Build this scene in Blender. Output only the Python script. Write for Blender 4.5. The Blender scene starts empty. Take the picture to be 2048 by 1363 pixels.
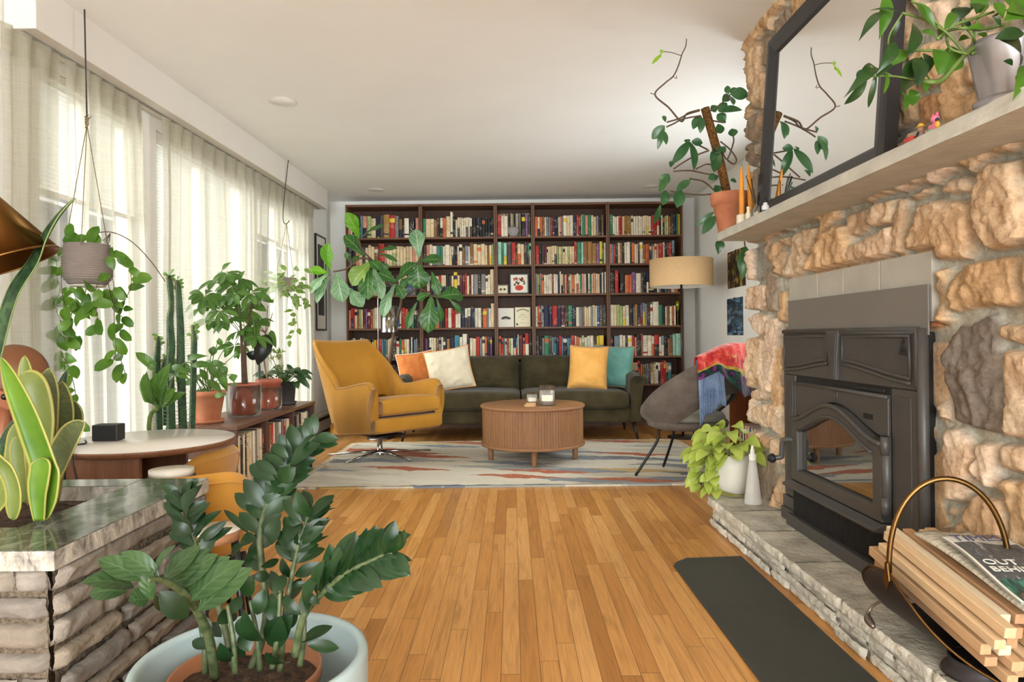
import bpy, math, random
import numpy as np
from mathutils import Vector, Matrix
R = random.Random(7)
SC = bpy.context.scene
COL = SC.collection
pi = math.pi
sin, cos = math.sin, math.cos
V = Vector
# ---- camera model: 24 mm lens, image taken as 2048 x 1363 ----
F = 2048 * 24 / 36
HC = 0.97
ROLL = math.radians(0.63)
CA, SA = cos(ROLL), sin(ROLL)
def ray(x, y):
    a = (x - 1024) / F; b = (672 - y) / F
    return V((a * CA + b * SA, 1, -a * SA + b * CA))
EYE = V((0, 0, HC))
def P(x, y, Y):
    return EYE + ray(x, y) * Y
def Pz(x, y, z):
    r = ray(x, y); return EYE + r * ((z - HC) / r.z)
def PX(x, y, X):
    r = ray(x, y); return EYE + r * (X / r.x)
TH = 0.0145                       # the fireplace wall is turned a little
RT = Matrix.Rotation(TH, 4, 'Z')
RTI = RT.inverted()
def PF(x, y, X):                  # point on the plane X' = X of the fireplace frame
    r = RTI @ ray(x, y); return EYE + r * (X / r.x)
def PFz(x, y, z):
    r = RTI @ ray(x, y); return EYE + r * ((z - HC) / r.z)
def PFY(x, y, Y):
    r = RTI @ ray(x, y); return EYE + r * (Y / r.y)

# ---- objects ----
MW = {}
def tag(o, label=None, cat=None, group=None, kind=None):
    if label: o['label'] = label
    if cat: o['category'] = cat
    if group: o['group'] = group
    if kind: o['kind'] = kind
    return o
def thing(name, loc, label, cat, group=None, M=None):
    o = bpy.data.objects.new(name, None); COL.objects.link(o)
    o.empty_display_size = 0.05
    m = (M if M is not None else Matrix()) @ Matrix.Translation(V(loc))
    o.matrix_world = m
    MW[o.name] = m.copy()
    return tag(o, label, cat, group)

class MB:
    def __init__(s):
        s.v = []; s.f = []; s.mi = []; s.uv = []; s.sm = []; s.col = None
    def add(s, vs, fs, mi=0, sm=True, uvs=None):
        b = len(s.v); s.v.extend([tuple(v) for v in vs])
        for k, f in enumerate(fs):
            s.f.append([b + i for i in f]); s.mi.append(mi); s.sm.append(sm)
            s.uv.append([uvs[i] for i in f] if uvs else None)
        return s
    def box(s, c, size, M=None, mi=0):
        hx, hy, hz = [q / 2 for q in size]
        vs = [V((x, y, z)) for z in (-hz, hz) for y in (-hy, hy) for x in (-hx, hx)]
        T = Matrix.Translation(V(c)) @ (M.to_4x4() if M is not None else Matrix())
        s.add([T @ v for v in vs], [(0, 2, 3, 1), (4, 5, 7, 6), (0, 1, 5, 4), (2, 6, 7, 3), (0, 4, 6, 2), (1, 3, 7, 5)], mi, False)
        return s
    def bx(s, x0, x1, y0, y1, z0, z1, mi=0):
        return s.box(((x0 + x1) / 2, (y0 + y1) / 2, (z0 + z1) / 2), (abs(x1 - x0), abs(y1 - y0), abs(z1 - z0)), None, mi)
    def lathe(s, prof, n=32, M=None, mi=0, sm=True):
        T = M if M is not None else Matrix()
        vs = []; fs = []
        for (r, z) in prof:
            for k in range(n):
                a = 2 * pi * k / n
                vs.append(T @ V((max(r, 1e-5) * cos(a), max(r, 1e-5) * sin(a), z)))
        for i in range(len(prof) - 1):
            for k in range(n):
                k2 = (k + 1) % n
                fs.append((i * n + k, i * n + k2, (i + 1) * n + k2, (i + 1) * n + k))
        return s.add(vs, fs, mi, sm)
    def tube(s, pts, r, n=8, mi=0, cap=True):
        pts = [V(p) for p in pts]; m = len(pts)
        rs = r if isinstance(r, (list, tuple)) else [r] * m
        vs = []; fs = []
        ref = None
        for i, p in enumerate(pts):
            d = (pts[min(i + 1, m - 1)] - pts[max(i - 1, 0)])
            if d.length < 1e-9: d = V((0, 0, 1))
            d.normalize()
            if ref is None:
                ref = d.cross(V((0, 0, 1)))
                if ref.length < 0.1: ref = d.cross(V((1, 0, 0)))
            u = ref - d * ref.dot(d)
            if u.length < 1e-6: u = d.orthogonal()
            u.normalize(); w = d.cross(u); ref = u
            for k in range(n):
                a = 2 * pi * k / n
                vs.append(p + (u * cos(a) + w * sin(a)) * rs[i])
        for i in range(m - 1):
            for k in range(n):
                k2 = (k + 1) % n
                fs.append((i * n + k, i * n + k2, (i + 1) * n + k2, (i + 1) * n + k))
        if cap:
            fs.append(tuple(range(n - 1, -1, -1))); fs.append(tuple(range((m - 1) * n, m * n)))
        return s.add(vs, fs, mi, True)
    def grid(s, nu, nv, fn, mi=0, sm=True, closeu=False, uv=True):
        vs = []; us = []; fs = []
        for j in range(nv):
            for i in range(nu):
                u = i / (nu if closeu else nu - 1); v = j / (nv - 1)
                vs.append(fn(u, v)); us.append((u, v))
        for j in range(nv - 1):
            for i in range(nu if closeu else nu - 1):
                i2 = (i + 1) % nu
                fs.append((j * nu + i, j * nu + i2, (j + 1) * nu + i2, (j + 1) * nu + i))
        return s.add(vs, fs, mi, sm, us if uv else None)
    def prism(s, poly, org, eu, ev, en, d, mi=0, sm=False):
        org, eu, ev, en = V(org), V(eu), V(ev), V(en); n = len(poly)
        a = [org + eu * p[0] + ev * p[1] for p in poly]
        b = [q + en * d for q in a]
        fs = [tuple(range(n - 1, -1, -1)), tuple(range(n, 2 * n))]
        fs += [(i, (i + 1) % n, n + (i + 1) % n, n + i) for i in range(n)]
        return s.add(a + b, fs, mi, sm)
    def build(s, name, mats, parent=None, M=None, bevel=0, sub=0, seg=2, solid=0, flat=None, wn=False):
        if not isinstance(mats, (list, tuple)): mats = [mats]
        me = bpy.data.meshes.new(name)
        vs = s.v; M0 = M if M is not None else Matrix()
        off = V((0, 0, 0))
        if parent is None:
            a = np.array(vs); lo = a.min(0); hi = a.max(0)
            off = V(((lo[0] + hi[0]) / 2, (lo[1] + hi[1]) / 2, lo[2]))
            vs = [(p[0] - off.x, p[1] - off.y, p[2] - off.z) for p in vs]
        me.from_pydata(vs, [], s.f)
        for m in mats: me.materials.append(m)
        me.polygons.foreach_set('material_index', s.mi)
        me.polygons.foreach_set('use_smooth', s.sm if flat is None else [not flat] * len(s.f))
        if any(u is not None for u in s.uv):
            l = me.uv_layers.new(name='UVMap'); dat = []
            for f, u in zip(s.f, s.uv):
                for k in range(len(f)):
                    dat.extend(u[k] if u else (0.5, 0.5))
            l.data.foreach_set('uv', dat)
        if s.col is not None:
            ca = me.color_attributes.new('Col', 'FLOAT_COLOR', 'POINT')
            ca.data.foreach_set('color', np.asarray(s.col, dtype=np.float32).ravel())
        me.validate(); me.update()
        o = bpy.data.objects.new(name, me); COL.objects.link(o)
        if parent is None:
            o.matrix_world = M0 @ Matrix.Translation(off); MW[o.name] = o.matrix_world.copy()
        else:
            pm = MW[parent.name]
            o.parent = parent; o.matrix_parent_inverse = pm.inverted() @ M0
            MW[o.name] = M0.copy()
        if bevel:
            b = o.modifiers.new('b', 'BEVEL'); b.width = bevel; b.segments = seg; b.limit_method = 'ANGLE'; b.angle_limit = 0.6
            b.harden_normals = False
        if solid:
            q = o.modifiers.new('so', 'SOLIDIFY'); q.thickness = solid; q.offset = 0
        if sub:
            q = o.modifiers.new('s', 'SUBSURF'); q.levels = sub; q.render_levels = sub
        return o

def smoothpath(pts, n=6):
    pts = [V(p) for p in pts]
    if len(pts) < 3: return pts
    out = []
    for i in range(len(pts) - 1):
        p0 = pts[max(i - 1, 0)]; p1 = pts[i]; p2 = pts[i + 1]; p3 = pts[min(i + 2, len(pts) - 1)]
        for k in range(n):
            t = k / n
            out.append(0.5 * ((2 * p1) + (p2 - p0) * t + (2 * p0 - 5 * p1 + 4 * p2 - p3) * t * t + (3 * p1 - p0 - 3 * p2 + p3) * t ** 3))
    out.append(pts[-1]); return out

# ---- materials ----
def lin(c):
    return tuple(((q / 255) / 12.92 if q / 255 <= 0.04045 else ((q / 255 + 0.055) / 1.055) ** 2.4) for q in c)
def rgba(c, k=1.0):
    l = lin(c); return (min(l[0] * k, 1), min(l[1] * k, 1), min(l[2] * k, 1), 1)
class NT:
    def __init__(s, name):
        s.m = bpy.data.materials.new(name); s.m.use_nodes = True
        s.t = s.m.node_tree; s.n = s.t.nodes; s.n.clear()
        s.out = s.n.new('ShaderNodeOutputMaterial')
    def new(s, k, **kw):
        q = s.n.new(k)
        for a, b in kw.items(): setattr(q, a, b)
        return q
    def l(s, a, b): s.t.links.new(a, b)
    def val(s, node, **kw):
        for a, b in kw.items(): node.inputs[a.replace('_', ' ')].default_value = b
        return node
    def coord(s, scale=(1, 1, 1), kind='Object', rot=(0, 0, 0)):
        tc = s.new('ShaderNodeTexCoord'); mp = s.new('ShaderNodeMapping')
        mp.inputs['Scale'].default_value = scale; mp.inputs['Rotation'].default_value = rot
        s.l(tc.outputs[kind], mp.inputs['Vector']); return mp.outputs['Vector']
    def noise(s, vec, scale, detail=4, rough=.55, dist=0):
        q = s.new('ShaderNodeTexNoise'); q.inputs['Scale'].default_value = scale
        q.inputs['Detail'].default_value = detail; q.inputs['Roughness'].default_value = rough; q.inputs['Distortion'].default_value = dist
        if vec: s.l(vec, q.inputs['Vector'])
        return q.outputs['Fac']
    def ramp(s, fac, stops, interp='LINEAR'):
        q = s.new('ShaderNodeValToRGB'); q.color_ramp.interpolation = interp
        e = q.color_ramp.elements
        while len(e) < len(stops): e.new(0.5)
        for a, (p, c) in zip(e, stops): a.position = p; a.color = c
        s.l(fac, q.inputs['Fac']); return q.outputs['Color']
    def math(s, op, a, b=None):
        q = s.new('ShaderNodeMath', operation=op)
        for i, x in enumerate((a, b)):
            if x is None: continue
            if isinstance(x, (int, float)): q.inputs[i].default_value = x
            else: s.l(x, q.inputs[i])
        return q.outputs[0]
    def mix(s, fac, a, b, blend='MIX'):
        q = s.new('ShaderNodeMix', data_type='RGBA', blend_type=blend)
        for sock, x in ((q.inputs[0], fac), (q.inputs[6], a), (q.inputs[7], b)):
            if isinstance(x, (int, float)): sock.default_value = x
            elif isinstance(x, tuple): sock.default_value = x
            else: s.l(x, sock)
        return q.outputs[2]
    def bump(s, h, strength, dist=0.01):
        q = s.new('ShaderNodeBump'); q.inputs['Strength'].default_value = strength; q.inputs['Distance'].default_value = dist
        s.l(h, q.inputs['Height']); return q.outputs['Normal']
    def bsdf(s, color, rough=.5, metal=0, spec=.5, normal=None, sheen=0, trans=0, ior=1.45, coat=0):
        q = s.new('ShaderNodeBsdfPrincipled')
        if isinstance(color, tuple): q.inputs['Base Color'].default_value = color
        else: s.l(color, q.inputs['Base Color'])
        if isinstance(rough, (int, float)): q.inputs['Roughness'].default_value = rough
        else: s.l(rough, q.inputs['Roughness'])
        q.inputs['Metallic'].default_value = metal
        q.inputs['Specular IOR Level'].default_value = spec
        q.inputs['Sheen Weight'].default_value = sheen
        q.inputs['Transmission Weight'].default_value = trans
        q.inputs['IOR'].default_value = ior
        q.inputs['Coat Weight'].default_value = coat
        if normal: s.l(normal, q.inputs['Normal'])
        return q.outputs['BSDF']
    def done(s, sh):
        s.l(sh, s.out.inputs['Surface']); return s.m

def mat(name, c, rough=.5, var=.12, vs=6, bump=0, bs=60, bd=.004, metal=0, spec=.5, sheen=0, c2=None, stretch=(1, 1, 1), kind='Object', coat=0, detail=4):
    t = NT(name); vec = t.coord(stretch, kind)
    if var or c2:
        f = t.noise(vec, vs, detail)
        col = t.ramp(f, [(.3, rgba(c, 1 - var)), (.7, rgba(c2) if c2 else rgba(c, 1 + var))])
    else: col = rgba(c)
    nrm = t.bump(t.noise(vec, bs, 3), bump, bd) if bump else None
    return t.done(t.bsdf(col, rough, metal, spec, nrm, sheen, coat=coat))
def wood(name, c1, c2, axis=0, rough=.45, fine=1.0, spec=.4):
    st = [14, 14, 14]; st[axis] = .8
    t = NT(name); vec = t.coord(tuple(q * fine for q in st))
    f = t.noise(vec, 3.0, 6, .6, .6)
    v2 = t.coord(tuple(q * fine * 5 for q in st)); g = t.noise(v2, 4, 3)
    col = t.ramp(f, [(.28, rgba(c1)), (.72, rgba(c2))])
    col = t.mix(.35, col, t.ramp(g, [(.3, rgba(c1, .7)), (.7, rgba(c2))]))
    return t.done(t.bsdf(col, rough, 0, spec, t.bump(g, .15, .002)))
def glassy(name, tint=(1, 1, 1, 1), mixf=.12, rough=.02):
    t = NT(name)
    tr = t.new('ShaderNodeBsdfTransparent'); tr.inputs['Color'].default_value = tint
    gl = t.new('ShaderNodeBsdfGlossy'); gl.inputs['Roughness'].default_value = rough
    lw = t.new('ShaderNodeLayerWeight'); lw.inputs['Blend'].default_value = .25
    f = t.math('ADD', t.math('MULTIPLY', lw.outputs['Fresnel'], .6), mixf * .4)
    m = t.new('ShaderNodeMixShader'); t.l(f, m.inputs[0]); t.l(tr.outputs[0], m.inputs[1]); t.l(gl.outputs[0], m.inputs[2])
    return t.done(m.outputs[0])
def leafmat(name, c1, c2, vein, trans=.35, rough=.35, edge=None, band=None, veins=9, spec=.5, und=None):
    t = NT(name)
    uv = t.new('ShaderNodeUVMap'); sp = t.new('ShaderNodeSeparateXYZ'); t.l(uv.outputs[0], sp.inputs[0])
    u = t.math('ABSOLUTE', t.math('SUBTRACT', sp.outputs[0], .5))
    f = t.noise(t.coord((1, 1, 1)), 9, 3)
    col = t.ramp(f, [(.3, rgba(c1)), (.7, rgba(c2))])
    if band:   # cross banding of snake plants
        mp = t.new('ShaderNodeMapping'); mp.inputs['Scale'].default_value = (1.6, 26, 1); t.l(uv.outputs[0], mp.inputs['Vector'])
        col = t.mix(t.math('MULTIPLY', t.math('GREATER_THAN', t.noise(mp.outputs[0], 1.2, 3), .5), .55), col, rgba(band))
    if veins:
        w = t.math('SINE', t.math('MULTIPLY', t.math('SUBTRACT', sp.outputs[1], t.math('MULTIPLY', u, .55)), 2 * pi * veins))
        vm = t.math('MULTIPLY', t.math('GREATER_THAN', w, .86), .35)
        col = t.mix(vm, col, rgba(vein))
        mid = t.math('MULTIPLY', t.math('LESS_THAN', u, .028), .75)
        col = t.mix(mid, col, rgba(vein))
        nrm = t.bump(w, .12, .003)
    else: nrm = None
    if edge:
        col = t.mix(t.math('GREATER_THAN', u, edge[1]), col, rgba(edge[0]))
    if und:
        g = t.new('ShaderNodeNewGeometry'); col = t.mix(t.math('MULTIPLY', g.outputs['Backfacing'], .7), col, rgba(und))
    a = t.bsdf(col, rough, 0, spec, nrm)
    tl = t.new('ShaderNodeBsdfTranslucent')
    t.l(t.mix(1.0, col, (1.0, 1.0, .55, 1), 'MULTIPLY'), tl.inputs['Color'])
    m = t.new('ShaderNodeMixShader'); m.inputs[0].default_value = trans
    t.l(a, m.inputs[1]); t.l(tl.outputs[0], m.inputs[2])
    return t.done(m.outputs[0])

PROF = {
    'ell': lambda s: max(0, sin(pi * min(1, s * 1.0))) ** .75,
    'ov': lambda s: max(0, sin(pi * s ** .72)) ** .8,
    'lan': lambda s: max(0, sin(pi * s ** .8)) ** 1.15,
    'obov': lambda s: max(0, sin(pi * s ** 1.35)) ** .8,
    'fid': lambda s: max(0, sin(pi * s ** 1.25)) ** .55 * (.78 + .22 * cos(2 * pi * (s - .72))) if s > .02 else .05,
    'heart': lambda s: max(0, sin(pi * (.12 + .88 * s) ** .62)) ** .75,
    'sans': lambda s: (.5 + .5 * min(1, s / .45)) * (1 if s < .7 else max(0, 1 - ((s - .7) / .3) ** 1.7)) ** .8,
    'strap': lambda s: (min(1, s / .12) ** .5) * (1 if s < .5 else max(0, 1 - ((s - .5) / .5) ** 2.2)),
    'round': lambda s: max(0, 1 - (2 * s - 1) ** 2) ** .5,
}
def leaf(mb, b, t, w, nrm=None, prof='ell', bend=.12, fold=.18, n=9, mi=0, wave=0, cols=5, droop=0):
    b, t = V(b), V(t); ax = t - b; L = ax.length
    if L < 1e-5: return
    if nrm is None: nrm = V((0, -1, .45))
    side = ax.cross(V(nrm))
    if side.length < 1e-5: side = ax.orthogonal()
    side.normalize(); up = side.cross(ax).normalized()
    pf = PROF[prof]; vs = []; us = []; fs = []
    for i in range(n):
        s = i / (n - 1)
        p = b + ax * s + up * (bend * L * sin(pi * s)) + V((0, 0, -droop * L * s * s))
        hw = max(w / 2 * pf(s), w * .012)
        for k in range(cols):
            q = 2 * k / (cols - 1) - 1
            wv = wave * w * sin(s * 17 + k) * abs(q)
            vs.append(p + side * (hw * q) + up * (fold * hw * abs(q) + wv)); us.append(((q + 1) / 2, s))
    for i in range(n - 1):
        for k in range(cols - 1):
            a = i * cols + k; fs.append((a, a + 1, a + cols + 1, a + cols))
    mb.add(vs, fs, mi, True, us)
def rv(s=1.0):
    return V((R.uniform(-s, s), R.uniform(-s, s), R.uniform(-s, s)))
WORLD_S, SUN_S, REAR_W, SIDE_W, EXPO = .4, 15, 420, 62, .45
# ================= camera =================
cd = bpy.data.cameras.new('camera'); cam = bpy.data.objects.new('camera', cd); COL.objects.link(cam)
cd.lens = 24; cd.sensor_width = 36; cd.clip_start = .02; cd.shift_y = -9.5 / 2048
r_ = V((CA, 0, -SA)); u_ = V((SA, 0, CA)); b_ = V((0, -1, 0))
cam.matrix_world = Matrix(((r_.x, u_.x, b_.x, EYE.x), (r_.y, u_.y, b_.y, EYE.y), (r_.z, u_.z, b_.z, EYE.z), (0, 0, 0, 1)))
SC.camera = cam
vsn = SC.view_settings
vsn.view_transform = 'Standard'; vsn.look = 'None'; vsn.gamma = 1; vsn.exposure = EXPOSURE = 0.0
vsn.use_curve_mapping = False

# ================= materials =================
m_wall = mat('wall_paint', (232, 230, 224), .85, .02, 3, .1, 220, .001)
m_ceil = mat('ceiling_paint', (240, 240, 237), .9, .02, 2, .12, 90, .001)
m_trim = mat('trim_paint', (226, 222, 214), .55, .02, 3)
m_soffit = mat('soffit_paint', (214, 208, 199), .7, .02, 3)
def floor_mat():
    t = NT('oak_floor')
    tc = t.new('ShaderNodeTexCoord'); sp = t.new('ShaderNodeSeparateXYZ'); t.l(tc.outputs['Object'], sp.inputs[0])
    x, y = sp.outputs[0], sp.outputs[1]
    W = .0572
    row = t.math('FLOOR', t.math('DIVIDE', x, W))
    wn = t.new('ShaderNodeTexWhiteNoise', noise_dimensions='1D'); t.l(row, wn.inputs['W'])
    ys = t.math('ADD', y, t.math('MULTIPLY', wn.outputs['Value'], 5.0))
    seg = t.math('FLOOR', t.math('DIVIDE', ys, .95))
    cv = t.new('ShaderNodeCombineXYZ'); t.l(row, cv.inputs[0]); t.l(seg, cv.inputs[1])
    wn2 = t.new('ShaderNodeTexWhiteNoise', noise_dimensions='3D'); t.l(cv.outputs[0], wn2.inputs['Vector'])
    tone = wn2.outputs['Value']
    fx = t.math('FRACT', t.math('DIVIDE', x, W)); fy = t.math('FRACT', t.math('DIVIDE', ys, .95))
    ex = t.math('MINIMUM', fx, t.math('SUBTRACT', 1.0, fx)); ey = t.math('MINIMUM', fy, t.math('SUBTRACT', 1.0, fy))
    gap = t.math('MAXIMUM', t.math('LESS_THAN', ex, .016), t.math('LESS_THAN', ey, .0013))
    gv = t.new('ShaderNodeCombineXYZ')
    t.l(t.math('ADD', t.math('MULTIPLY', x, 16.0), t.math('MULTIPLY', tone, 37.0)), gv.inputs[0])
    t.l(t.math('MULTIPLY', y, 1.1), gv.inputs[1]); t.l(t.math('MULTIPLY', tone, 50.0), gv.inputs[2])
    n1 = t.noise(gv.outputs[0], 2.2, 5, .62, 1.2)
    gv2 = t.new('ShaderNodeCombineXYZ'); t.l(t.math('MULTIPLY', x, 170.0), gv2.inputs[0]); t.l(t.math('MULTIPLY', y, 6.0), gv2.inputs[1]); t.l(tone, gv2.inputs[2])
    n2 = t.noise(gv2.outputs[0], 1.0, 3)
    base = t.ramp(tone, [(0, rgba((172, 116, 54))), (.35, rgba((196, 138, 70))), (.7, rgba((208, 152, 84))), (1, rgba((218, 166, 100)))])
    grain = t.ramp(n1, [(.3, (.60, .55, .50, 1)), (.5, (.98, .97, .96, 1)), (.75, (1.1, 1.08, 1.05, 1))])
    col = t.mix(.8, base, grain, 'MULTIPLY')
    col = t.mix(.35, col, t.ramp(n2, [(.35, (.62, .56, .5, 1)), (.6, (1.06, 1.05, 1.04, 1))]), 'MULTIPLY')
    worn = t.noise(t.coord((1, 1, 1)), 1.3, 4)
    col = t.mix(t.math('MULTIPLY', worn, .25), col, rgba((208, 152, 92)))
    col = t.mix(t.math('MULTIPLY', gap, .75), col, rgba((66, 40, 20)))
    h = t.math('SUBTRACT', t.math('MULTIPLY', n2, .12), gap)
    rg = t.math('ADD', t.math('MULTIPLY', worn, .22), .22)
    return t.done(t.bsdf(col, rg, 0, .45, t.bump(h, .25, .002)))
m_floor = floor_mat()

# ================= shell =================
YB, YF = 7.56, -4.0        # back wall, open rear end
XL, XR, ZC = -2.0, 2.03, 2.46
mb = MB(); mb.bx(XL - .15, XR + .15, YF, YB + .1, -.12, 0); o = mb.build('floor', m_floor); tag(o, kind='structure')
def zceil(x, y):       # the old plaster ceiling sags a little towards the window side near the camera
    return ZC + .02 - .085 * max(0, min(1, (.6 - x) / 2.5)) * max(0, min(1, (7.0 - y) / 4.2))
mb = MB(); mb.grid(24, 50, lambda u, v: V((XL - .15 + (XR - XL + .3) * u, YF + (YB + .1 - YF) * v, zceil(XL - .15 + (XR - XL + .3) * u, YF + (YB + .1 - YF) * v))), uv=False)
for f in range(len(mb.f)): mb.f[f] = mb.f[f][::-1]
mb.bx(XL - .15, XR + .15, YF, YB + .1, ZC + .03, ZC + .12); tag(mb.build('ceiling', m_ceil), kind='structure')
mb = MB(); mb.bx(XL - .15, XR + .15, YB, YB + .12, 0, ZC + .025); tag(mb.build('wall_back', m_wall), kind='structure')
RW = (3.78, 5.6, .95, 2.28)      # added side window, unseen behind the chimney, to light the back of the room
mb = MB(); mb.bx(XR, XR + .12, YF, RW[0], 0, ZC + .025); mb.bx(XR, XR + .12, RW[1], YB, 0, ZC + .025); mb.bx(XR, XR + .12, RW[0], RW[1], 0, RW[2]); mb.bx(XR, XR + .12, RW[0], RW[1], RW[3], ZC + .025); tag(mb.build('wall_right', m_wall), kind='structure')
# left wall with three tall windows
WIN = [(2.90, 3.72), (3.86, 5.24), (5.38, 6.58)]; WZ0, WZ1 = .16, 2.16
mb = MB()
mb.bx(XL - .15, XL, YF, YB, 0, WZ0); mb.bx(XL - .15, XL, YF, YB, WZ1, ZC + .025)
ys = [YF] + [q for w in WIN for q in w] + [YB]
for k in range(0, len(ys), 2): mb.bx(XL - .15, XL, ys[k], ys[k + 1], WZ0, WZ1)
tag(mb.build('wall_left', m_wall), kind='structure')
m_glass = glassy('window_glass', (1, 1, 1, 1), .1)
for k, (a, b) in enumerate(WIN):
    e = bpy.data.objects.new('window_%d' % (k + 1), None); COL.objects.link(e); e.location = (XL - .09, (a + b) / 2, WZ0); e['kind'] = 'structure'
    MW[e.name] = Matrix.Translation(e.location)
    f = MB(); w = .045; x0, x1 = XL - .12, XL - .06
    f.bx(x0, x1, a, a + w, WZ0, WZ1); f.bx(x0, x1, b - w, b, WZ0, WZ1); f.bx(x0, x1, a + w, b - w, WZ0, WZ0 + w); f.bx(x0, x1, a + w, b - w, WZ1 - w, WZ1)
    c = (a + b) / 2; f.bx(x0, x1, c - .02, c + .02, WZ0 + w, WZ1 - w)
    f.build('frame', m_trim, e, bevel=.004)
    g = MB(); g.bx(XL - .094, XL - .09, a + w, c - .02, WZ0 + w, WZ1 - w); g.bx(XL - .094, XL - .09, c + .02, b - w, WZ0 + w, WZ1 - w)
    g.build('pane', m_glass, e)
e = bpy.data.objects.new('window_4', None); COL.objects.link(e); e.location = (XR + .08, 4.7, RW[2]); e['kind'] = 'structure'; MW[e.name] = Matrix.Translation(e.location)  # added window out of view, frames the opening for the side fill
f = MB(); w = .05; x0, x1 = XR + .05, XR + .11; a, b, c, d = RW
f.bx(x0, x1, a, a + w, c, d); f.bx(x0, x1, b - w, b, c, d); f.bx(x0, x1, a + w, b - w, c, c + w); f.bx(x0, x1, a + w, b - w, d - w, d); f.bx(x0, x1, (a + b) / 2 - .02, (a + b) / 2 + .02, c + w, d - w); f.build('frame', m_trim, e, bevel=.004)
g = MB(); g.bx(XR + .078, XR + .082, a + w, (a + b) / 2 - .02, c + w, d - w); g.bx(XR + .078, XR + .082, (a + b) / 2 + .02, b - w, c + w, d - w); g.build('pane', m_glass, e)
# soffit above the windows
SX = -1.87
mb = MB(); vs_ = [(x, y, z) for y, zb_, in ((2.70, 2.208), (6.98, 2.285)) for z in (zb_, ZC + .025) for x in (XL + .002, SX)]
mb.add(vs_, [(0, 1, 3, 2), (4, 6, 7, 5), (0, 4, 5, 1), (2, 3, 7, 6), (0, 2, 6, 4), (1, 5, 7, 3)], 0, False)
tag(mb.build('trim_1', m_soffit, bevel=.004), kind='structure')
mb = MB(); mb.tube([V((-1.938, 2.72, 2.204)), V((-1.938, 6.9, 2.279))], .0065, 6)
o = mb.build('curtain_track', mat('track_grey', (120, 116, 106), .4, 0), bevel=.002); tag(o, 'slim grey ceiling track that the sheer curtains hang from, under the white soffit', 'curtain track')
# baseboard heater on the far left
mb = MB(); mb.bx(XL + .005, XL + .07, 5.75, 7.5, .03, .20); mb.bx(XL + .005, XL + .085, 5.75, 7.5, .175, .205)
t_ = thing('baseboard_heater', (XL + .04, 6.6, 0), 'long low baseboard heater along the left wall behind the yellow armchair', 'heater')
mb.build('casing', mat('heater_paint', (186, 180, 170), .5, .03), t_, bevel=.006)
mb = MB(); mb.bx(XL + .02, XL + .06, 5.76, 7.49, .0, .03); mb.bx(XL + .075, XL + .088, 5.76, 7.49, .145, .168); mb.build('vent_slot', mat('vent_black', (30, 28, 27), .6, 0), t_)
# baseboards
mb = MB(); mb.bx(XL + .002, XR - .002, YB - .015, YB - .001, 0, .1); tag(mb.build('baseboard_back', m_trim, bevel=.003), kind='structure')
mb = MB(); mb.bx(XR - .015, XR - .001, 3.66, YB - .016, 0, .1); tag(mb.build('baseboard_right', m_trim, bevel=.003), kind='structure')
# flush ceiling discs
m_disc = mat('speaker_disc', (236, 234, 229), .9, .02); m_ring = mat('speaker_ring', (214, 210, 202), .7, .0)
for (x, y, nm) in ((565, 195, 'white flush ceiling speaker disc above the window side, the nearer one'), (752, 383, 'white flush ceiling disc near the top of the bookcase, left of centre'), (1302, 377, 'white flush ceiling disc near the top of the bookcase, right of centre')):
    p = Pz(x, y, ZC); p.z = zceil(p.x, p.y) - .0005; r = .085
    e = thing('ceiling_disc', (p.x, p.y, p.z - .004), nm, 'ceiling speaker', 'flush ceiling discs')
    MB().lathe([(0, -.0022), (r - .006, -.0022), (r - .004, -.001), (r - .004, 0)], 40, Matrix.Translation(p)).build('grille', m_disc, e)
    MB().lathe([(r - .004, -.001), (r - .003, -.003), (r, -.003), (r, 0)], 40, Matrix.Translation(p)).build('ring', m_ring, e)

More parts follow.
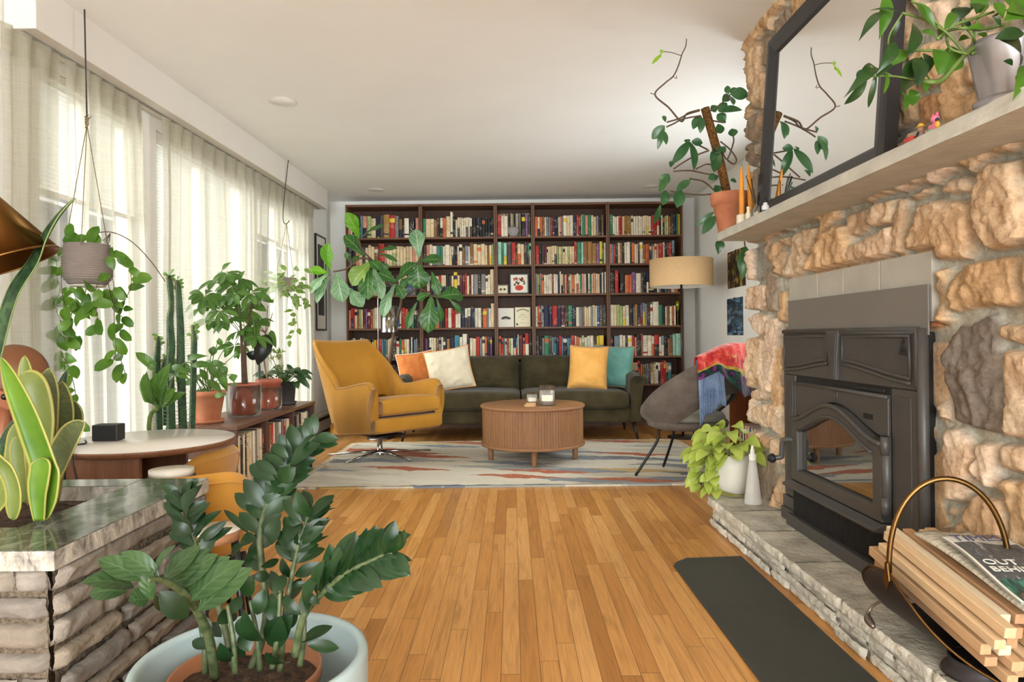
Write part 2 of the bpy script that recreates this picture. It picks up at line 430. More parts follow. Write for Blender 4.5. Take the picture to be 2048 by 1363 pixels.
# ================= fireplace wall (one relief mesh) =================
XS = 1.315                      # mortar plane, fireplace frame
def tr(z0, sc, pts): return [(z0[0] + a / sc, z0[1] + b / sc) for a, b in pts]
A_ = lambda *p: tr((1490, 300), 4.26, p)
B_ = lambda *p: tr((1780, 260), 4.545, p)
D_ = lambda *p: tr((1840, 780), 3.894, p)
E_ = lambda *p: tr((1470, 470), 4.13, p)
F_ = lambda *p: tr((1470, 780), 5.246, p)
G_ = lambda *p: tr((1480, 0), 3.17, p)
H_ = lambda *p: tr((1640, 0), 4.26, p)
C_ = lambda *p: tr((1840, 500), 4.543, p)
tan1, tan2, tan3, pnk, gry, drk, brn, org = (200, 174, 144), (188, 160, 130), (210, 188, 162), (212, 190, 168), (146, 144, 134), (122, 112, 103), (146, 130, 113), (202, 170, 132)
STONES = [
 (A_((8, 850), (60, 835), (65, 960), (50, 1100), (10, 1120)), pnk, .05), (A_((90, 840), (210, 800), (225, 960), (170, 1110), (85, 1110)), gry, .012),
 (A_((235, 790), (285, 760), (340, 880), (335, 960), (310, 1100), (285, 1060), (225, 930)), tan2, .04), (A_((290, 745), (375, 725), (370, 800), (345, 825)), tan1, .035),
 (A_((420, 700), (460, 690), (495, 800), (500, 990), (450, 1110), (370, 1130), (320, 1080), (350, 930)), tan3, .045), (A_((500, 670), (635, 640), (570, 800), (545, 900), (500, 880)), tan1, .035),
 (A_((740, 625), (830, 630), (885, 830), (880, 1010), (800, 1080), (640, 1110), (490, 1110), (530, 930), (640, 740)), org, .06), (A_((865, 545), (1035, 480), (1040, 690), (900, 750)), tan2, .025),
 (A_((1050, 500), (1250, 405), (1240, 640), (1090, 680), (1040, 610)), tan1, .045), (A_((890, 800), (1100, 710), (1230, 640), (1235, 850), (1165, 1010), (890, 1040), (870, 930)), pnk, .05),
 (A_((1290, 410), (1350, 390), (1365, 560), (1320, 990), (1255, 1000), (1260, 620)), tan3, .035),
 (B_((175, 580), (350, 500), (380, 560), (185, 660)), tan1, .03), (B_((450, 560), (560, 450), (690, 415), (750, 450), (740, 580), (500, 580)), tan3, .035),
 (B_((220, 690), (400, 630), (690, 660), (720, 900), (690, 1150), (560, 1170), (160, 1200), (130, 1100)), tan1, .045),
 (B_((820, 350), (920, 280), (1130, 250), (1190, 560), (1218, 620), (1218, 980), (1060, 1060), (880, 1085), (790, 980), (740, 800), (750, 600)), tan1, .055),
 (C_((270, 200), (420, 90), (640, 60), (870, 30), (905, 130), (900, 480), (800, 510), (640, 520), (400, 555), (270, 550), (245, 450), (255, 300)), (190, 158, 120), .035),
 ([(1906, 650), (1937, 645), (1963, 632), (1983, 632), (1992, 698), (1994, 733), (1999, 800), (2000, 865), (1979, 867), (1937, 849), (1907, 842), (1898, 800), (1890, 740), (1886, 710)], drk, .035),
 ([(1992, 652), (2090, 640), (2090, 690), (2001, 685)], tan1, .035), ([(2007, 700), (2070, 704), (2085, 800), (2075, 872), (2005, 866), (2003, 790)], tan3, .04),
 (D_((175, 290), (250, 275), (330, 350), (395, 500), (390, 700), (330, 870), (240, 875), (190, 820), (165, 600)), pnk, .045), (D_((415, 385), (560, 400), (580, 620), (560, 760), (480, 740), (400, 640)), pnk, .04),
 (D_((620, 390), (740, 385), (850, 400), (870, 640), (700, 620), (620, 540)), tan3, .04), (D_((205, 900), (300, 920), (240, 990)), tan1, .02),
 (D_((400, 810), (600, 830), (640, 1100), (660, 1280), (220, 1290), (230, 1130), (330, 980)), tan2, .04), (D_((620, 660), (810, 700), (900, 900), (890, 1363), (680, 1290), (640, 1000)), org, .04),
 (E_((85, 420), (260, 410), (265, 600), (90, 635), (78, 520)), pnk, .05), (E_((305, 250), (355, 350), (350, 640), (275, 630), (265, 400)), brn, .035), (E_((360, 470), (415, 450), (420, 700), (370, 725)), org, .035),
 (E_((100, 670), (145, 670), (130, 780), (95, 820)), pnk, .04), (E_((150, 650), (270, 640), (260, 790), (210, 830), (140, 790)), pnk, .035),
 (E_((85, 850), (200, 830), (240, 850), (215, 1180), (100, 1285), (78, 1200)), tan3, .055), (E_((270, 690), (350, 680), (345, 850), (330, 1000), (300, 1300), (220, 1360), (200, 1310), (230, 1000)), pnk, .045),
 (E_((340, 940), (400, 900), (400, 1440), (320, 1400), (315, 1100)), org, .03), (E_((110, 1290), (200, 1250), (210, 1360), (105, 1363)), pnk, .03),
 (F_((125, 60), (190, 80), (195, 200), (190, 350), (112, 350), (108, 200)), pnk, .045), (F_((220, 150), (330, 120), (490, 190), (470, 470), (330, 410), (210, 340), (190, 230)), tan3, .05),
 (F_((165, 430), (250, 430), (265, 510), (240, 590), (170, 570)), tan3, .05), (F_((280, 450), (370, 500), (350, 630), (280, 590)), tan2, .045), (F_((390, 510), (510, 580), (510, 780), (440, 800), (360, 680)), tan3, .05),
 (F_((240, 600), (360, 700), (440, 830), (420, 1000), (380, 1150), (290, 1160), (230, 900)), brn, .02), (F_((440, 900), (500, 860), (500, 1220), (430, 1180), (410, 1050)), tan2, .045),
 (F_((400, 0), (510, 0), (500, 150), (390, 110)), org, .03), (F_((490, 180), (515, 200), (515, 500), (480, 540)), tan3, .03),
 (G_((60, 340), (105, 250), (130, 300), (120, 620), (80, 690), (45, 640), (40, 450)), tan1, .06), (G_((150, 210), (230, 240), (200, 300), (170, 420), (130, 400)), brn, .03), (G_((230, 120), (310, 20), (300, 230), (230, 250)), brn, .03),
 (G_((318, -20), (470, -60), (470, 80), (308, 220)), org, .04), (G_((130, 430), (165, 440), (210, 570), (195, 760), (150, 690), (120, 560)), tan1, .045), (G_((75, 710), (140, 690), (160, 770), (100, 900), (60, 900), (45, 830)), brn, .06),
 (G_((60, 940), (120, 880), (125, 980), (70, 1070), (45, 1020)), brn, .055), (G_((140, 840), (185, 800), (180, 990), (135, 1000)), brn, .04), (G_((42, 1100), (80, 1080), (75, 1200), (45, 1180)), brn, .05), (G_((180, 330), (235, 260), (225, 400), (210, 560), (178, 450)), tan1, .035),
 (H_((1030, 690), (1220, 560), (1240, 800), (1220, 1040), (1080, 1100), (1030, 900)), org, .045), (H_((1230, 520), (1330, 470), (1350, 700), (1250, 760)), tan1, .04), (H_((850, 830), (1020, 760), (1020, 950), (860, 1100)), (172, 134, 98), .03),
 (H_((870, 20), (1100, 0), (1090, 150), (1000, 280), (900, 250)), pnk, .04), (H_((1200, 170), (1300, 20), (1500, 60), (1440, 200), (1250, 250)), tan3, .04), (H_((1260, 800), (1360, 750), (1370, 980), (1250, 1030)), org, .04),
]
HX, HZ = 1.038, .147
YE, Y0F = 3.50, .35            # far edge and near end of the chimney breast
_TB = {}
def valnoise(x, y, seed):
    tb = _TB.get(seed)
    if tb is None: tb = _TB[seed] = np.random.RandomState(seed).rand(256, 256)
    xi = np.floor(x).astype(int); yi = np.floor(y).astype(int); fx = x - xi; fy = y - yi
    fx = fx * fx * (3 - 2 * fx); fy = fy * fy * (3 - 2 * fy)
    a = tb[xi % 256, yi % 256]; b = tb[(xi + 1) % 256, yi % 256]; c = tb[xi % 256, (yi + 1) % 256]; d = tb[(xi + 1) % 256, (yi + 1) % 256]
    return (a * (1 - fx) + b * fx) * (1 - fy) + (c * (1 - fx) + d * fx) * fy
def fbm(x, y, f, o, seed):
    s = 0; a = 1; n = 0
    for k in range(o):
        s = s + a * valnoise(x * f + 17 * k, y * f + 31 * k, seed + k); n += a; a *= .55; f *= 2.05
    return s / n
def polysdf(px, py, poly):
    d = np.full(px.shape, 1e9); ins = np.zeros(px.shape, bool); n = len(poly)
    for i in range(n):
        ax, ay = poly[i]; bx, by = poly[(i + 1) % n]
        ex, ey = bx - ax, by - ay; wx, wy = px - ax, py - ay
        t = np.clip((wx * ex + wy * ey) / (ex * ex + ey * ey + 1e-12), 0, 1)
        d = np.minimum(d, (wx - t * ex) ** 2 + (wy - t * ey) ** 2)
        c = ((ay <= py) & (by > py)) | ((by <= py) & (ay > py))
        with np.errstate(divide='ignore', invalid='ignore'):
            ins ^= c & (px < ex * (py - ay) / (ey + 1e-12) + ax)
    d = np.sqrt(d); return np.where(ins, d, -d)
def stone_wall():
    step = .0085
    ny = int((YE - Y0F) / step) + 1; nz = int(ZC / step) + 1
    yy = np.linspace(Y0F, YE, ny); zz = np.linspace(HZ + .002, ZC + .024, nz)
    Yg, Zg = np.meshgrid(yy, zz)
    wy = Yg + (fbm(Yg, Zg, 9, 3, 5) - .5) * .03; wz = Zg + (fbm(Yg, Zg, 9, 3, 15) - .5) * .03
    hgt = np.zeros_like(Yg); col = np.zeros(Yg.shape + (3,)); best = np.full(Yg.shape, -1e9)
    mort = np.array(lin((176, 175, 163)))
    col[:] = mort
    nlow = fbm(Yg, Zg, 7, 4, 40); nhi = fbm(Yg, Zg, 38, 4, 60); nstr = fbm(Yg * 3 + nlow, Zg * .9, 11, 4, 80)
    nrid = 1 - np.abs(2 * fbm(Yg * 1.3 + nlow * .3, Zg * .8 + nlow * .2, 8, 4, 90) - 1) ** .8 * 1.0; nrid = np.round(nrid * 7) / 7 * .55 + nrid * .45
    polys = []
    for (pp, c, h) in STONES:
        q = [PF(x, y, XS - h * .8) for x, y in pp]
        polys.append(([(a.y, a.z) for a in q], c, h))
    def put(sd, c, h, k):
        nonlocal hgt, col, best
        m = np.clip((sd + .003) / .013, 0, 1); m = m * m * (3 - 2 * m)
        dome = 1 - np.exp(-np.maximum(sd, 0) / .05)
        hh = m * h * (.78 + .16 * dome) + m * ((nlow - .5) * .018 + (nrid - .5) * .034 + (nhi - .5) * .010) * min(1, h / .035)
        up = hh > hgt
        tint = (.86 + .34 * nlow + .30 * (nstr - .5) + .30 * (nhi - .5))[..., None]
        sc = np.array(lin(c)) * tint
        warm = np.clip((fbm(Yg, Zg, 5, 3, 200 + k) - .45) * 2, 0, .5)[..., None]
        sc = sc * (1 - warm) + np.array(lin((192, 154, 114))) * tint * warm if c not in (gry, drk) else sc
        mm = (np.clip((sd + .001) / .006, 0, 1) * up)[..., None]
        col = col * (1 - mm) + sc * mm
        hgt = np.where(up, hh, hgt); best = np.maximum(best, sd)
    for k, (pl, c, h) in enumerate(polys): put(polysdf(wy, wz, pl), c, h, k)
    # cover the rest of the wall with stones of the same kind
    rs = np.random.RandomState(3); seeds = []
    for i in range(2500):
        y, z = rs.uniform(Y0F, YE - .03), rs.uniform(0, ZC)
        j = min(ny - 1, int((y - Y0F) / step)), min(nz - 1, max(0, int((z - HZ) / (ZC - HZ) * (nz - 1))))
        if best[j[1], j[0]] > -.075: continue
        if all((y - a) ** 2 + ((z - b) * .9) ** 2 > .17 ** 2 for a, b in seeds): seeds.append((y, z))
    if seeds:
        S = np.array(seeds); d1 = np.full(Yg.shape, 9.); d2 = np.full(Yg.shape, 9.); idx = np.zeros(Yg.shape, int)
        for k, (a, b) in enumerate(seeds):
            d = np.sqrt((wy - a) ** 2 + (wz - b) ** 2)
            cl = d < d1
            d2 = np.where(cl, d1, np.minimum(d2, d)); idx = np.where(cl, k, idx); d1 = np.where(cl, d, d1)
        vs = np.minimum((d2 - d1) / 2 - .016, -best - .022)
        cols = [tan1, tan2, tan3, pnk, org, brn]
        b0 = best.copy()
        for k in range(len(seeds)):
            put(np.where(idx == k, np.minimum(vs, -b0 - .022), -1), cols[rs.randint(6)], rs.uniform(.03, .05), 400 + k)
    mr = (fbm(Yg, Zg, 30, 4, 300) - .5)
    flat = hgt < .004
    hgt = hgt + np.where(flat, mr * .010, 0); col = np.where(flat[..., None], col * (1 + mr * .35)[..., None], col)
    # recess for the stove insert: cut the relief back so the casting stands in front
    r = (Yg > 1.98) & (Yg < 3.07) & (Zg < 1.23)
    hgt = np.where(r, np.minimum(hgt, .006), hgt)
    X = XS - hgt
    Yo = Yg.copy()
    edge = np.clip((Yg - (YE - .05)) / .05, 0, 1)      # ragged far corner follows the stones
    Yo = Yo + edge * (hgt - .035) * .9
    vs = np.stack([X, Yo, Zg], -1).reshape(-1, 3)
    mb = MB(); mb.v = [tuple(p) for p in vs]
    fs = [(j * ny + i, (j + 1) * ny + i, (j + 1) * ny + i + 1, j * ny + i + 1) for j in range(nz - 1) for i in range(ny - 1)]
    cl = np.concatenate([col.reshape(-1, 3), np.ones((ny * nz, 1))], 1)
    # return side at the far end, back to the right wall
    nside = 24; b0 = len(mb.v); xs = np.linspace(0, 1, nside); sv = []; sc = []
    for j in range(nz):
        x0, y0 = X[j, -1], Yo[j, -1]
        for i in range(1, nside):
            s = xs[i]; sv.append((x0 + (2.10 - x0) * s, y0 + (valnoise(np.array(s * 6.), np.array(zz[j] * 9), 9) - .5) * .04 * (1 - s), zz[j])); sc.append(list(col[j, -1] * (1 - .0 * s)) + [1])
    mb.v += sv; cl = np.concatenate([cl, np.array(sc)], 0)
    for j in range(nz - 1):
        for i in range(nside - 1):
            a = (j * ny + ny - 1) if i == 0 else b0 + j * (nside - 1) + i - 1
            c = ((j + 1) * ny + ny - 1) if i == 0 else b0 + (j + 1) * (nside - 1) + i - 1
            fs.append((a, c, b0 + (j + 1) * (nside - 1) + i, b0 + j * (nside - 1) + i))
    mb.f = fs; mb.mi = [0] * len(fs); mb.sm = [True] * len(fs); mb.uv = [None] * len(fs); mb.col = cl
    t = NT('fieldstone')
    at = t.new('ShaderNodeAttribute'); at.attribute_name = 'Col'
    vec = t.coord((1, 1, 1))
    n = t.noise(vec, 70, 6, .7); n2 = t.noise(vec, 16, 5, .6)
    c = t.mix(.75, at.outputs['Color'], t.ramp(n, [(.3, (.60, .55, .50, 1)), (.55, (1.02, 1, .98, 1)), (.75, (1.2, 1.17, 1.12, 1))]), 'MULTIPLY')
    c = t.mix(.55, c, t.ramp(n2, [(.33, (.72, .62, .52, 1)), (.55, (1, 1, 1, 1)), (.7, (1.1, 1.1, 1.12, 1))]), 'MULTIPLY')
    m = t.done(t.bsdf(c, .9, 0, .2, t.bump(t.math('ADD', n, t.math('MULTIPLY', n2, 1.5)), .55, .006)))
    o = mb.build('wall_fireplace', m, None, RT); tag(o, kind='structure'); return o
stone_wall()

# ---- hearth ----
def hearth():
    t_ = thing('hearth', (1.2, 2.3, 0), 'raised grey stone hearth running along the foot of the fieldstone fireplace', 'hearth', M=RT)
    m_top = mat('bluestone', (160, 153, 137), .8, .22, 7, .7, 45, .008, c2=(204, 197, 180)); m_side = mat('ledge_stone', (196, 188, 172), .85, .25, 9, .7, 40, .01, c2=(222, 214, 198))
    rr = random.Random(4)
    # slabs of the top, butted
    ys = [.35, .75, 1.18, 1.62, 2.02, 2.44, 2.83, 3.16, 3.47]
    mb = MB()
    for a, b in zip(ys[:-1], ys[1:]):
        mb.grid(8, 10, lambda u, v, a=a, b=b: V((HX + .0 + u * (XS - HX + .02) + (fbm(np.array(v * 3 + a * 5), np.array(.5), 2, 3, 2) - .5) * .02 * (1 - u), a + .0025 + v * (b - a - .005), HZ - .0 + (fbm(np.array(u * 2 + a), np.array(v * 2 + b), 3, 3, 3) - .5) * .006)))
        mb.bx(HX + .003, XS, a + .003, b - .003, HZ - .045, HZ - .004)
    mb.build('slab', m_top, t_, RT)
    MB().bx(HX + .07, 2.02, .36, 3.47, .0, HZ - .047).build('core', m_side, t_, RT)
    MB().bx(XS + .001, 2.0, .36, 3.47, HZ - .046, HZ - .001).build('back_slab', m_top, t_, RT)
    mb = MB(); z = 0
    def face(y0, y1, z0, z1, dx):
        nu, nv = max(5, int((y1 - y0) / .012)), 7; sd = rr.randrange(400)
        def fn(u, v):
            e = min(u, 1 - u) * (y1 - y0); f = min(v, 1 - v) * (z1 - z0)
            o = .010 * (1 - math.exp(-e / .004)) * (1 - math.exp(-f / .003)) + .018 * (float(fbm(np.array(u * (y1 - y0) * 22 + sd), np.array(v * 1.2 + sd), 2, 4, 7)) - .5)
            return V((HX + dx - o, y0 + (y1 - y0) * u, z0 + (z1 - z0) * v))
        mb.grid(nu, nv, lambda u, v: fn(1 - u, v), uv=False)
    for h in (.034, .036, .032):
        y = .36
        while y < 3.44:
            e = min(y + rr.uniform(.14, .40), 3.47); face(y, e - .003, z, z + h - .002, rr.uniform(.018, .042)); y = e
        z += h
    y = .36
    while y < 3.44:
        e = min(y + rr.uniform(.3, .5), 3.47); face(y, e - .002, HZ - .045, HZ - .001, .006); y = e
    mb.build('ledge_course', m_side, t_, RT)
    mb = MB(); mb.bx(HX + .03, 2.02, 3.462, 3.475, 0, HZ - .002); mb.bx(HX + .045, HX + .07, .36, 3.46, 0, HZ - .047); mb.build('end_face', m_side, t_, RT)
hearth()
# ---- mantel ----
MZ0, MZ1, MXF = 1.437, 1.480, 1.095
def mantel():
    m = mat('mantel_stone', (190, 188, 178), .75, .12, 10, .35, 60, .004)
    mb = MB(); n = 60
    def ring(u, v):
        y = .35 + (3.44 - .35) * u
        j = (fbm(np.array(y * 8), np.array(v * 3.), 4, 3, 21) - .5) * .010
        pts = [(MXF + j, MZ1), (MXF + j * .6, MZ0 + .002), (XS, MZ0), (XS, MZ1)]
        k = v * 4; i = int(k) % 4; f = k - int(k)
        a, b = pts[i], pts[(i + 1) % 4]
        return V((a[0] + (b[0] - a[0]) * f, y, a[1] + (b[1] - a[1]) * f))
    mb.grid(n, 17, ring, sm=False, uv=False)
    mb.f += [[0 * n + n - 1 + n * q for q in range(16)], [n * q for q in range(15, -1, -1)]]; mb.mi += [0, 0]; mb.sm += [False, False]; mb.uv += [None, None]
    o = mb.build('mantel_shelf', m, None, RT); tag(o, 'long grey stone mantel shelf across the fieldstone chimney', 'mantel shelf')
mantel()
# hearth rug / black floor pad
def pad():
    pts = [(1347, 1130), (1353, 1124), (1372, 1116), (1470, 1112)]
    q = [PFz(x, y, .006) for x, y in pts]
    near = .75
    xl = q[0].x; xr = HX - .012
    poly = [(xl, near), (xr, near), (xr, q[3].y), (q[2].x, q[2].y), (xl + .02, q[1].y), (xl, q[0].y)]
    mb = MB(); mb.prism(poly, (0, 0, .001), (1, 0, 0), (0, 1, 0), (0, 0, 1), .008)
    o = mb.build('hearth_pad', mat('pad_black', (58, 58, 52), .6, .12, 4, .12, 260, .001), None, RT, bevel=.003)
    tag(o, 'matte black pad with cut corners on the oak floor in front of the hearth', 'floor mat')
pad()
# ================= bookcases =================
m_wal = wood('walnut_dark', (80, 52, 34), (116, 78, 52), 2, .5)
m_walh = wood('walnut_dark_h', (86, 57, 38), (126, 86, 58), 0, .5)
m_back = wood('walnut_back', (60, 38, 25), (84, 56, 38), 2, .6)
YBK = 7.28; SCB = F / YBK
BX0 = -1.765
BAYS = [(BX0, BX0 + .8), (BX0 + .8, BX0 + 1.6), (BX0 + 1.6, BX0 + 2.0), (BX0 + 2.0, BX0 + 2.8), (BX0 + 2.8, BX0 + 3.6)]
BAYN = ['leftmost bookcase', 'second bookcase from the left', 'narrow middle bookcase', 'fourth bookcase from the left', 'rightmost bookcase']
SHZ = [2.035, 1.735, 1.42, 1.068, .745, .447, .10]   # upper faces, from the top shelf down
ZT = 2.39
def bookcase(k):
    a, b = BAYS[k]; a += .001; b -= .001
    lab = ['dark walnut bookcase at the far left, partly behind the fiddle leaf fig',
           'dark walnut bookcase second from the left, above the pale pillow',
           'narrow dark walnut bookcase in the middle, holding framed pictures and certificates',
           'dark walnut bookcase fourth from the left, above the yellow pillow',
           'dark walnut bookcase at the far right, partly behind the drum shade lamp'][k]
    t_ = thing('bookcase', ((a + b) / 2, YBK + .14, 0), lab, 'bookcase', 'five bookcases along the back wall')
    y0, y1 = YBK, YBK + .272
    for x in (a, b - .018):
        MB().bx(x, x + .018, y0, y1, 0, ZT).build('side_panel', m_wal, t_, bevel=.0015)
    MB().bx(a + .0185, b - .0185, y0 + .002, y1, ZT - .024, ZT).build('top_panel', m_walh, t_, bevel=.0015)
    MB().bx(a + .0185, b - .0185, y1 - .008, y1, .0, ZT - .025).build('back_panel', m_back, t_)
    for z in SHZ:
        MB().bx(a + .0185, b - .0185, y0 + .004, y1 - .009, z - .02, z).build('shelf', m_walh, t_, bevel=.0015)
    MB().bx(a + .0185, b - .0185, y0 + .02, y0 + .035, 0, SHZ[-1] - .021).build('plinth', m_walh, t_)
for k in range(5): bookcase(k)

# ================= books =================
PAL = {'w': ((218, 207, 184), 'cream white'), 'c': ((214, 190, 150), 'tan'), 'k': ((34, 32, 33), 'black'), 'g': ((128, 124, 120), 'grey'),
       'd': ((70, 60, 56), 'dark brown'), 'r': ((170, 44, 38), 'red'), 'o': ((198, 102, 58), 'orange'), 'p': ((206, 138, 116), 'salmon pink'),
       'm': ((92, 36, 42), 'maroon'), 'y': ((214, 184, 60), 'yellow'), 'G': ((52, 118, 82), 'green'), 'L': ((156, 172, 112), 'pale green'),
       't': ((66, 122, 130), 'teal'), 'b': ((62, 92, 134), 'blue'), 'n': ((38, 40, 62), 'navy'), 'v': ((122, 84, 124), 'violet'),
       'B': ((128, 88, 54), 'brown'), 'O': ((152, 112, 56), 'ochre'), 's': ((118, 132, 146), 'slate blue'), 'a': ((150, 192, 174), 'mint green')}
def bookmat(key):
    c, nm = PAL[key]
    t = NT('cloth_' + nm.replace(' ', '_'))
    tc = t.new('ShaderNodeTexCoord'); oi = t.new('ShaderNodeObjectInfo')
    ad = t.new('ShaderNodeVectorMath', operation='ADD'); t.l(tc.outputs['Object'], ad.inputs[0])
    cb = t.new('ShaderNodeCombineXYZ'); t.l(t.math('MULTIPLY', oi.outputs['Random'], 91.0), cb.inputs[0]); t.l(t.math('MULTIPLY', oi.outputs['Random'], 37.0), cb.inputs[2]); t.l(cb.outputs[0], ad.inputs[1])
    n = t.noise(ad.outputs[0], 8, 3)
    col = t.ramp(n, [(.3, rgba(c, .82)), (.7, rgba(c, 1.12))])
    # small printed title marks, broken up the way spine lettering reads from across a room
    mp = t.new('ShaderNodeMapping'); mp.inputs['Scale'].default_value = (120, 1, 62); t.l(ad.outputs[0], mp.inputs['Vector'])
    s1 = t.noise(mp.outputs[0], 1.0, 1); mp2 = t.new('ShaderNodeMapping'); mp2.inputs['Scale'].default_value = (6, 1, 9); t.l(ad.outputs[0], mp2.inputs['Vector'])
    s2 = t.noise(mp2.outputs[0], 1.0, 1)
    f = t.math('MULTIPLY', t.math('MULTIPLY', t.math('GREATER_THAN', s1, .56), t.math('GREATER_THAN', s2, .54)), .45)
    dark = sum(c) > 330
    col = t.mix(f, col, rgba((60, 48, 42) if dark else (214, 202, 180)))
    return t.done(t.bsdf(col, .55, 0, .35))
BM = {k: bookmat(k) for k in PAL}
m_page = mat('book_pages', (224, 212, 188), .8, .1, 40, stretch=(30, 1, 1))
PALK = list(PAL)
BMATS = [BM[k] for k in PALK] + [m_page]
ROWS = {
 (0, 0): "p44 w35 k34 r34 G44 k24 t46 p66 L66 c74 n35 n35 d76 O97 r86 g66 B54 k35 w74 k84 _2 p54",
 (0, 1): "d55 k55 p45 c54 d44 w44 c45 c54 B54 r86 p44 w34 c55 L54 c54 c54 c44 c44 c44 p44 c54",
 (0, 2): "d65 n55 r54 w54 k65 g55 c64 n54 o54 k55 d65 m55 w44 c44 c44 b73 g44 k54",
 (0, 3): "p34 r45 r35 c54 B34 L34 c34 m54 v34 m54 r44 L34 w85 w55 k34 w34 k55 g54 w65 k54 b55 w35 r65 o54 k55 G54 k54 d54",
 (0, 4): "k45 g35 w25 g25 k45 d35 w35 n54 m64 n44 _2 k34 y44 o54 r44 s34 t44 g34 w44 c35 d76 w53 G44 o44 c44 w54 k34 w25 k34 s34 g34 k44",
 (0, 5): "m54 b65 t65 b55 k65 k55 n55 k65 d55 m54 k65 d55 b54 k55",
 (1, 0): "G54 c84 c74 B53 d34 k34 w54 o64 c75 w58 k45 w43 c44 w34 w44 w44 w44 w34 w44 _1 k64 k64 k54 k64 k54 k54 k54",
 (1, 1): "d75 p65 w55 w94 t74 G44 w54 w95 c44 w34 k44 k44 w34 w65 B63 s74 w34 B76 c75 c85 c75 c54 B44 c54 L45",
 (1, 2): "d64 c54 k54 d44 w64 r44 c84 k55 d54 c44 y66 c44 m54 m44 r45 c44 m44 w34 g95 k65 g85 w44 w44 c78",
 (1, 3): "G54 d54 n54 d55 b75 d54 k44 r64 w64 r44 r33 w54 w44 n75 w54 w54 n75 w64 w64 k24 o74 s34 w44 c67",
 (1, 4): "m45 v34 k34 w45 w45 c55 B54 g55 w35 d54 k35 O64 n95 t96 w65 w87 m55 w64 c74 r75 g44 w55 o55 k55 v45 _5",
 (2, 0): "r76 w55 w75 _25 k76 v56 d56",
 (2, 1): "a76 G46 a66 d96 r76 B34 c65 c65 d66 G45 w35",
 (2, 4): "o55 r44 g34 w34 r44 L44 w44 n55 t34 w26 m76 o44 r77 k67",
 (3, 0): "o54 c54 o54 B44 c44 s44 g44 r44 d34 n44 k44 w34 p34 g44 w75 c65 w65 n65 r55 B54 w25 G65 p65 G65 c55 c54 g54 k54 B35 n36 _2",
 (3, 1): "r74 k54 d44 m54 w23 c43 c33 c43 c43 L43 c43 L33 c43 c53 L33 c43 c43 r56 G86 a46 B86 O86 O85 v65 y56 G35 w35",
 (3, 2): "g45 L34 O34 g35 o54 w54 w44 w44 w44 B44 w54 w44 n44 w36 c44 B44 p44 d44 B44 w34 o64 c54 w44 w34 G44 p54 w44 k44 w34 G44 c34 p65 c44 c44 n44 w35 d34 w35",
 (3, 3): "w35 o35 r35 s35 w25 n95 n65 r95 n65 m65 d65 G75 n65 w64 g64 g44 c44 c44 w44 s34 c55 w35 b55 d65 d65",
 (3, 4): "d65 k65 g54 G95 d55 g34 t34 t34 n54 r65 s34 n85 t44 b44 r75 w45 o54 c54 L55 w64 w65 w65 d65 y55 y95 _6",
 (4, 0): "G65 w44 w44 w44 r54 r34 c44 O44 O34 O44 O34 w54 w54 w54 w44 w44 w44 c44 c54 w54 r64 r54 r54 k44 w34 k44 L44 c34 B64 d65 n65 G45 y45",
 (4, 1): "p44 s44 r44 k44 c55 B45 k45 w55 w75 k35 o65 c44 w34 d34 w75 B34 o34 o44 o34 n44 s34 c33 c44 p54 r74 w45 k44 d35 r75 s56 _12",
 (4, 2): "k75 r56 _2 k75 o63 o43 v65 w74 d45 k45 n35 k85 k45 w34 g34 k55 t44 m54 p54 o54 k45",
 (4, 3): "w65 c55 L55 L55 c54 w65 k75 g34 O55 n54 v45 s46 g46 d66 w55 wA7 G75 k54 w34 B54 w44 o44 w34 _9",
 (4, 4): "d44 _2 s95 w55 w45 d44 w75 r45 p34 k75 B36 w95 w75 w44 r75 w44 s54 k54 _1 B83 a55 a96",
 (4, 5): "d54 k54 b54 g54 d54 n54 d44 o44 L45 L55 p55 r56 o44 B44 G44 v44 d34 O55 c34 w34 w45 w45 r65 r56 p45 t75 _20",
}
ORD = ('first second third fourth fifth sixth seventh eighth ninth tenth eleventh twelfth thirteenth fourteenth fifteenth sixteenth seventeenth eighteenth nineteenth '
       'twentieth twenty-first twenty-second twenty-third twenty-fourth twenty-fifth twenty-sixth twenty-seventh twenty-eighth twenty-ninth thirtieth '
       'thirty-first thirty-second thirty-third thirty-fourth thirty-fifth thirty-sixth thirty-seventh thirty-eighth thirty-ninth fortieth').split()
SHN = ['top shelf', 'second shelf down', 'third shelf down', 'fourth shelf down', 'fifth shelf down', 'sixth shelf down']
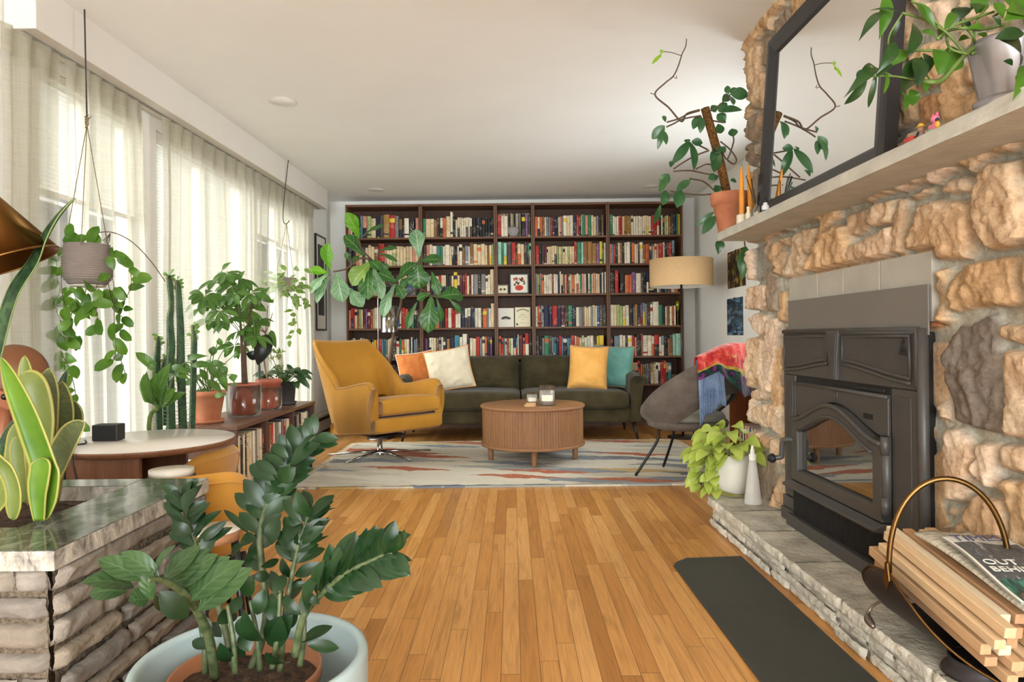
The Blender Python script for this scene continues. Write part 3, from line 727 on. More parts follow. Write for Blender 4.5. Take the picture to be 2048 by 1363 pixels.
def bookgeom(mb, w, h, d, ck, rr, base=V((0, 0, 0)), lean=0):
    """a book standing with its rounded spine towards -Y"""
    ci = PALK.index(ck); T = Matrix.Translation(base) @ Matrix.Rotation(lean, 4, 'Y')
    def add(vs, fs, mi, sm=False): mb.add([T @ V(v) for v in vs], fs, mi, sm)
    e = .0016; bands = [0]
    # spine in bands so that some carry a label panel or a two-tone jacket
    mode = rr.random(); cuts = [0, h]; cols = [ci]
    alt = PALK.index(rr.choice('wwkkcrdnyo'))
    if mode < .16: cuts = [0, h * .68, h * .86, h]; cols = [ci, alt, ci]
    elif mode < .28: cuts = [0, h * .12, h * .2, h]; cols = [ci, alt, ci]
    elif mode < .40: c = rr.uniform(.35, .65); cuts = [0, h * c, h]; cols = [alt, ci]
    elif mode < .46: cuts = [0, h * .06, h]; cols = [alt, ci]
    rd = min(.006, w * .25)
    prof = [(-w / 2 + e * .2, rd), (-w * .42, rd * .35), (-w * .22, 0), (w * .22, 0), (w * .42, rd * .35), (w / 2 - e * .2, rd)]
    for (z0, z1), c in zip(zip(cuts[:-1], cuts[1:]), cols):
        vs = [(x, y, z) for z in (z0, z1) for x, y in prof]; n = len(prof)
        add(vs, [(i, i + 1, n + i + 1, n + i) for i in range(n - 1)], c, True)
    x0, x1 = -w / 2 + e * .2, w / 2 - e * .2
    add([(x0, rd, 0), (x0, d, 0), (x0, d, h), (x0, rd, h)], [(0, 3, 2, 1)], ci)
    add([(x1, rd, 0), (x1, d, 0), (x1, d, h), (x1, rd, h)], [(0, 1, 2, 3)], ci)
    pz = len(PALK)
    for z, fl in ((h, 0), (h - .0025, 1), (0, 2)):
        if fl == 1: continue
        vs = [(x, y, z) for x, y in prof] + [(x1, d, z), (x0, d, z)]
        add(vs, [tuple(range(8)) if fl == 0 else tuple(range(7, -1, -1))], pz if fl == 0 and h < .26 else ci)
    add([(x0, d, 0), (x1, d, 0), (x1, d, h), (x0, d, h)], [(0, 3, 2, 1)], ci)
BOOKS = []
def books():
    rr = random.Random(11)
    for (bay, row), s in ROWS.items():
        a, b = BAYS[bay]; x0, x1 = a + .0215, b - .0215
        toks = s.split(); tot = 0; it = []
        for q in toks:
            if q[0] == '_': it.append(('_', float(q[1:]), 0)); tot += float(q[1:])
            else:
                w = int(q[1], 16); w = w * (1 + rr.uniform(-.09, .09)); it.append((q[0], w, int(q[2]))); tot += w
        k = (x1 - x0) / tot; x = x0; n = 0; nb = sum(1 for q in it if q[0] != '_')
        for c, w, hd in it:
            ww = w * k
            if c != '_':
                h = (26.5 + 3 * hd + rr.uniform(-1.2, 1.2)) / SCB
                clear = (SHZ[row - 1] - .02 if row else ZT - .024) - SHZ[row]
                h = min(h, clear - .008)
                BOOKS.append(dict(bay=bay, row=row, i=n, n=nb, c=c, x=x + ww / 2, w=max(ww - .0008, .004), h=h, z=SHZ[row], y=YBK + .012 + rr.uniform(0, .022), d=min(h * .66, .17) + rr.uniform(-.01, .01)))
                n += 1
            x += ww
    def score(q):
        s = q['w'] * q['h']
        if q['bay'] == 0 and q['row'] in (1, 2): s *= .3
        if q['bay'] == 0 and q['row'] == 5: s *= .35
        if q['bay'] == 0 and q['row'] == 4 and q['i'] < 8: s *= .3
        if q['bay'] == 1 and q['row'] in (2, 3) and q['i'] < 6: s *= .3
        if q['bay'] == 4 and q['row'] == 5 and q['i'] < 7: s *= .2
        if q['bay'] == 4 and q['row'] == 2 and q['i'] > 13: s *= .2
        if q['bay'] == 4 and q['row'] == 4 and q['i'] < 6: s *= .6
        if q['bay'] == 3 and q['row'] == 4 and q['i'] > 17: s *= .7
        return s
    order = sorted(BOOKS, key=score, reverse=True)
    keep = set(id(q) for q in order[:298])
    rest = MB()
    for q in BOOKS:
        r2 = random.Random(q['bay'] * 1000 + q['row'] * 100 + q['i'])
        base = V((q['x'], q['y'], q['z'] + .0006))
        if id(q) in keep:
            mb = MB(); bookgeom(mb, q['w'], q['h'], q['d'], q['c'], r2)
            used = sorted(set(mb.mi)); mp = {m: j for j, m in enumerate(used)}; mb.mi = [mp[m] for m in mb.mi]
            me = bpy.data.meshes.new('book'); me.from_pydata(mb.v, [], mb.f)
            for m in used: me.materials.append(BMATS[m])
            me.polygons.foreach_set('material_index', mb.mi); me.polygons.foreach_set('use_smooth', mb.sm); me.update()
            o = bpy.data.objects.new('book', me); COL.objects.link(o); o.location = base; MW[o.name] = o.matrix_world
            tk = 'thick ' if q['w'] > .036 else 'slim ' if q['w'] < .018 else ''
            hi = 'tall ' if q['h'] > .235 else ('short ' if q['h'] < .18 else '')
            i = q['i']
            pos = (ORD[i] + ' from the left') if i < q['n'] / 2 else (ORD[q['n'] - 1 - i] + ' from the right')
            pos = pos.replace('first from', 'first from')
            words = '%s%s%s book, %s, %s, %s' % (tk, hi, PAL[q['c']][1], pos, SHN[q['row']], BAYN[q['bay']])
            while len(words.split()) > 16: words = words.replace(' from the left', '', 1) if words.endswith('from the left') and words.count('from the left') > 1 and False else words.replace(' the ', ' ', 1)
            tag(o, words, 'book', 'books on the wall of bookcases')
        else:
            bookgeom(rest, q['w'], q['h'], q['d'], q['c'], r2, base)
    o = rest.build('books', BMATS); tag(o, 'the remaining slimmer or half hidden books filling the bookcase shelves', 'books', kind='stuff')
books()

# ---- things on the narrow shelves ----
def frame_thing(name, label, cat, x0, x1, z0, z1, y, fw, frame_m, inner, mats, lean=.06, art=None, group=None, th=.016):
    """an upright frame facing -Y, leaning back; inner = paper inset; art(mb) draws raised ink shapes on it"""
    w, h = x1 - x0, z1 - z0
    t_ = thing(name, ((x0 + x1) / 2, y, z0), label, cat, group)
    M = Matrix.Translation(((x0 + x1) / 2, y, z0 + .0015)) @ Matrix.Rotation(-lean, 4, 'X')
    if fw:
        f = MB()
        f.bx(-w / 2, -w / 2 + fw, 0, th, 0, h); f.bx(w / 2 - fw, w / 2, 0, th, 0, h); f.bx(-w / 2 + fw, w / 2 - fw, 0, th, 0, fw); f.bx(-w / 2 + fw, w / 2 - fw, 0, th, h - fw, h)
        f.build('frame', frame_m, t_, M, bevel=.002)
    p = MB(); p.bx(-w / 2 + fw + .0003, w / 2 - fw - .0003, .004, th - .001, fw + .0003, h - fw - .0003)
    p.build('sheet', inner, t_, M)
    if art:
        a = MB(); art(a, w, h); a.build('print', mats, t_, M)
    return t_
m_paper = mat('paper_white', (226, 220, 206), .8, .04, 5); m_paperc = mat('paper_cream', (226, 216, 184), .8, .05, 5)
m_ink = mat('ink_grey', (84, 80, 78), .8, 0); m_inkr = mat('ink_red', (196, 62, 44), .7, .2, 60); m_inkd = mat('ink_dark', (58, 44, 36), .7, .3, 60, c2=(120, 96, 70)); m_blackfr = mat('frame_black', (26, 25, 25), .4, .05)
m_brnfr = mat('frame_taupe', (110, 96, 84), .5, .2, 40)
def disc(mb, cx, cz, r, y, mi=0, n=12, sx=1):
    mb.prism([(cx + r * sx * cos(2 * pi * k / n), cz + r * sin(2 * pi * k / n)) for k in range(n)], (0, y, 0), (1, 0, 0), (0, 0, 1), (0, -1, 0), .0006, mi)
def art_flowers(a, w, h):
    rr = random.Random(5)
    for k in range(26): disc(a, rr.uniform(-.3, .3) * w, h * rr.uniform(.45, .78), .012 * rr.uniform(.5, 1.2), .0036, rr.choice((1, 1, 0, 2)), 7)
    disc(a, 0, h * .3, .03, .0036, 0, 16, 1.5)
def art_house(a, w, h):
    disc(a, 0, h * .5, .014, .0036, 0, 12, 2.6); disc(a, -.03, h * .46, .01, .0036, 0, 9, 2); disc(a, .035, h * .46, .011, .0036, 0, 9, 2); a.bx(-.055, .055, .003, .0036, h * .40, h * .415)
def art_cert(a, w, h):
    for k in range(15):
        q = k / 14; a.box(((q - .5) * w * .74, .0034, h * .80 + .02 * sin(pi * q)), (w * .034, .0008, .011 + .004 * (k % 3)), None, 0)
    for z, ww in ((.68, .12), (.62, .3), (.55, .5), (.47, .62), (.36, .24), (.2, .3)): a.bx(-w * ww / 2, w * ww / 2, .003, .0036, h * z, h * z + .0025)
    disc(a, -w * .36, h * .13, .012, .0036, 0, 10); a.bx(w * .1, w * .38, .003, .0036, h * .16, h * .163)
def narrow():
    a, b = BAYS[2]; y = YBK + .06
    def xz(px, py): p = P(px, py, YBK + .05); return p.x, p.z
    x0, _ = xz(1019, 585); x1, _ = xz(1058, 585)
    frame_thing('picture_frame', 'black framed print of a red flower bowl in the narrow bookcase', 'picture frame', x0, x1, SHZ[2] + .003, SHZ[2] + .225, y, .014, m_blackfr, m_paper, [m_inkr, m_inkd, mat('ink_green', (84, 100, 64), .7, .2, 40)], art=art_flowers)
    x0, _ = xz(994, 585); x1, _ = xz(1017, 585)
    frame_thing('picture_frame', 'small taupe frame with a pale picture left of the black framed print', 'picture frame', x0, x1, SHZ[2] + .001, SHZ[2] + .105, y - .02, .012, m_brnfr, m_paperc, [m_inkd], art=lambda q, w, h: [disc(q, dx, h * .5, .012, .0036, 0, 9, 1.3) for dx in (-.02, .02)])
    x0, _ = xz(995, 650); x1, _ = xz(1028, 650)
    frame_thing('certificate', 'white card with a small grey drawing, left of the two cards in the narrow bookcase', 'card', x0, x1, SHZ[3] + .001, SHZ[3] + .205, y, 0, None, m_paper, [m_ink], art=art_house)
    x0, _ = xz(1030, 650); x1, _ = xz(1061, 650)
    frame_thing('certificate', 'cream certificate with arched lettering, right of the two cards in the narrow bookcase', 'certificate', x0, x1, SHZ[3] + .001, SHZ[3] + .212, y, 0, None, m_paperc, [m_ink], art=art_cert)
    # apple shaped card on the top narrow shelf, with a row of thin magazines behind
    t_ = thing('apple_ornament', ((a + b) / 2 - .01, y - .01, SHZ[0]), 'grey apple shaped ornament on the top shelf of the narrow bookcase', 'ornament')
    M = Matrix.Translation(((a + b) / 2 - .012, y + .01, SHZ[0] + .001))
    prof = [(0, .004), (.026, .0), (.045, .018), (.062, .048), (.067, .075), (.06, .098), (.042, .112), (.018, .112), (.006, .104), (0, .102)]
    MB().lathe(prof, 24, M @ Matrix.Diagonal((1, .4, 1, 1))).build('body', mat('apple_grey', (142, 138, 132), .6, .08), t_)
    MB().tube([M @ V((0, 0, .1)), M @ V((.004, 0, .118)), M @ V((.012, 0, .126))], .004, 6).build('stalk', m_brnfr, t_)
    rr = random.Random(3); x = a + .03; n = 0
    while x < b - .03:
        w = rr.uniform(.005, .011); mb = MB(); bookgeom(mb, w, .282 + rr.uniform(-.004, .004), .02, rr.choice('gwwcdB'), rr)
        o = mb.build('magazine', BMATS); o.location = (x + w / 2, YBK + .235, SHZ[0] + .0006); MW[o.name] = o.matrix_world
        i = n; tag(o, 'thin pale magazine, %s from the left in the back row behind the grey apple ornament' % ORD[n], 'magazine', 'magazines behind the apple ornament')
        x += w + .001; n += 1
    # small green bottle jar on the right bookcase and a grey cushion low down
    p = P(1349, 640, YBK + .06)
    t_ = thing('goblet', (BAYS[4][1] - .05, YBK + .06, SHZ[3]), 'shiny yellow green goblet standing among the books at the right end of the rightmost bookcase', 'goblet')
    M = Matrix.Translation((BAYS[4][1] - .05, YBK + .06, SHZ[3] + .0008)) @ Matrix.Diagonal((.66, .66, 1, 1))
    MB().lathe([(0, 0), (.022, 0), (.02, .006), (.006, .012), (.005, .15), (.024, .175), (.034, .22), (.03, .262), (.027, .262), (.03, .22), (.0, .18)], 20, M).build('bowl', mat('goblet_green', (150, 146, 40), .15, .2, 8, metal=.4), t_)
    p = P(1350, 768, YBK + .1)
    mb = MB(); mb.grid(24, 13, lambda u, v: V((BAYS[4][1] - .079 + .046 * cos(2 * pi * u) * sin(pi * v) ** .6, YBK + .13 + .07 * sin(2 * pi * u) * sin(pi * v) ** .6, SHZ[5] + .004 + .045 * (1 - cos(pi * v)))), closeu=True)
    o = mb.build('cushion', mat('cushion_grey', (110, 104, 100), .9, .1, 30)); tag(o, 'small round grey cushion stored at the right end of the lowest visible bookcase shelf', 'cushion')
narrow()
# ================= upholstery helpers =================
def fabric(name, c, c2=None, bs=500, rough=.9, sheen=.25, bump=.25, vs=5, var=.1):
    return mat(name, c, rough, var, vs, bump, bs, .002, sheen=sheen, c2=c2, spec=.25)
def pillow_mesh(mb, w, h, t, M, seed, pinch=.10, wr=.006, mi=0):
    n = 28
    def side(sg):
        def fn(u, v):
            a, b = 2 * u - 1, 2 * v - 1
            k = 1 - pinch * (1 - abs(a) ** 2) * 0 
            x = a * w / 2 * (1 - pinch * (1 - b * b) * abs(a) ** 3 * .6); z = b * h / 2 * (1 - pinch * (1 - a * a) * abs(b) ** 3 * .6)
            th = t / 2 * (max(0, (1 - a ** 4)) * max(0, (1 - b ** 4))) ** .55
            wv = wr * (float(fbm(np.array(a * 2 + seed), np.array(b * 2.6 + (a * .8)), 3.1, 3, seed)) - .5) * 4 * (max(abs(a), abs(b)) ** 1.5 + .25) * (1 - max(abs(a), abs(b)) ** 8)
            return M @ V((x, sg * (th + wv), z))
        return fn
    mb.grid(n, n, side(-1), mi)
    b0 = len(mb.f); mb.grid(n, n, side(1), mi)
    for i in range(b0, len(mb.f)): mb.f[i] = mb.f[i][::-1]; mb.uv[i] = mb.uv[i][::-1]
def pillow_piping(mb, w, h, M, pinch, r=.006, mi=0):
    pts = []
    n = 20
    def pt(a, b): return M @ V((a * w / 2 * (1 - pinch * (1 - b * b) * abs(a) ** 3 * .6), 0, b * h / 2 * (1 - pinch * (1 - a * a) * abs(b) ** 3 * .6)))
    for k in range(n): pts.append(pt(-1 + 2 * k / n, -1))
    for k in range(n): pts.append(pt(1, -1 + 2 * k / n))
    for k in range(n): pts.append(pt(1 - 2 * k / n, 1))
    for k in range(n): pts.append(pt(-1, 1 - 2 * k / n))
    pts.append(pts[0]); mb.tube(pts, r, 6, mi)

# ================= rug =================
def rug():
    t = NT('rug_wool'); tc = t.new('ShaderNodeTexCoord'); sp = t.new('ShaderNodeSeparateXYZ'); t.l(tc.outputs['Object'], sp.inputs[0])
    x, y = sp.outputs[0], sp.outputs[1]
    n0 = t.noise(t.coord((3, 9, 1)), 1.4, 3)
    yy = t.math('ADD', y, t.math('MULTIPLY', n0, .11))
    row = t.math('FLOOR', t.math('DIVIDE', yy, .165)); fy = t.math('FRACT', t.math('DIVIDE', yy, .165))
    wn = t.new('ShaderNodeTexWhiteNoise', noise_dimensions='1D'); t.l(row, wn.inputs['W'])
    # long lozenges: skew x by the position inside the row, then cut into random lengths
    xx = t.math('ADD', x, t.math('ADD', t.math('MULTIPLY', wn.outputs['Value'], 4.0), t.math('MULTIPLY', t.math('SUBTRACT', fy, .5), .40)))
    cell = t.math('FLOOR', t.math('DIVIDE', xx, .33))
    cv = t.new('ShaderNodeCombineXYZ'); t.l(row, cv.inputs[0]); t.l(cell, cv.inputs[1])
    w2 = t.new('ShaderNodeTexWhiteNoise', noise_dimensions='3D'); t.l(cv.outputs[0], w2.inputs['Vector'])
    cr = (222, 213, 192)
    col = t.ramp(w2.outputs['Value'], [(0, rgba(cr)), (.20, rgba((206, 198, 176))), (.32, rgba((138, 146, 152))), (.46, rgba((226, 219, 198))), (.58, rgba((176, 178, 170))), (.68, rgba((112, 116, 120))), (.74, rgba((228, 218, 196))), (.84, rgba((184, 92, 46))), (.94, rgba((208, 176, 112)))], 'CONSTANT')
    nb = t.noise(t.coord((5, 16, 1)), 2.2, 4)
    col = t.mix(t.math('MULTIPLY', t.math('GREATER_THAN', nb, .62), .5), col, rgba((214, 208, 192)))
    dk = t.noise(t.coord((4, 22, 1)), 1.6, 3)
    col = t.mix(t.math('MULTIPLY', t.math('GREATER_THAN', dk, .68), .5), col, rgba((104, 108, 114)))
    f = t.noise(t.coord((1, 1, 1)), 260, 2); f2 = t.noise(t.coord((1, 1, 1)), 60, 3)
    col = t.mix(.5, col, t.ramp(f, [(.3, (.62, .62, .62, 1)), (.7, (1.1, 1.1, 1.1, 1))]), 'MULTIPLY')
    m = t.done(t.bsdf(col, .95, 0, .1, t.bump(t.math('ADD', f, f2), .8, .008), sheen=.2))
    x0, x1, y0, y1 = -1.415, 1.45, 4.385, 6.24
    t_ = thing('rug', ((x0 + x1) / 2, (y0 + y1) / 2, 0), 'shaggy wool area rug of cream grey and rust lozenges under the coffee table', 'rug')
    mb = MB(); nx, ny = 120, 84
    def fn(u, v):
        x = x0 + (x1 - x0) * u; y = y0 + (y1 - y0) * v
        e = .006 * (float(valnoise(np.array(x * 12), np.array(y * 12), 3)) - .5)
        return V((x, y + e * (1 if v in (0, 1) else 0), .014 + .006 * float(valnoise(np.array(x * 23), np.array(y * 23), 4))))
    mb.grid(nx, ny, fn)
    mb.bx(x0, x1, y0, y1, .0005, .0135)
    mb.build('pile', m, t_)
    fr = MB(); rr = random.Random(2)
    for sx, sg in ((x0, -1), (x1, 1)):
        y = y0
        while y < y1:
            for _ in range(2):
                a = V((sx, y, .008)); L = rr.uniform(.045, .085)
                fr.tube([a, a + V((sg * L * .5, rr.uniform(-.012, .012), .002)), a + V((sg * L, rr.uniform(-.02, .02), -.005))], [.0022, .002, .0012], 4, 0, False)
            y += .017
    ofr = fr.build('fringe', mat('rug_fringe', (206, 194, 168), .95, .2, 30), t_); ofr['kind'] = 'stuff'
rug()

# ================= sofa =================
def sofa():
    X0, X1, Y0, Y1 = -1.08, 1.205, 6.22, 7.10
    m = fabric('olive_velvet', (54, 46, 27), (72, 64, 40), 420, .9, .1, .15, 7); mleg = mat('sofa_leg', (48, 34, 24), .4, .1)
    t_ = thing('sofa', ((X0 + X1) / 2, (Y0 + Y1) / 2, 0), 'long olive green velvet sofa in front of the wall of books', 'sofa')
    aw = .15
    MB().bx(X0 + .02, X1 - .02, Y0 + .05, Y1 - .03, .165, .30).build('base_rail', m, t_, bevel=.025, seg=4, flat=False)
    MB().bx(X0 + .06, X1 - .06, Y1 - .2, Y1, .18, .70).build('back_panel', m, t_, bevel=.05, seg=4, flat=False)
    for s, x in ((1, X0), (-1, X1 - aw)):
        mb = MB(); n = 14
        def fn(u, v, x=x, s=s):   # rolled arm, flaring outwards towards the top
            prof = [(.03, .18), (.02, .40), (.0, .52), (-.005, .585), (.03, .615), (.09, .615), (.13, .585), (.135, .50), (.13, .40), (.13, .18)]
            k = v * (len(prof) - 1); i = min(int(k), len(prof) - 2); f = k - i
            px = prof[i][0] + (prof[i + 1][0] - prof[i][0]) * f; pz = prof[i][1] + (prof[i + 1][1] - prof[i][1]) * f
            if s < 0: px = aw - px
            y = Y0 + .02 + (Y1 - .12 - Y0) * u
            pz = pz + (.02 * u if pz > .5 else 0); 
            e = (1 - abs(2 * u - 1) ** 10)
            return V((x + aw / 2 + (px - aw / 2) * (.9 + .1 * e), y, .18 + (pz - .18) * (.95 + .05 * e)))
        mb.grid(n, 28, fn)
        rowsf = [[j * n for j in range(27, -1, -1)], [j * n + n - 1 for j in range(28)]]
        for q in rowsf: mb.f.append(q); mb.mi.append(0); mb.sm.append(True); mb.uv.append(None)
        mb.build('arm', m, t_)
    xm = .075
    for a, b in ((X0 + aw - .0, xm - .006), (xm + .006, X1 - aw)):
        mb = MB(); w = b - a; 
        def fn(u, v, a=a, w=w):
            th = v * 2 * pi; d = Y1 - .26 - (Y0 - .02)
            c, s_ = cos(th), sin(th); e = .34
            y = (abs(c) ** e) * (1 if c > 0 else -1); z = (abs(s_) ** e) * (1 if s_ > 0 else -1)
            q = 2 * u - 1; ed = (1 - abs(q) ** 14) ** .5
            bulge = .016 * (1 - q * q) if z > 0 else 0
            return V((a + w * u, Y0 - .02 + d / 2 - y * d / 2 * (.975 + .025 * ed), .375 + z * .083 * (.8 + .2 * ed) + bulge))
        mb.grid(26, 48, fn); mb.build('seat_cushion', m, t_)
        M = Matrix.Translation(((a + b) / 2, Y1 - .29, .60)) @ Matrix.Rotation(-.16, 4, 'X')
        mb = MB(); pillow_mesh(mb, w * 1.0, .36, .25, M, 3 + int(a * 9) % 5, .05, .010); mb.build('back_cushion', m, t_)
        mb = MB(); pillow_piping(mb, w, .36, M, .05, .004); mb.build('piping', m, t_)
    for x in (X0 + .09, X1 - .09):
        for y in (Y0 + .09, Y1 - .12):
            s = 1 if x > 0 else -1
            MB().tube([V((x, y, .17)), V((x + s * .035, y - (.03 if y < 6.6 else -.03), .0))], [.022, .011], 12).build('leg', mleg, t_)
sofa()
def pillow(name, label, c, c2, x, y, z, w, h, t, rx, rz, ry, seed, pipe, wr=.008):
    t_ = thing(name, (x, y, z - h / 2), label, 'pillow', 'throw pillows on the sofa')
    M = Matrix.Translation((x, y, z)) @ Matrix.Rotation(rz, 4, 'Z') @ Matrix.Rotation(rx, 4, 'X') @ Matrix.Rotation(ry, 4, 'Y')
    mb = MB(); pillow_mesh(mb, w, h, t, M, seed, .12, wr); mb.build('cover', fabric('velvet_' + name, c, c2, 300, .88, .08, .12, 4), t_)
    mb = MB(); pillow_piping(mb, w, h, M, .12, .0055); o = mb.build('piping', mat('piping_' + label.split()[0], pipe, .8, .03), t_); o['label'] = 'contrasting corded edge'
    return t_
pc = P(835, 748, 6.62); pillow('throw_pillow', 'burnt orange velvet pillow with white cord edge at the left end of the sofa', (206, 116, 58), (222, 138, 76), pc.x, 6.58, .645, .36, .37, .13, -.20, .30, -.12, 5, (226, 206, 182))
pc = P(900, 745, 6.5); pillow('throw_pillow', 'wrinkled cream velvet pillow with an orange cord edge, leaning on the orange pillow', (208, 194, 166), (222, 210, 184), pc.x, 6.45, .665, .43, .41, .14, -.30, .12, -.17, 9, (214, 142, 76), .013)
pc = P(1230, 740, 6.62); pillow('throw_pillow', 'teal velvet pillow behind the yellow pillow at the right end of the sofa', (88, 138, 128), (112, 160, 148), pc.x - .03, 6.58, .668, .40, .41, .13, -.22, -.30, .05, 14, (150, 118, 84), .011)
pc = P(1175, 740, 6.5); pillow('throw_pillow', 'mustard yellow velvet pillow with taupe cord, in front of the teal pillow', (216, 154, 72), (232, 176, 98), pc.x, 6.44, .668, .37, .42, .15, -.26, -.16, .05, 21, (150, 120, 90))

# ================= coffee table =================
def coffee():
    cx, cy, r, zt = .152, 5.27, .402, .447
    m1 = wood('oak_brown', (128, 88, 56), (156, 112, 74), 0, .45); m2 = wood('oak_brown_v', (118, 80, 50), (150, 108, 72), 2, .5)
    t_ = thing('coffee_table', (cx, cy, 0), 'round walnut drum coffee table with fluted sides on the rug', 'coffee table')
    T = Matrix.Translation((cx, cy, 0))
    MB().lathe([(0, zt - .022), (r - .006, zt - .022), (r, zt - .018), (r, zt - .005), (r - .005, zt), (0, zt)], 96, T).build('tabletop', m1, t_)
    MB().lathe([(0, .14), (r - .004, .14), (r, .144), (r, .156), (r - .004, .160), (0, .160)], 96, T).build('base_ring', m1, t_)
    mb = MB(); n = 560; ro = r - .014; vs = []
    for z in (.160, zt - .022):
        for k in range(n):
            a = 2 * pi * k / n; f = abs(sin(a * 55)) ** .5
            q = ro - .009 * (1 - f); vs.append(T @ V((q * cos(a), q * sin(a), z)))
    mb.add(vs, [(k, (k + 1) % n, n + (k + 1) % n, n + k) for k in range(n)], 0, True)
    mb.build('fluted_drum', m2, t_)
    for dx, dy in ((0, -.315), (.325, 0), (0, .315), (-.325, 0)):
        MB().lathe([(.018, .0), (.019, .002), (.026, .14), (0, .14)], 20, T @ Matrix.Translation((dx, dy, .0215)) @ Matrix.Diagonal((1, 1, .95, 1))).build('leg', m2, t_)
    # candles on top
    g = glassy('candle_glass', (.985, .985, .985, 1), .04); wax = mat('wax_white', (232, 228, 216), .6, .04); lab = mat('label_cream', (226, 218, 198), .7, .03)
    def candle(px, rad, h, label, yy, lid=False):
        p = Pz(px[0], px[1], zt); p = V((p.x, yy, zt + .0008))
        e = thing('candle', p, label, 'candle'); T2 = Matrix.Translation(p)
        MB().lathe([(0, 0), (rad, 0), (rad, h), (rad - .003, h), (rad - .003, .006), (0, .006)], 36, T2).build('jar', g, e)
        MB().lathe([(0, .0065), (rad - .0035, .0065), (rad - .0035, h * .74), (0, h * .72)], 32, T2).build('wax', wax, e)
        MB().tube([p + V((0, 0, h * .6)), p + V((.001, 0, h * .6 + .012))], .0012, 5).build('wick', m_blackfr, e)
        mb = MB(); mb.grid(10, 2, lambda u, v: T2 @ V(((rad + .0006) * sin((u - .5) * 1.5), -(rad + .0006) * cos((u - .5) * 1.5), h * (.24 + .3 * v))), 0); mb.build('label', lab, e)
    candle((1089, 800), .060, .150, 'large white candle in a clear glass jar on the walnut coffee table', 5.14)
    candle((1062, 800), .043, .098, 'smaller white candle jar behind the large glass candle on the coffee table', 5.24)
    p = Pz(1058, 806, zt); p = V((p.x, 5.06, zt + .0008))
    mb = MB(); mb.lathe([(0, 0), (.042, 0), (.044, .003), (.044, .013), (.042, .016), (0, .016)], 36, Matrix.Translation(p)); mb.lathe([(0, .0165), (.039, .0165), (.039, .026), (0, .026)], 36, Matrix.Translation(p + V((.008, .006, 0))))
    o = mb.build('candle_lid', wood('lid_wood', (186, 142, 96), (206, 164, 116), 0, .5)); tag(o, 'pale round wooden candle lid lying flat on the coffee table beside the candles', 'candle_lid')  # loose wooden lid of a candle jar
coffee()

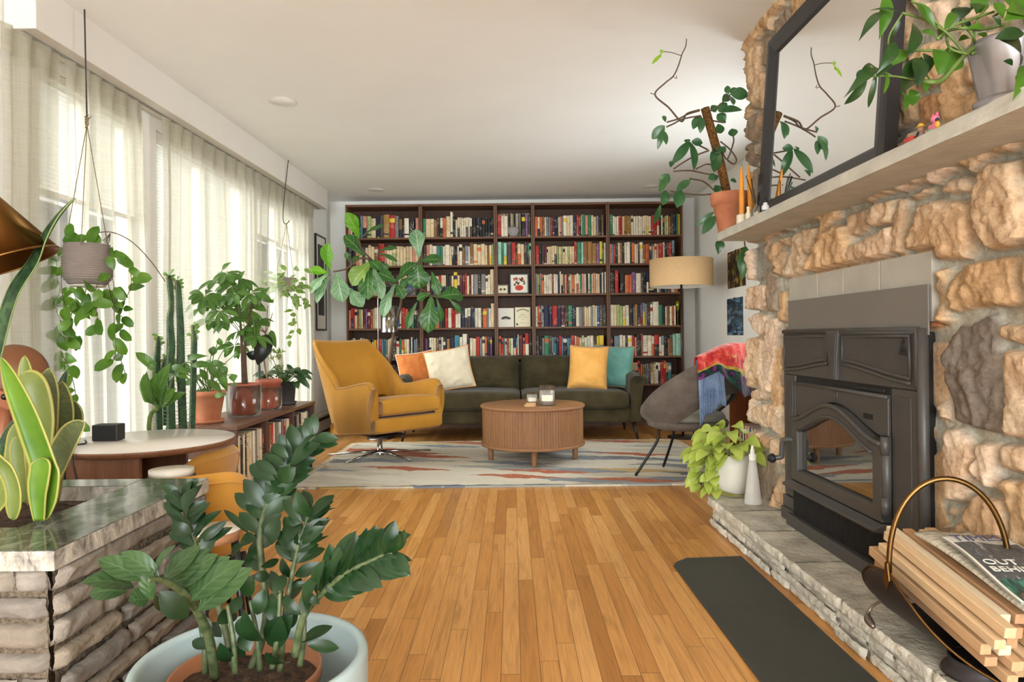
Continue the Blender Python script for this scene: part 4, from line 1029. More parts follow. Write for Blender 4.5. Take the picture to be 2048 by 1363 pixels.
# ================= yellow swivel armchair =================
def yellow_chair():
    ph = math.radians(45); C0 = V((-1.08, 5.53, 0)); z0 = .021
    U = V((cos(ph), sin(ph), 0)); W = V((sin(ph), -cos(ph), 0))        # chair's viewer-right, forward
    def L(x, y, z): return C0 + U * x + W * y + V((0, 0, z))
    m = fabric('mustard_velvet', (164, 112, 30), (178, 126, 42), 260, .85, .12, .1, 3); chrome = mat('chrome', (190, 188, 184), .18, .0, metal=1)
    t_ = thing('armchair', C0, 'mustard yellow high backed swivel armchair on a chrome star base', 'armchair')
    ss = lambda a, b, x: (lambda t: t * t * (3 - 2 * t))(max(0, min(1, (x - a) / (b - a))))
    tilt = lambda y: .195 + .12 * (y + .2) * .9     # the whole seat leans back a little
    NP = 72
    def path(s):     # outline seen from above: left arm, back, right arm;  s in 0..1
        q = abs(2 * s - 1); sg = -1 if s < .5 else 1
        # q: 1 = arm front, 0 = middle of the back
        if q > .46: y = -.12 + (.40 + .12) * (q - .46) / .54; x = .335; b = 0.0
        elif q > .30:
            a = (.46 - q) / .16; x = .335 - .065 * (1 - cos(a * pi / 2)); y = -.12 - .13 * sin(a * pi / 2); b = a
        else: x = .27 * q / .30; y = -.25 - .012 * (1 - (q / .30) ** 2); b = 1.0
        return sg * x, y, b, q
    TH_ = .062
    def fn(u, v):
        x, y, b, q = path(u); 
        bt = ss(.0, 1, b)
        # tops
        if b <= 0:
            ya = y; zt = .585 + .055 * ss(-.1, .34, ya) - .05 * ss(.34, .40, ya); tx, ty, tz = x * 1.02, ya, zt
        else:
            k = b if b < 1 else 1
            tx = x * (1.02 * (1 - k) + .99 * k); ty = y - .36 * k; tz = .585 + .375 * k ** .85
            if b >= 1: tz += -.012 * (1 - (q / .30) ** 2) - .03 * ss(.24, .30, q) * 0
        bx, by, bz = x * .93, y * .93 + .0, tilt(y)
        nx, ny = (x, 0) if b <= 0 else (x * (1 - b), -1.0 * b)
        l = math.hypot(nx, ny) or 1; nx, ny = nx / l, ny / l
        # section: outer bottom -> outer top -> inner top -> inner bottom
        sec = [(0, 0), (.0, .25), (.0, .6), (.0, .88), (.12, .97), (.5, 1.0), (.88, .97), (1, .88), (1, .6), (1, .38)]
        kk = v * (len(sec) - 1); i = min(int(kk), len(sec) - 2); f = kk - i
        off = sec[i][0] + (sec[i + 1][0] - sec[i][0]) * f; hh = sec[i][1] + (sec[i + 1][1] - sec[i][1]) * f
        px = bx + (tx - bx) * hh; py = by + (ty - by) * hh; pz = bz + (tz - bz) * hh
        bow = .03 * sin(pi * min(1, hh)) * (1 if b <= 0 else .3)
        th = TH_ * (1.0 if b <= 0 else 1.25)
        px += nx * (bow * (1 - off)) - nx * off * th; py += ny * (bow * (1 - off)) - ny * off * th
        return L(px, py, pz)
    mb = MB(); nv = 28; mb.grid(NP, nv, fn)
    for q in ([j * NP for j in range(nv - 1, -1, -1)], [j * NP + NP - 1 for j in range(nv)]):
        mb.f.append(q); mb.mi.append(0); mb.sm.append(True); mb.uv.append(None)
    mb.build('shell', m, t_)
    # seat body and cushion, both leaning back
    def soft(x0, x1, y0, y1, h0, h1, ex=.3, name='seat', bulge=0):
        mb = MB()
        def g(u, v):
            th = v * 2 * pi; c, s = cos(th), sin(th)
            yy = (abs(c) ** ex) * (1 if c > 0 else -1); zz = (abs(s) ** ex) * (1 if s > 0 else -1)
            q = 2 * u - 1; ed = max(0, 1 - abs(q) ** 12) ** .5
            y = (y0 + y1) / 2 + yy * (y1 - y0) / 2 * (.96 + .04 * ed)
            z = tilt(y) + (h0 + h1) / 2 + zz * (h1 - h0) / 2 * (.78 + .22 * ed) + (bulge * (1 - q * q) if zz > 0 else 0)
            return L(x0 + (x1 - x0) * u, y, z)
        mb.grid(26, 48, g)
        for q in ([j * 26 for j in range(47, -1, -1)], [j * 26 + 25 for j in range(48)]):
            mb.f.append(q); mb.mi.append(0); mb.sm.append(True); mb.uv.append(None)
        return mb.build(name, m, t_)
    soft(-.315, .315, -.24, .425, -.01, .115, .25, 'seat_frame')
    soft(-.27, .27, -.22, .455, .118, .255, .34, 'seat_cushion', .018)
    # piping along the top edge
    pts = [fn(s, 5 / 9) + V((0, 0, .002)) for s in [i / 90 for i in range(91)]]
    MB().tube([fn(i / 90, 3.9 / 9) for i in range(91)], .0045, 6).build('piping', fabric('mustard_pipe', (150, 104, 28), None, 260), t_)
    # base
    T = Matrix.Translation(C0)
    MB().lathe([(.030, .022), (.030, .055), (.022, .062), (.022, .16), (.05, .17), (.06, .185), (0, .185)], 28, T).build('post', chrome, t_)
    MB().box(L(0, .02, .192), (.26, .26, .012), Matrix.Rotation(ph, 4, 'Z')).build('swivel_plate', m_blackfr, t_)
    for (px, py) in ((658, 910), (853, 901.5), (689.5, 926.5), (820, 921)):
        q = Pz(px, py, .024); d = (q - C0); d.z = 0; d = d.normalized() * .42
        MB().tube([C0 + V((0, 0, .052)) + d * .05, C0 + V((0, 0, .046)) + d * .4, C0 + V((0, 0, .030)) + d], [.013, .011, .007], 8).build('foot', chrome, t_)
yellow_chair()

# ================= grey barrel chair with clothes on its back =================
def grey_chair():
    C0 = V((1.175, 4.60, 0)); ang = math.atan2(.67, -.74)               # facing
    m = fabric('grey_felt', (86, 76, 68), (104, 93, 84), 420, .95, .08, .2, 12); mleg = mat('leg_black', (36, 32, 32), .4, .05, metal=.4)
    t_ = thing('tub_chair', C0, 'grey felt tub chair with thin black legs beside the hearth, clothes over its back', 'armchair')
    def edge(a):       # a: angle from the facing direction, top edge
        f = (1 - cos(a)) / 2           # 0 front, 1 back
        r = .30 + .05 * f + .02 * sin(pi * f); z = .415 + .45 * f ** .95
        c = ang + a; return C0 + V((r * cos(c), r * sin(c), z)), V((cos(c), sin(c), 0))
    A0 = math.radians(38)
    def fn(u, v):
        a = A0 + (2 * pi - 2 * A0) * u; e, n = edge(a); f = (1 - cos(a)) / 2
        zb = .375 + .0 * f + .21 * max(0, (f - .55) / .45) ** 1.2
        cb = ang + a; rb = .245 + .075 * max(0, (f - .5) / .5)
        b = C0 + V((rb * cos(cb), rb * sin(cb), zb))
        sec = [(0, 0), (0, .5), (0, .93), (.3, 1.0), (.7, 1.0), (1, .93), (1, .5), (1, 0)]
        k = v * 7; i = min(int(k), 6); g = k - i
        off = sec[i][0] + (sec[i + 1][0] - sec[i][0]) * g; h = sec[i][1] + (sec[i + 1][1] - sec[i][1]) * g
        p = b + (e - b) * h + n * (.028 * sin(pi * h) * (1 - off)); return p - n * (.035 * off)
    mb = MB(); mb.grid(64, 22, fn)
    mb.f += [[j * 64 for j in range(21, -1, -1)], [j * 64 + 63 for j in range(22)]]; mb.mi += [0, 0]; mb.sm += [True, True]; mb.uv += [None, None]
    mb.build('backrest_shell', m, t_)
    T = Matrix.Translation(C0 + V((.0, 0, 0)))
    MB().lathe([(0, .345), (.22, .345), (.262, .36), (.27, .385), (.26, .40), (0, .40)], 48, T).build('seat', m, t_)
    MB().lathe([(0, .401), (.235, .402), (.25, .42), (.235, .445), (.12, .458), (0, .46)], 48, T).build('seat_cushion', fabric('grey_green_felt', (128, 126, 112), None, 420), t_)
    for px, py in ((1271, 957), (1327, 938), (1402, 979), (1392, 905)):
        q = Pz(px, py, .0)
        if px == 1392: q = V((1.44, 4.62, 0))
        d = V((q.x, q.y, 0)) - V((C0.x, C0.y, 0)); top = V((C0.x, C0.y, .345)) + d * .52
        zb = .022 if q.x < 1.45 and q.y > 4.39 else .001
        MB().tube(smoothpath([C0 + V((0, 0, .338)) + d * .15, top + V((0, 0, -.004)), V((q.x, q.y, 0)) * .14 + top * .86 + V((0, 0, -.05)), V((q.x, q.y, zb))], 5), .0095, 10).build('leg', mleg, t_)
    # garments hang from the chair: things of their own
    def drape(a0, a1, l_in, l_out, off, nn, seed, mats, name, rag=.03, short=False):
        mb = MB()
        def g(u, v):
            a = math.radians(a0 + (a1 - a0) * u); e, n = edge(a); a2 = e + n * .0
            wob = (float(fbm(np.array(u * 5 + seed), np.array(v * 1.7), 2, 3, seed)) - .5)
            fl = .022 * sin(u * nn + seed) * (abs(v - .45) + .25)
            lo = l_out * (1 + rag * 6 * (float(valnoise(np.array(u * 4), np.array(.5), seed)) - .5)); li = l_in
            if short: lo *= .30 + .70 * min(1, max(0, (u - .20) / .28))
            if v < .4: k = 1 - v / .4; d = -.035 - off - .015 * k + fl * .5; z = -li * k
            elif v < .6: k = (v - .4) / .2; d = -.035 - off + (.05 + 2 * off) * k; z = off + .012 * sin(pi * k)
            else: k = (v - .6) / .4; d = .015 + off + .05 * k * (1 - .4 * k) + fl; z = -lo * k
            return e + n * (d + wob * .05) + V((0, 0, z + .004 + wob * .02))
        mb.grid(56, 40, g); return mb
    t = NT('scarf_floral'); vec = t.coord((1, 1, 1)); n1 = t.noise(vec, 26, 5, .7, .8); n2 = t.noise(vec, 9, 4, .6)
    uvn = t.new('ShaderNodeUVMap'); sp = t.new('ShaderNodeSeparateXYZ'); t.l(uvn.outputs[0], sp.inputs[0])
    red = t.ramp(n1, [(.30, rgba((120, 22, 24))), (.46, rgba((176, 40, 38))), (.58, rgba((196, 70, 56))), (.68, rgba((196, 146, 92)))])
    pur = t.ramp(n2, [(.34, rgba((40, 14, 44))), (.46, rgba((86, 22, 78))), (.53, rgba((20, 66, 44))), (.60, rgba((22, 24, 40))), (.68, rgba((116, 44, 100)))], 'EASE')
    ol = t.ramp(n1, [(.3, rgba((96, 92, 30))), (.6, rgba((176, 150, 52)))])
    k = t.math('ADD', sp.outputs[1], t.math('MULTIPLY', n2, .10))
    col = t.mix(t.math('GREATER_THAN', k, .865), t.mix(t.math('GREATER_THAN', k, .82), red, ol), pur)
    ms = t.done(t.bsdf(col, .85, 0, .2, t.bump(n1, .3, .004), sheen=.3))
    mb = drape(127, 214, .17, .31, .032, 10, 4, None, 'scarf', .04, True)
    o = mb.build('shawl', ms, solid=.004); tag(o, 'red floral shawl with purple and green underside thrown over the grey tub chair', 'shawl')
    t = NT('denim'); vec = t.coord((1, 1, 1)); n1 = t.noise(vec, 160, 2); n2 = t.noise(vec, 7, 4)
    md = t.done(t.bsdf(t.mix(.4, t.ramp(n2, [(.3, rgba((58, 78, 110))), (.7, rgba((132, 152, 178)))]), t.ramp(n1, [(.3, rgba((70, 90, 120))), (.7, rgba((150, 166, 188)))])), .9, 0, .2, t.bump(n1, .3, .002)))
    mb = drape(128, 152, .05, .34, .008, 7, 8, None, 'jacket', .05)
    o = mb.build('denim_jacket', md, solid=.004); tag(o, 'faded blue denim jacket hanging down the grey tub chair from under the shawl', 'jacket')
grey_chair()

# ================= lamps =================
def drum_lamp():
    c = P(1362.5, 555, 6.42); x, y = c.x, 6.42
    t_ = thing('floor_lamp', (x, y, 0), 'floor lamp with a wide beige drum shade at the right end of the sofa', 'floor lamp')
    T = Matrix.Translation((x, y, 0)); r = .293
    z1 = P(1362, 519, 6.42).z; z0 = P(1362, 573, 6.42).z
    ms = mat('linen_shade', (206, 170, 124), .9, .08, 30, .3, 300, .001, stretch=(1, 1, 6)); 
    MB().lathe([(r, z0), (r, z1), (r - .003, z1), (r - .003, z0), (r, z0)], 72, T).build('lamp_shade', ms, t_)
    MB().lathe([(r - .0035, z0 + .001), (r - .0035, z1 - .001)], 72, T).build('shade_lining', mat('shade_lining', (226, 220, 208), .8, .0), t_)
    MB().lathe([(r - .0036, z0 + .03), (r - .0036, z0 + .034)], 8, T)
    dk = mat('lamp_bronze', (58, 48, 42), .35, .05, metal=.6)
    MB().tube([V((x, y, .012)), V((x, y, z1 - .04))], .011, 14).build('pole', dk, t_)
    MB().lathe([(0, .0), (.14, .0), (.145, .006), (.14, .014), (.02, .02), (0, .02)], 40, T).build('base', dk, t_)
    mb = MB()
    for k in range(3):
        a = 2 * pi * k / 3 + .3; mb.tube([V((x, y, z1 - .05)), V((x + (r - .004) * cos(a), y + (r - .004) * sin(a), z1 - .02))], .0025, 6)
    mb.build('spider', dk, t_)
    mb = MB(); mb.lathe([(0, z0 + .06), (.02, z0 + .065), (.03, z0 + .10), (.018, z0 + .14), (.012, z0 + .16), (0, z0 + .16)], 20, T @ Matrix.Translation((.05, 0, 0))); mb.build('bulb', mat('bulb_white', (232, 230, 224), .4, 0), t_)
drum_lamp()
def glass_lamp():
    p = P(757, 700, 6.56); x, y = p.x, 6.56
    t_ = thing('floor_lamp', (x, y, 0), 'slim steel floor lamp with a clear glass cylinder shade behind the yellow armchair', 'floor lamp')
    st = mat('brushed_steel', (168, 158, 154), .3, 0, metal=1)
    c = P(778.5, 642, 6.56); r = .082; z0 = P(778, 664, 6.56).z; z1 = P(778, 611, 6.56).z
    MB().tube([V((x, y, .01)), V((x, y, z1 + .07)), V((x + .02, y, z1 + .10)), V((c.x - .01, y, z1 + .10)), V((c.x, y, z1 + .085)), V((c.x, y, z1 - .02))], .006, 10).build('pole', st, t_)
    T = Matrix.Translation((c.x, y, 0))
    MB().lathe([(r, z0), (r, z1), (r - .003, z1), (r - .003, z0), (r, z0)], 48, T).build('glass_shade', glassy('lamp_glass', (.86, .85, .84, 1), .55, .12), t_)
    MB().lathe([(0, z1 - .03), (.018, z1 - .03), (.018, z1 - .09), (.022, z1 - .095), (0, z1 - .1)], 20, T).build('socket', mat('brass_socket', (186, 150, 92), .3, .1, metal=1), t_)
    MB().lathe([(0, z0 + .035), (.022, z0 + .05), (.03, z0 + .08), (.02, z0 + .115), (.014, z1 - .1)], 20, T).build('bulb', mat('bulb_amber', (206, 170, 112), .2, 0), t_)
    MB().lathe([(0, 0), (.12, 0), (.12, .012), (.01, .016), (0, .016)], 36, Matrix.Translation((x, y, 0))).build('base', st, t_)
glass_lamp()

# ================= record console =================
m_cons = wood('console_walnut', (84, 58, 46), (122, 90, 74), 1, .4); m_consv = wood('console_walnut_v', (80, 52, 42), (112, 78, 64), 2, .5)
CXF, CXB, CY0, CY1, CZT = -1.50, -1.885, 3.70, 5.17, .497
def console():
    t_ = thing('record_console', ((CXF + CXB) / 2, (CY0 + CY1) / 2, 0), 'low walnut record console full of records under the window plants', 'console')
    MB().bx(CXB, CXF + .006, CY0, CY1, CZT - .022, CZT).build('top', m_cons, t_, bevel=.003)
    yd = [CY0, 4.185, 4.69, CY1]
    MB().bx(CXB, CXF, CY0 + .003, CY0 + .023, .10, CZT - .023).build('side_panel', m_consv, t_, bevel=.002)
    MB().bx(CXB, CXF, CY1 - .023, CY1 - .003, .10, CZT - .023).build('side_panel', m_consv, t_, bevel=.002)
    for y in yd[1:3]: MB().bx(CXB + .01, CXF - .004, y - .009, y + .009, .121, CZT - .023).build('divider', m_consv, t_, bevel=.002)
    MB().bx(CXB, CXF, CY0 + .024, CY1 - .024, .10, .12).build('bottom_panel', m_cons, t_, bevel=.002)
    MB().bx(CXB, CXB + .008, CY0 + .024, CY1 - .024, .121, CZT - .023).build('back_panel', m_consv, t_)
    for x in (CXF - .03, CXB + .03):
        for y in (CY0 + .05, CY1 - .04): MB().box((x, y, .05), (.03, .03, .0995)).build('leg', m_blackfr, t_, bevel=.002)
    seqs = ["p9 w8 c7 d6 c9 w8 k4 c6 w8 c7 k5 w8 g6 k9 c5 w6 B6 k7", "k6 m7 B6 O5 r9 B6 w5 c6 g5 c7 w5 d6 g6 r8 p5 w5 b6 c6 w7 k5", "d6 B7 k8 c6 g5 w6 c7 g6 d5 c9 c8 w8 k6 c7 b6 w5 k6 d7"]
    cn = ['left compartment', 'middle compartment', 'right compartment']
    rr = random.Random(8)
    for ci, s in enumerate(seqs):
        a, b = yd[ci] + (.025 if ci == 0 else .011), yd[ci + 1] - (.025 if ci == 2 else .011)
        tk = [(q[0], int(q[1])) for q in s.split()]; tot = sum(w for _, w in tk); k = (b - a) * .97 / tot; y = a
        for i, (c, w) in enumerate(tk):
            ww = w * k; h = .313 + rr.uniform(-.006, .004); mb = MB(); bookgeom(mb, ww - .0012, h, .31, c, rr)
            used = sorted(set(mb.mi)); mp = {m_: j for j, m_ in enumerate(used)}; mb.mi = [mp[m_] for m_ in mb.mi]
            me = bpy.data.meshes.new('record'); me.from_pydata(mb.v, [], mb.f)
            for m_ in used: me.materials.append(BMATS[m_])
            me.polygons.foreach_set('material_index', mb.mi); me.polygons.foreach_set('use_smooth', mb.sm); me.update()
            o = bpy.data.objects.new('record', me); COL.objects.link(o); o.location = (CXF - .012 - rr.uniform(0, .02), y + ww / 2, .1206); o.rotation_euler = (0, 0, pi / 2); MW[o.name] = o.matrix_world
            n = len(tk); pos = (ORD[i] + ' from the left') if i < n / 2 else (ORD[n - 1 - i] + ' from the right')
            tag(o, '%s record sleeve, %s in the %s of the walnut console' % (PAL[c][1], pos, cn[ci]), 'record', 'records in the walnut console')
            y += ww
console()
# ================= stove insert (fireplace frame: x towards the wall, y along it) =================
m_iron = mat('cast_iron', (66, 63, 61), .55, .08, 14, .25, 240, .001, spec=.45)
m_irons = mat('cast_iron_smooth', (70, 67, 64), .42, .05, 10, .06, 200, .001, spec=.45)
m_soot = mat('iron_dark', (22, 21, 21), .6, .05)
SXF = 1.262
def stove():
    t_ = thing('stove_insert', (1.29, 2.53, HZ), 'black cast iron wood stove insert with an arched glass door in the fieldstone fireplace', 'stove', M=RT)
    def q(x, y, X=SXF): p = PF(x, y, X); return (p.y, p.z)
    def plate(pts, X0, dep, name, mat_=m_irons, bev=.003, parent=None, X=SXF, M2=None):
        mb = MB(); mb.prism([q(x, y, X) for x, y in pts][::-1], (X0, 0, 0), (0, 1, 0), (0, 0, 1), (1, 0, 0), dep)
        return mb.build(name, mat_, parent or t_, RT, bevel=bev)
    zb, yl, yr = HZ + .0015, 3.045, 2.045
    za, zt, zp = .795, .982, 1.112
    # heavy shadowed body behind the castings
    MB().bx(1.268, XS + .05, yr + .01, yl - .01, zb, .97).build('body', m_soot, t_, RT)
    # steel closure plate above the casting
    MB().bx(1.271, 1.276, 2.018, 3.012, .96, zp).build('closure_plate', mat('steel_plate', (112, 107, 101), .5, .05, 6, .05, 100, .001), t_, RT, bevel=.001)
    # upper surround: frame, keystone and two hammered panels with a curved lower edge
    arch = lambda y: .835 + .022 * cos((y - 2.545) / .5 * pi)          # curved moulding
    mb = MB(); n = 40
    low = [(yr + (yl - yr) * k / n, .790) for k in range(n + 1)]
    mb.prism(low + [(yl, zt), (yr, zt)], (SXF, 0, 0), (0, 1, 0), (0, 0, 1), (1, 0, 0), .012)
    mb.build('upper_surround', m_irons, t_, RT, bevel=.003)
    yk0, yk1 = 2.53, 2.60
    for a, b in ((yr + .045, 2.508), (2.63, yl - .02)):
        pts = [(a + (b - a) * k / 24, arch(a + (b - a) * k / 24) + .012) for k in range(25)]
        mb = MB(); mb.prism(pts + [(b, .952), (a, .952)], (SXF - .003, 0, 0), (0, 1, 0), (0, 0, 1), (1, 0, 0), .006); mb.build('hammered_panel', m_iron, t_, RT, bevel=.0015)
        rim = [V((SXF - .004, y, z)) for y, z in pts] + [V((SXF - .004, b, .956)), V((SXF - .004, a, .956)), V((SXF - .004, *pts[0]))]
        mb = MB(); mb.tube(rim, .0055, 8); mb.tube([V((SXF - .003, y, z - .016)) for y, z in pts], .0065, 8); mb.build('moulding', m_irons, t_, RT)
    mb = MB(); mb.prism([(2.545, .792), (2.588, .792), (2.618, zt - .004), (2.522, zt - .004)], (SXF - .014, 0, 0), (0, 1, 0), (0, 0, 1), (1, 0, 0), .016); mb.build('keystone', m_irons, t_, RT, bevel=.002)
    mb = MB(); mb.prism([(2.552, .80), (2.581, .80), (2.606, zt - .014), (2.534, zt - .014)], (SXF - .0165, 0, 0), (0, 1, 0), (0, 0, 1), (1, 0, 0), .004); mb.build('keystone_face', m_iron, t_, RT, bevel=.001)
    mb = MB(); mb.tube([V((SXF - .002, yr + .008, z)) for z in (.80, zt - .012)] + [V((SXF - .002, yr + .008, zt - .006)), V((SXF - .002, yl - .01, zt - .006))], .010, 10); mb.build('crown_moulding', m_irons, t_, RT)
    # small cast maker's mark: a drawn crest, no lettering
    mb = MB()
    for (dy, z, w, h) in ((0, .900, .040, .004), (0, .906, .032, .004), (.010, .913, .006, .012), (-.010, .913, .006, .012), (0, .913, .007, .014), (0, .924, .018, .004), (.003, .934, .010, .010), (-.004, .940, .008, .010), (0, .948, .005, .006)):
        mb.box((SXF - .0045, 2.125 + dy, z), (.004, w, h))
    o = mb.build('crest', m_soot, t_, RT); o['label'] = 'small dark cast crest'
    # side columns
    for a, b in ((yr, yr + .155), (yl - .118, yl)):
        MB().bx(SXF, SXF + .014, a, b, .255, .788).build('column', m_irons, t_, RT, bevel=.003)
        MB().bx(SXF - .003, SXF + .004, a + .045 if a < 2.4 else a + .024, b - .02 if a < 2.4 else b - .03, .275, .765).build('column_panel', m_iron, t_, RT, bevel=.002)
        MB().bx(SXF - .010, SXF + .014, a - .002, b + .002, HZ + .055, .252).build('column_base', m_irons, t_, RT, bevel=.003)
        MB().bx(SXF - .018, SXF + .014, a - .006, b + .006, zb, HZ + .053).build('column_foot', m_irons, t_, RT, bevel=.003)
    MB().tube([V((SXF + .006, yr - .004, .26)), V((SXF + .006, yr - .004, .98))], .016, 12).build('edge_bead', m_irons, t_, RT)
    # recessed firebox front
    dy0, dy1 = yr + .168, yl - .135        # door extents
    XF = SXF + .004
    MB().bx(SXF + .012, SXF + .016, dy0 - .012, dy1 + .02, .26, .788).build('inner_face', m_soot, t_, RT)
    mb = MB(); hd = [(dy0, .655), (dy1, .655), (dy1, .762), (dy0, .762)]
    ydm = (dy0 + dy1) / 2; hw = (dy1 - dy0) / 2
    am = lambda y, top, sag: top - sag * (1 - cos(min(1, abs(y - ydm) / hw) * pi)) / 2
    N = 36
    pts = [(dy0 + (dy1 - dy0) * k / N, am(dy0 + (dy1 - dy0) * k / N, .705, .085)) for k in range(N + 1)]
    mb.prism(pts + [(dy1, .764), (dy0, .764)], (SXF - .004, 0, 0), (0, 1, 0), (0, 0, 1), (1, 0, 0), .012)
    mb.build('header_plate', m_irons, t_, RT, bevel=.002)
    mb = MB(); mb.tube([V((SXF - .006, dy0, .757)), V((SXF - .006, dy1, .757))], .007, 8)
    mb.tube([V((SXF - .005, ydm + .012, .75)), V((SXF - .005, ydm + .008, .708))], .0025, 6); mb.tube([V((SXF - .005, ydm - .018, .75)), V((SXF - .005, ydm - .012, .708))], .0025, 6); mb.build('header_moulding', m_irons, t_, RT)
    MB().bx(SXF - .0052, SXF - .003, dy0 + .09, dy0 + .15, .672, .690).build('air_slot', m_soot, t_, RT)
    MB().bx(SXF - .004, SXF + .01, dy0 + .03, dy0 + .2, .770, .781).build('damper_slot', m_soot, t_, RT)
    # door with arched frame and glass
    zd0 = .345
    outer = [(dy0 + (dy1 - dy0) * k / N, am(dy0 + (dy1 - dy0) * k / N, .698, .09)) for k in range(N + 1)]
    fw = .058
    inner = [(dy0 + fw + (dy1 - dy0 - 2 * fw) * k / N, am(dy0 + fw + (dy1 - dy0 - 2 * fw) * k / N, .698, .09) - .056) for k in range(N + 1)]
    loopo = outer + [(dy1, zd0), (dy0, zd0)]; loopi = inner + [(dy1 - fw, zd0 + .05), (dy0 + fw, zd0 + .05)]
    def ringmesh(a, b, xa, xb):
        mb = MB(); n = len(a); vs = []
        for lp, x in ((a, xb), (a, xa), (b, xa - .0), (b, xb)): vs += [(x, y, z) for y, z in lp]
        fs = []
        for r in range(3):
            for i in range(n): fs.append((r * n + i, r * n + (i + 1) % n, (r + 1) * n + (i + 1) % n, (r + 1) * n + i))
        mb.add(vs, fs, 0, False); return mb
    ringmesh(loopo, loopi, SXF - .028, SXF + .01).build('door_frame', m_irons, t_, RT, bevel=.006, seg=3)
    cen = lambda lp, d: [(y + d * (1 if y < ydm else -1) * (abs(y - ydm) > hw - fw - .001), z) for y, z in lp]
    mb = MB(); mb.tube([V((SXF - .029, y, z - .004)) for y, z in outer], .009, 8); mb.tube([V((SXF - .029, y, z + .010)) for y, z in inner], .006, 8); mb.build('door_moulding', m_irons, t_, RT)
    mb = MB(); mb.prism(loopi[::-1], (SXF - .006, 0, 0), (0, 1, 0), (0, 0, 1), (1, 0, 0), .003)
    t = NT('stove_glass'); a = t.bsdf((.012, .011, .01, 1), .03, 0, .9, coat=0); gl = t.new('ShaderNodeBsdfGlossy'); gl.inputs['Roughness'].default_value = .02; gl.inputs['Color'].default_value = (.8, .78, .74, 1)
    m_ = t.new('ShaderNodeMixShader'); m_.inputs[0].default_value = .30; t.l(a, m_.inputs[1]); t.l(gl.outputs[0], m_.inputs[2])
    mb.build('door_glass', t.done(m_.outputs[0]), t_, RT)
    for z in (.40, .60): MB().lathe([(0, -.03), (.013, -.03), (.015, 0), (.013, .03), (0, .03)], 14, Matrix.Translation((SXF - .02, dy0 - .008, z))).build('hinge', m_irons, t_, RT)
    MB().tube([V((SXF - .012, dy0 - .002, .36)), V((SXF - .012, dy0 - .002, .63))], .016, 12).build('hinge_post', m_irons, t_, RT)
    # handle
    hy = dy1 + .015
    mb = MB(); mb.tube(smoothpath([V((SXF - .01, hy - .03, .512)), V((SXF - .05, hy - .005, .514)), V((SXF - .058, hy + .006, .49)), V((SXF - .058, hy + .01, .45)), V((SXF - .06, hy + .012, .436)), V((SXF - .085, hy + .02, .43))], 5), [.011] * 26, 10); mb.build('handle', m_irons, t_, RT)
    MB().lathe([(0, -.018), (.012, -.014), (.021, 0), (.021, .008), (.012, .018), (0, .02)], 20, Matrix.Translation((SXF - .098, hy + .025, .428)) @ Matrix.Rotation(pi / 2, 4, 'Y')).build('handle_knob', m_soot, t_, RT)
    # ash lip, grille and base
    mb = MB(); mb.prism([(SXF - .060, .318), (SXF - .062, .328), (SXF - .03, .343), (SXF + .01, .343), (SXF + .01, .312), (SXF - .03, .312)], (0, dy0 - .01, 0), (1, 0, 0), (0, 0, 1), (0, 1, 0), dy1 - dy0 + .03); mb.build('ash_lip', m_irons, t_, RT, bevel=.003)
    mb = MB(); n = 62; w = dy1 - dy0
    MB().bx(SXF + .004, SXF + .012, dy0 - .005, dy1 + .015, HZ + .05, .314).build('grille_back', m_soot, t_, RT)
    for k in range(n):
        y = dy0 + w * (k + .5) / n; mb.bx(SXF - .022, SXF + .004, y - .0028, y + .0028, HZ + .052, .312)
    mb.build('grille', m_soot, t_, RT)
    MB().bx(SXF - .045, SXF + .01, dy0 - .02, (dy0 + dy1) / 2 - .001, zb, HZ + .05).build('base_plate', m_irons, t_, RT, bevel=.004)
    MB().bx(SXF - .045, SXF + .01, (dy0 + dy1) / 2 + .001, dy1 + .022, zb, HZ + .05).build('base_plate', m_irons, t_, RT, bevel=.004)
stove()
def lintel():
    t_ = thing('lintel_blocks', (1.30, 2.55, 1.05), 'row of pale grey cut stone blocks above the black stove insert', 'lintel', M=RT)
    mb_ = mat('cut_stone', (168, 164, 152), .85, .08, 9, .2, 120, .002)
    ys = [2.015, 2.30, 2.545, 2.755, 3.035]
    for a, b in zip(ys[:-1], ys[1:]): MB().bx(1.284, 1.36, a + .003, b - .003, 1.0, 1.212).build('block', mb_, t_, RT, bevel=.003)
    MB().bx(1.289, 1.35, 2.02, 3.03, 1.0, 1.208).build('mortar', mat('lintel_mortar', (190, 174, 138), .9, .1, 30), t_, RT)
    MB().bx(1.286, 1.33, 1.995, 2.03, .985, .998).build('iron_angle', mat('rust_iron', (150, 98, 66), .7, .2, 40), t_, RT)
lintel()

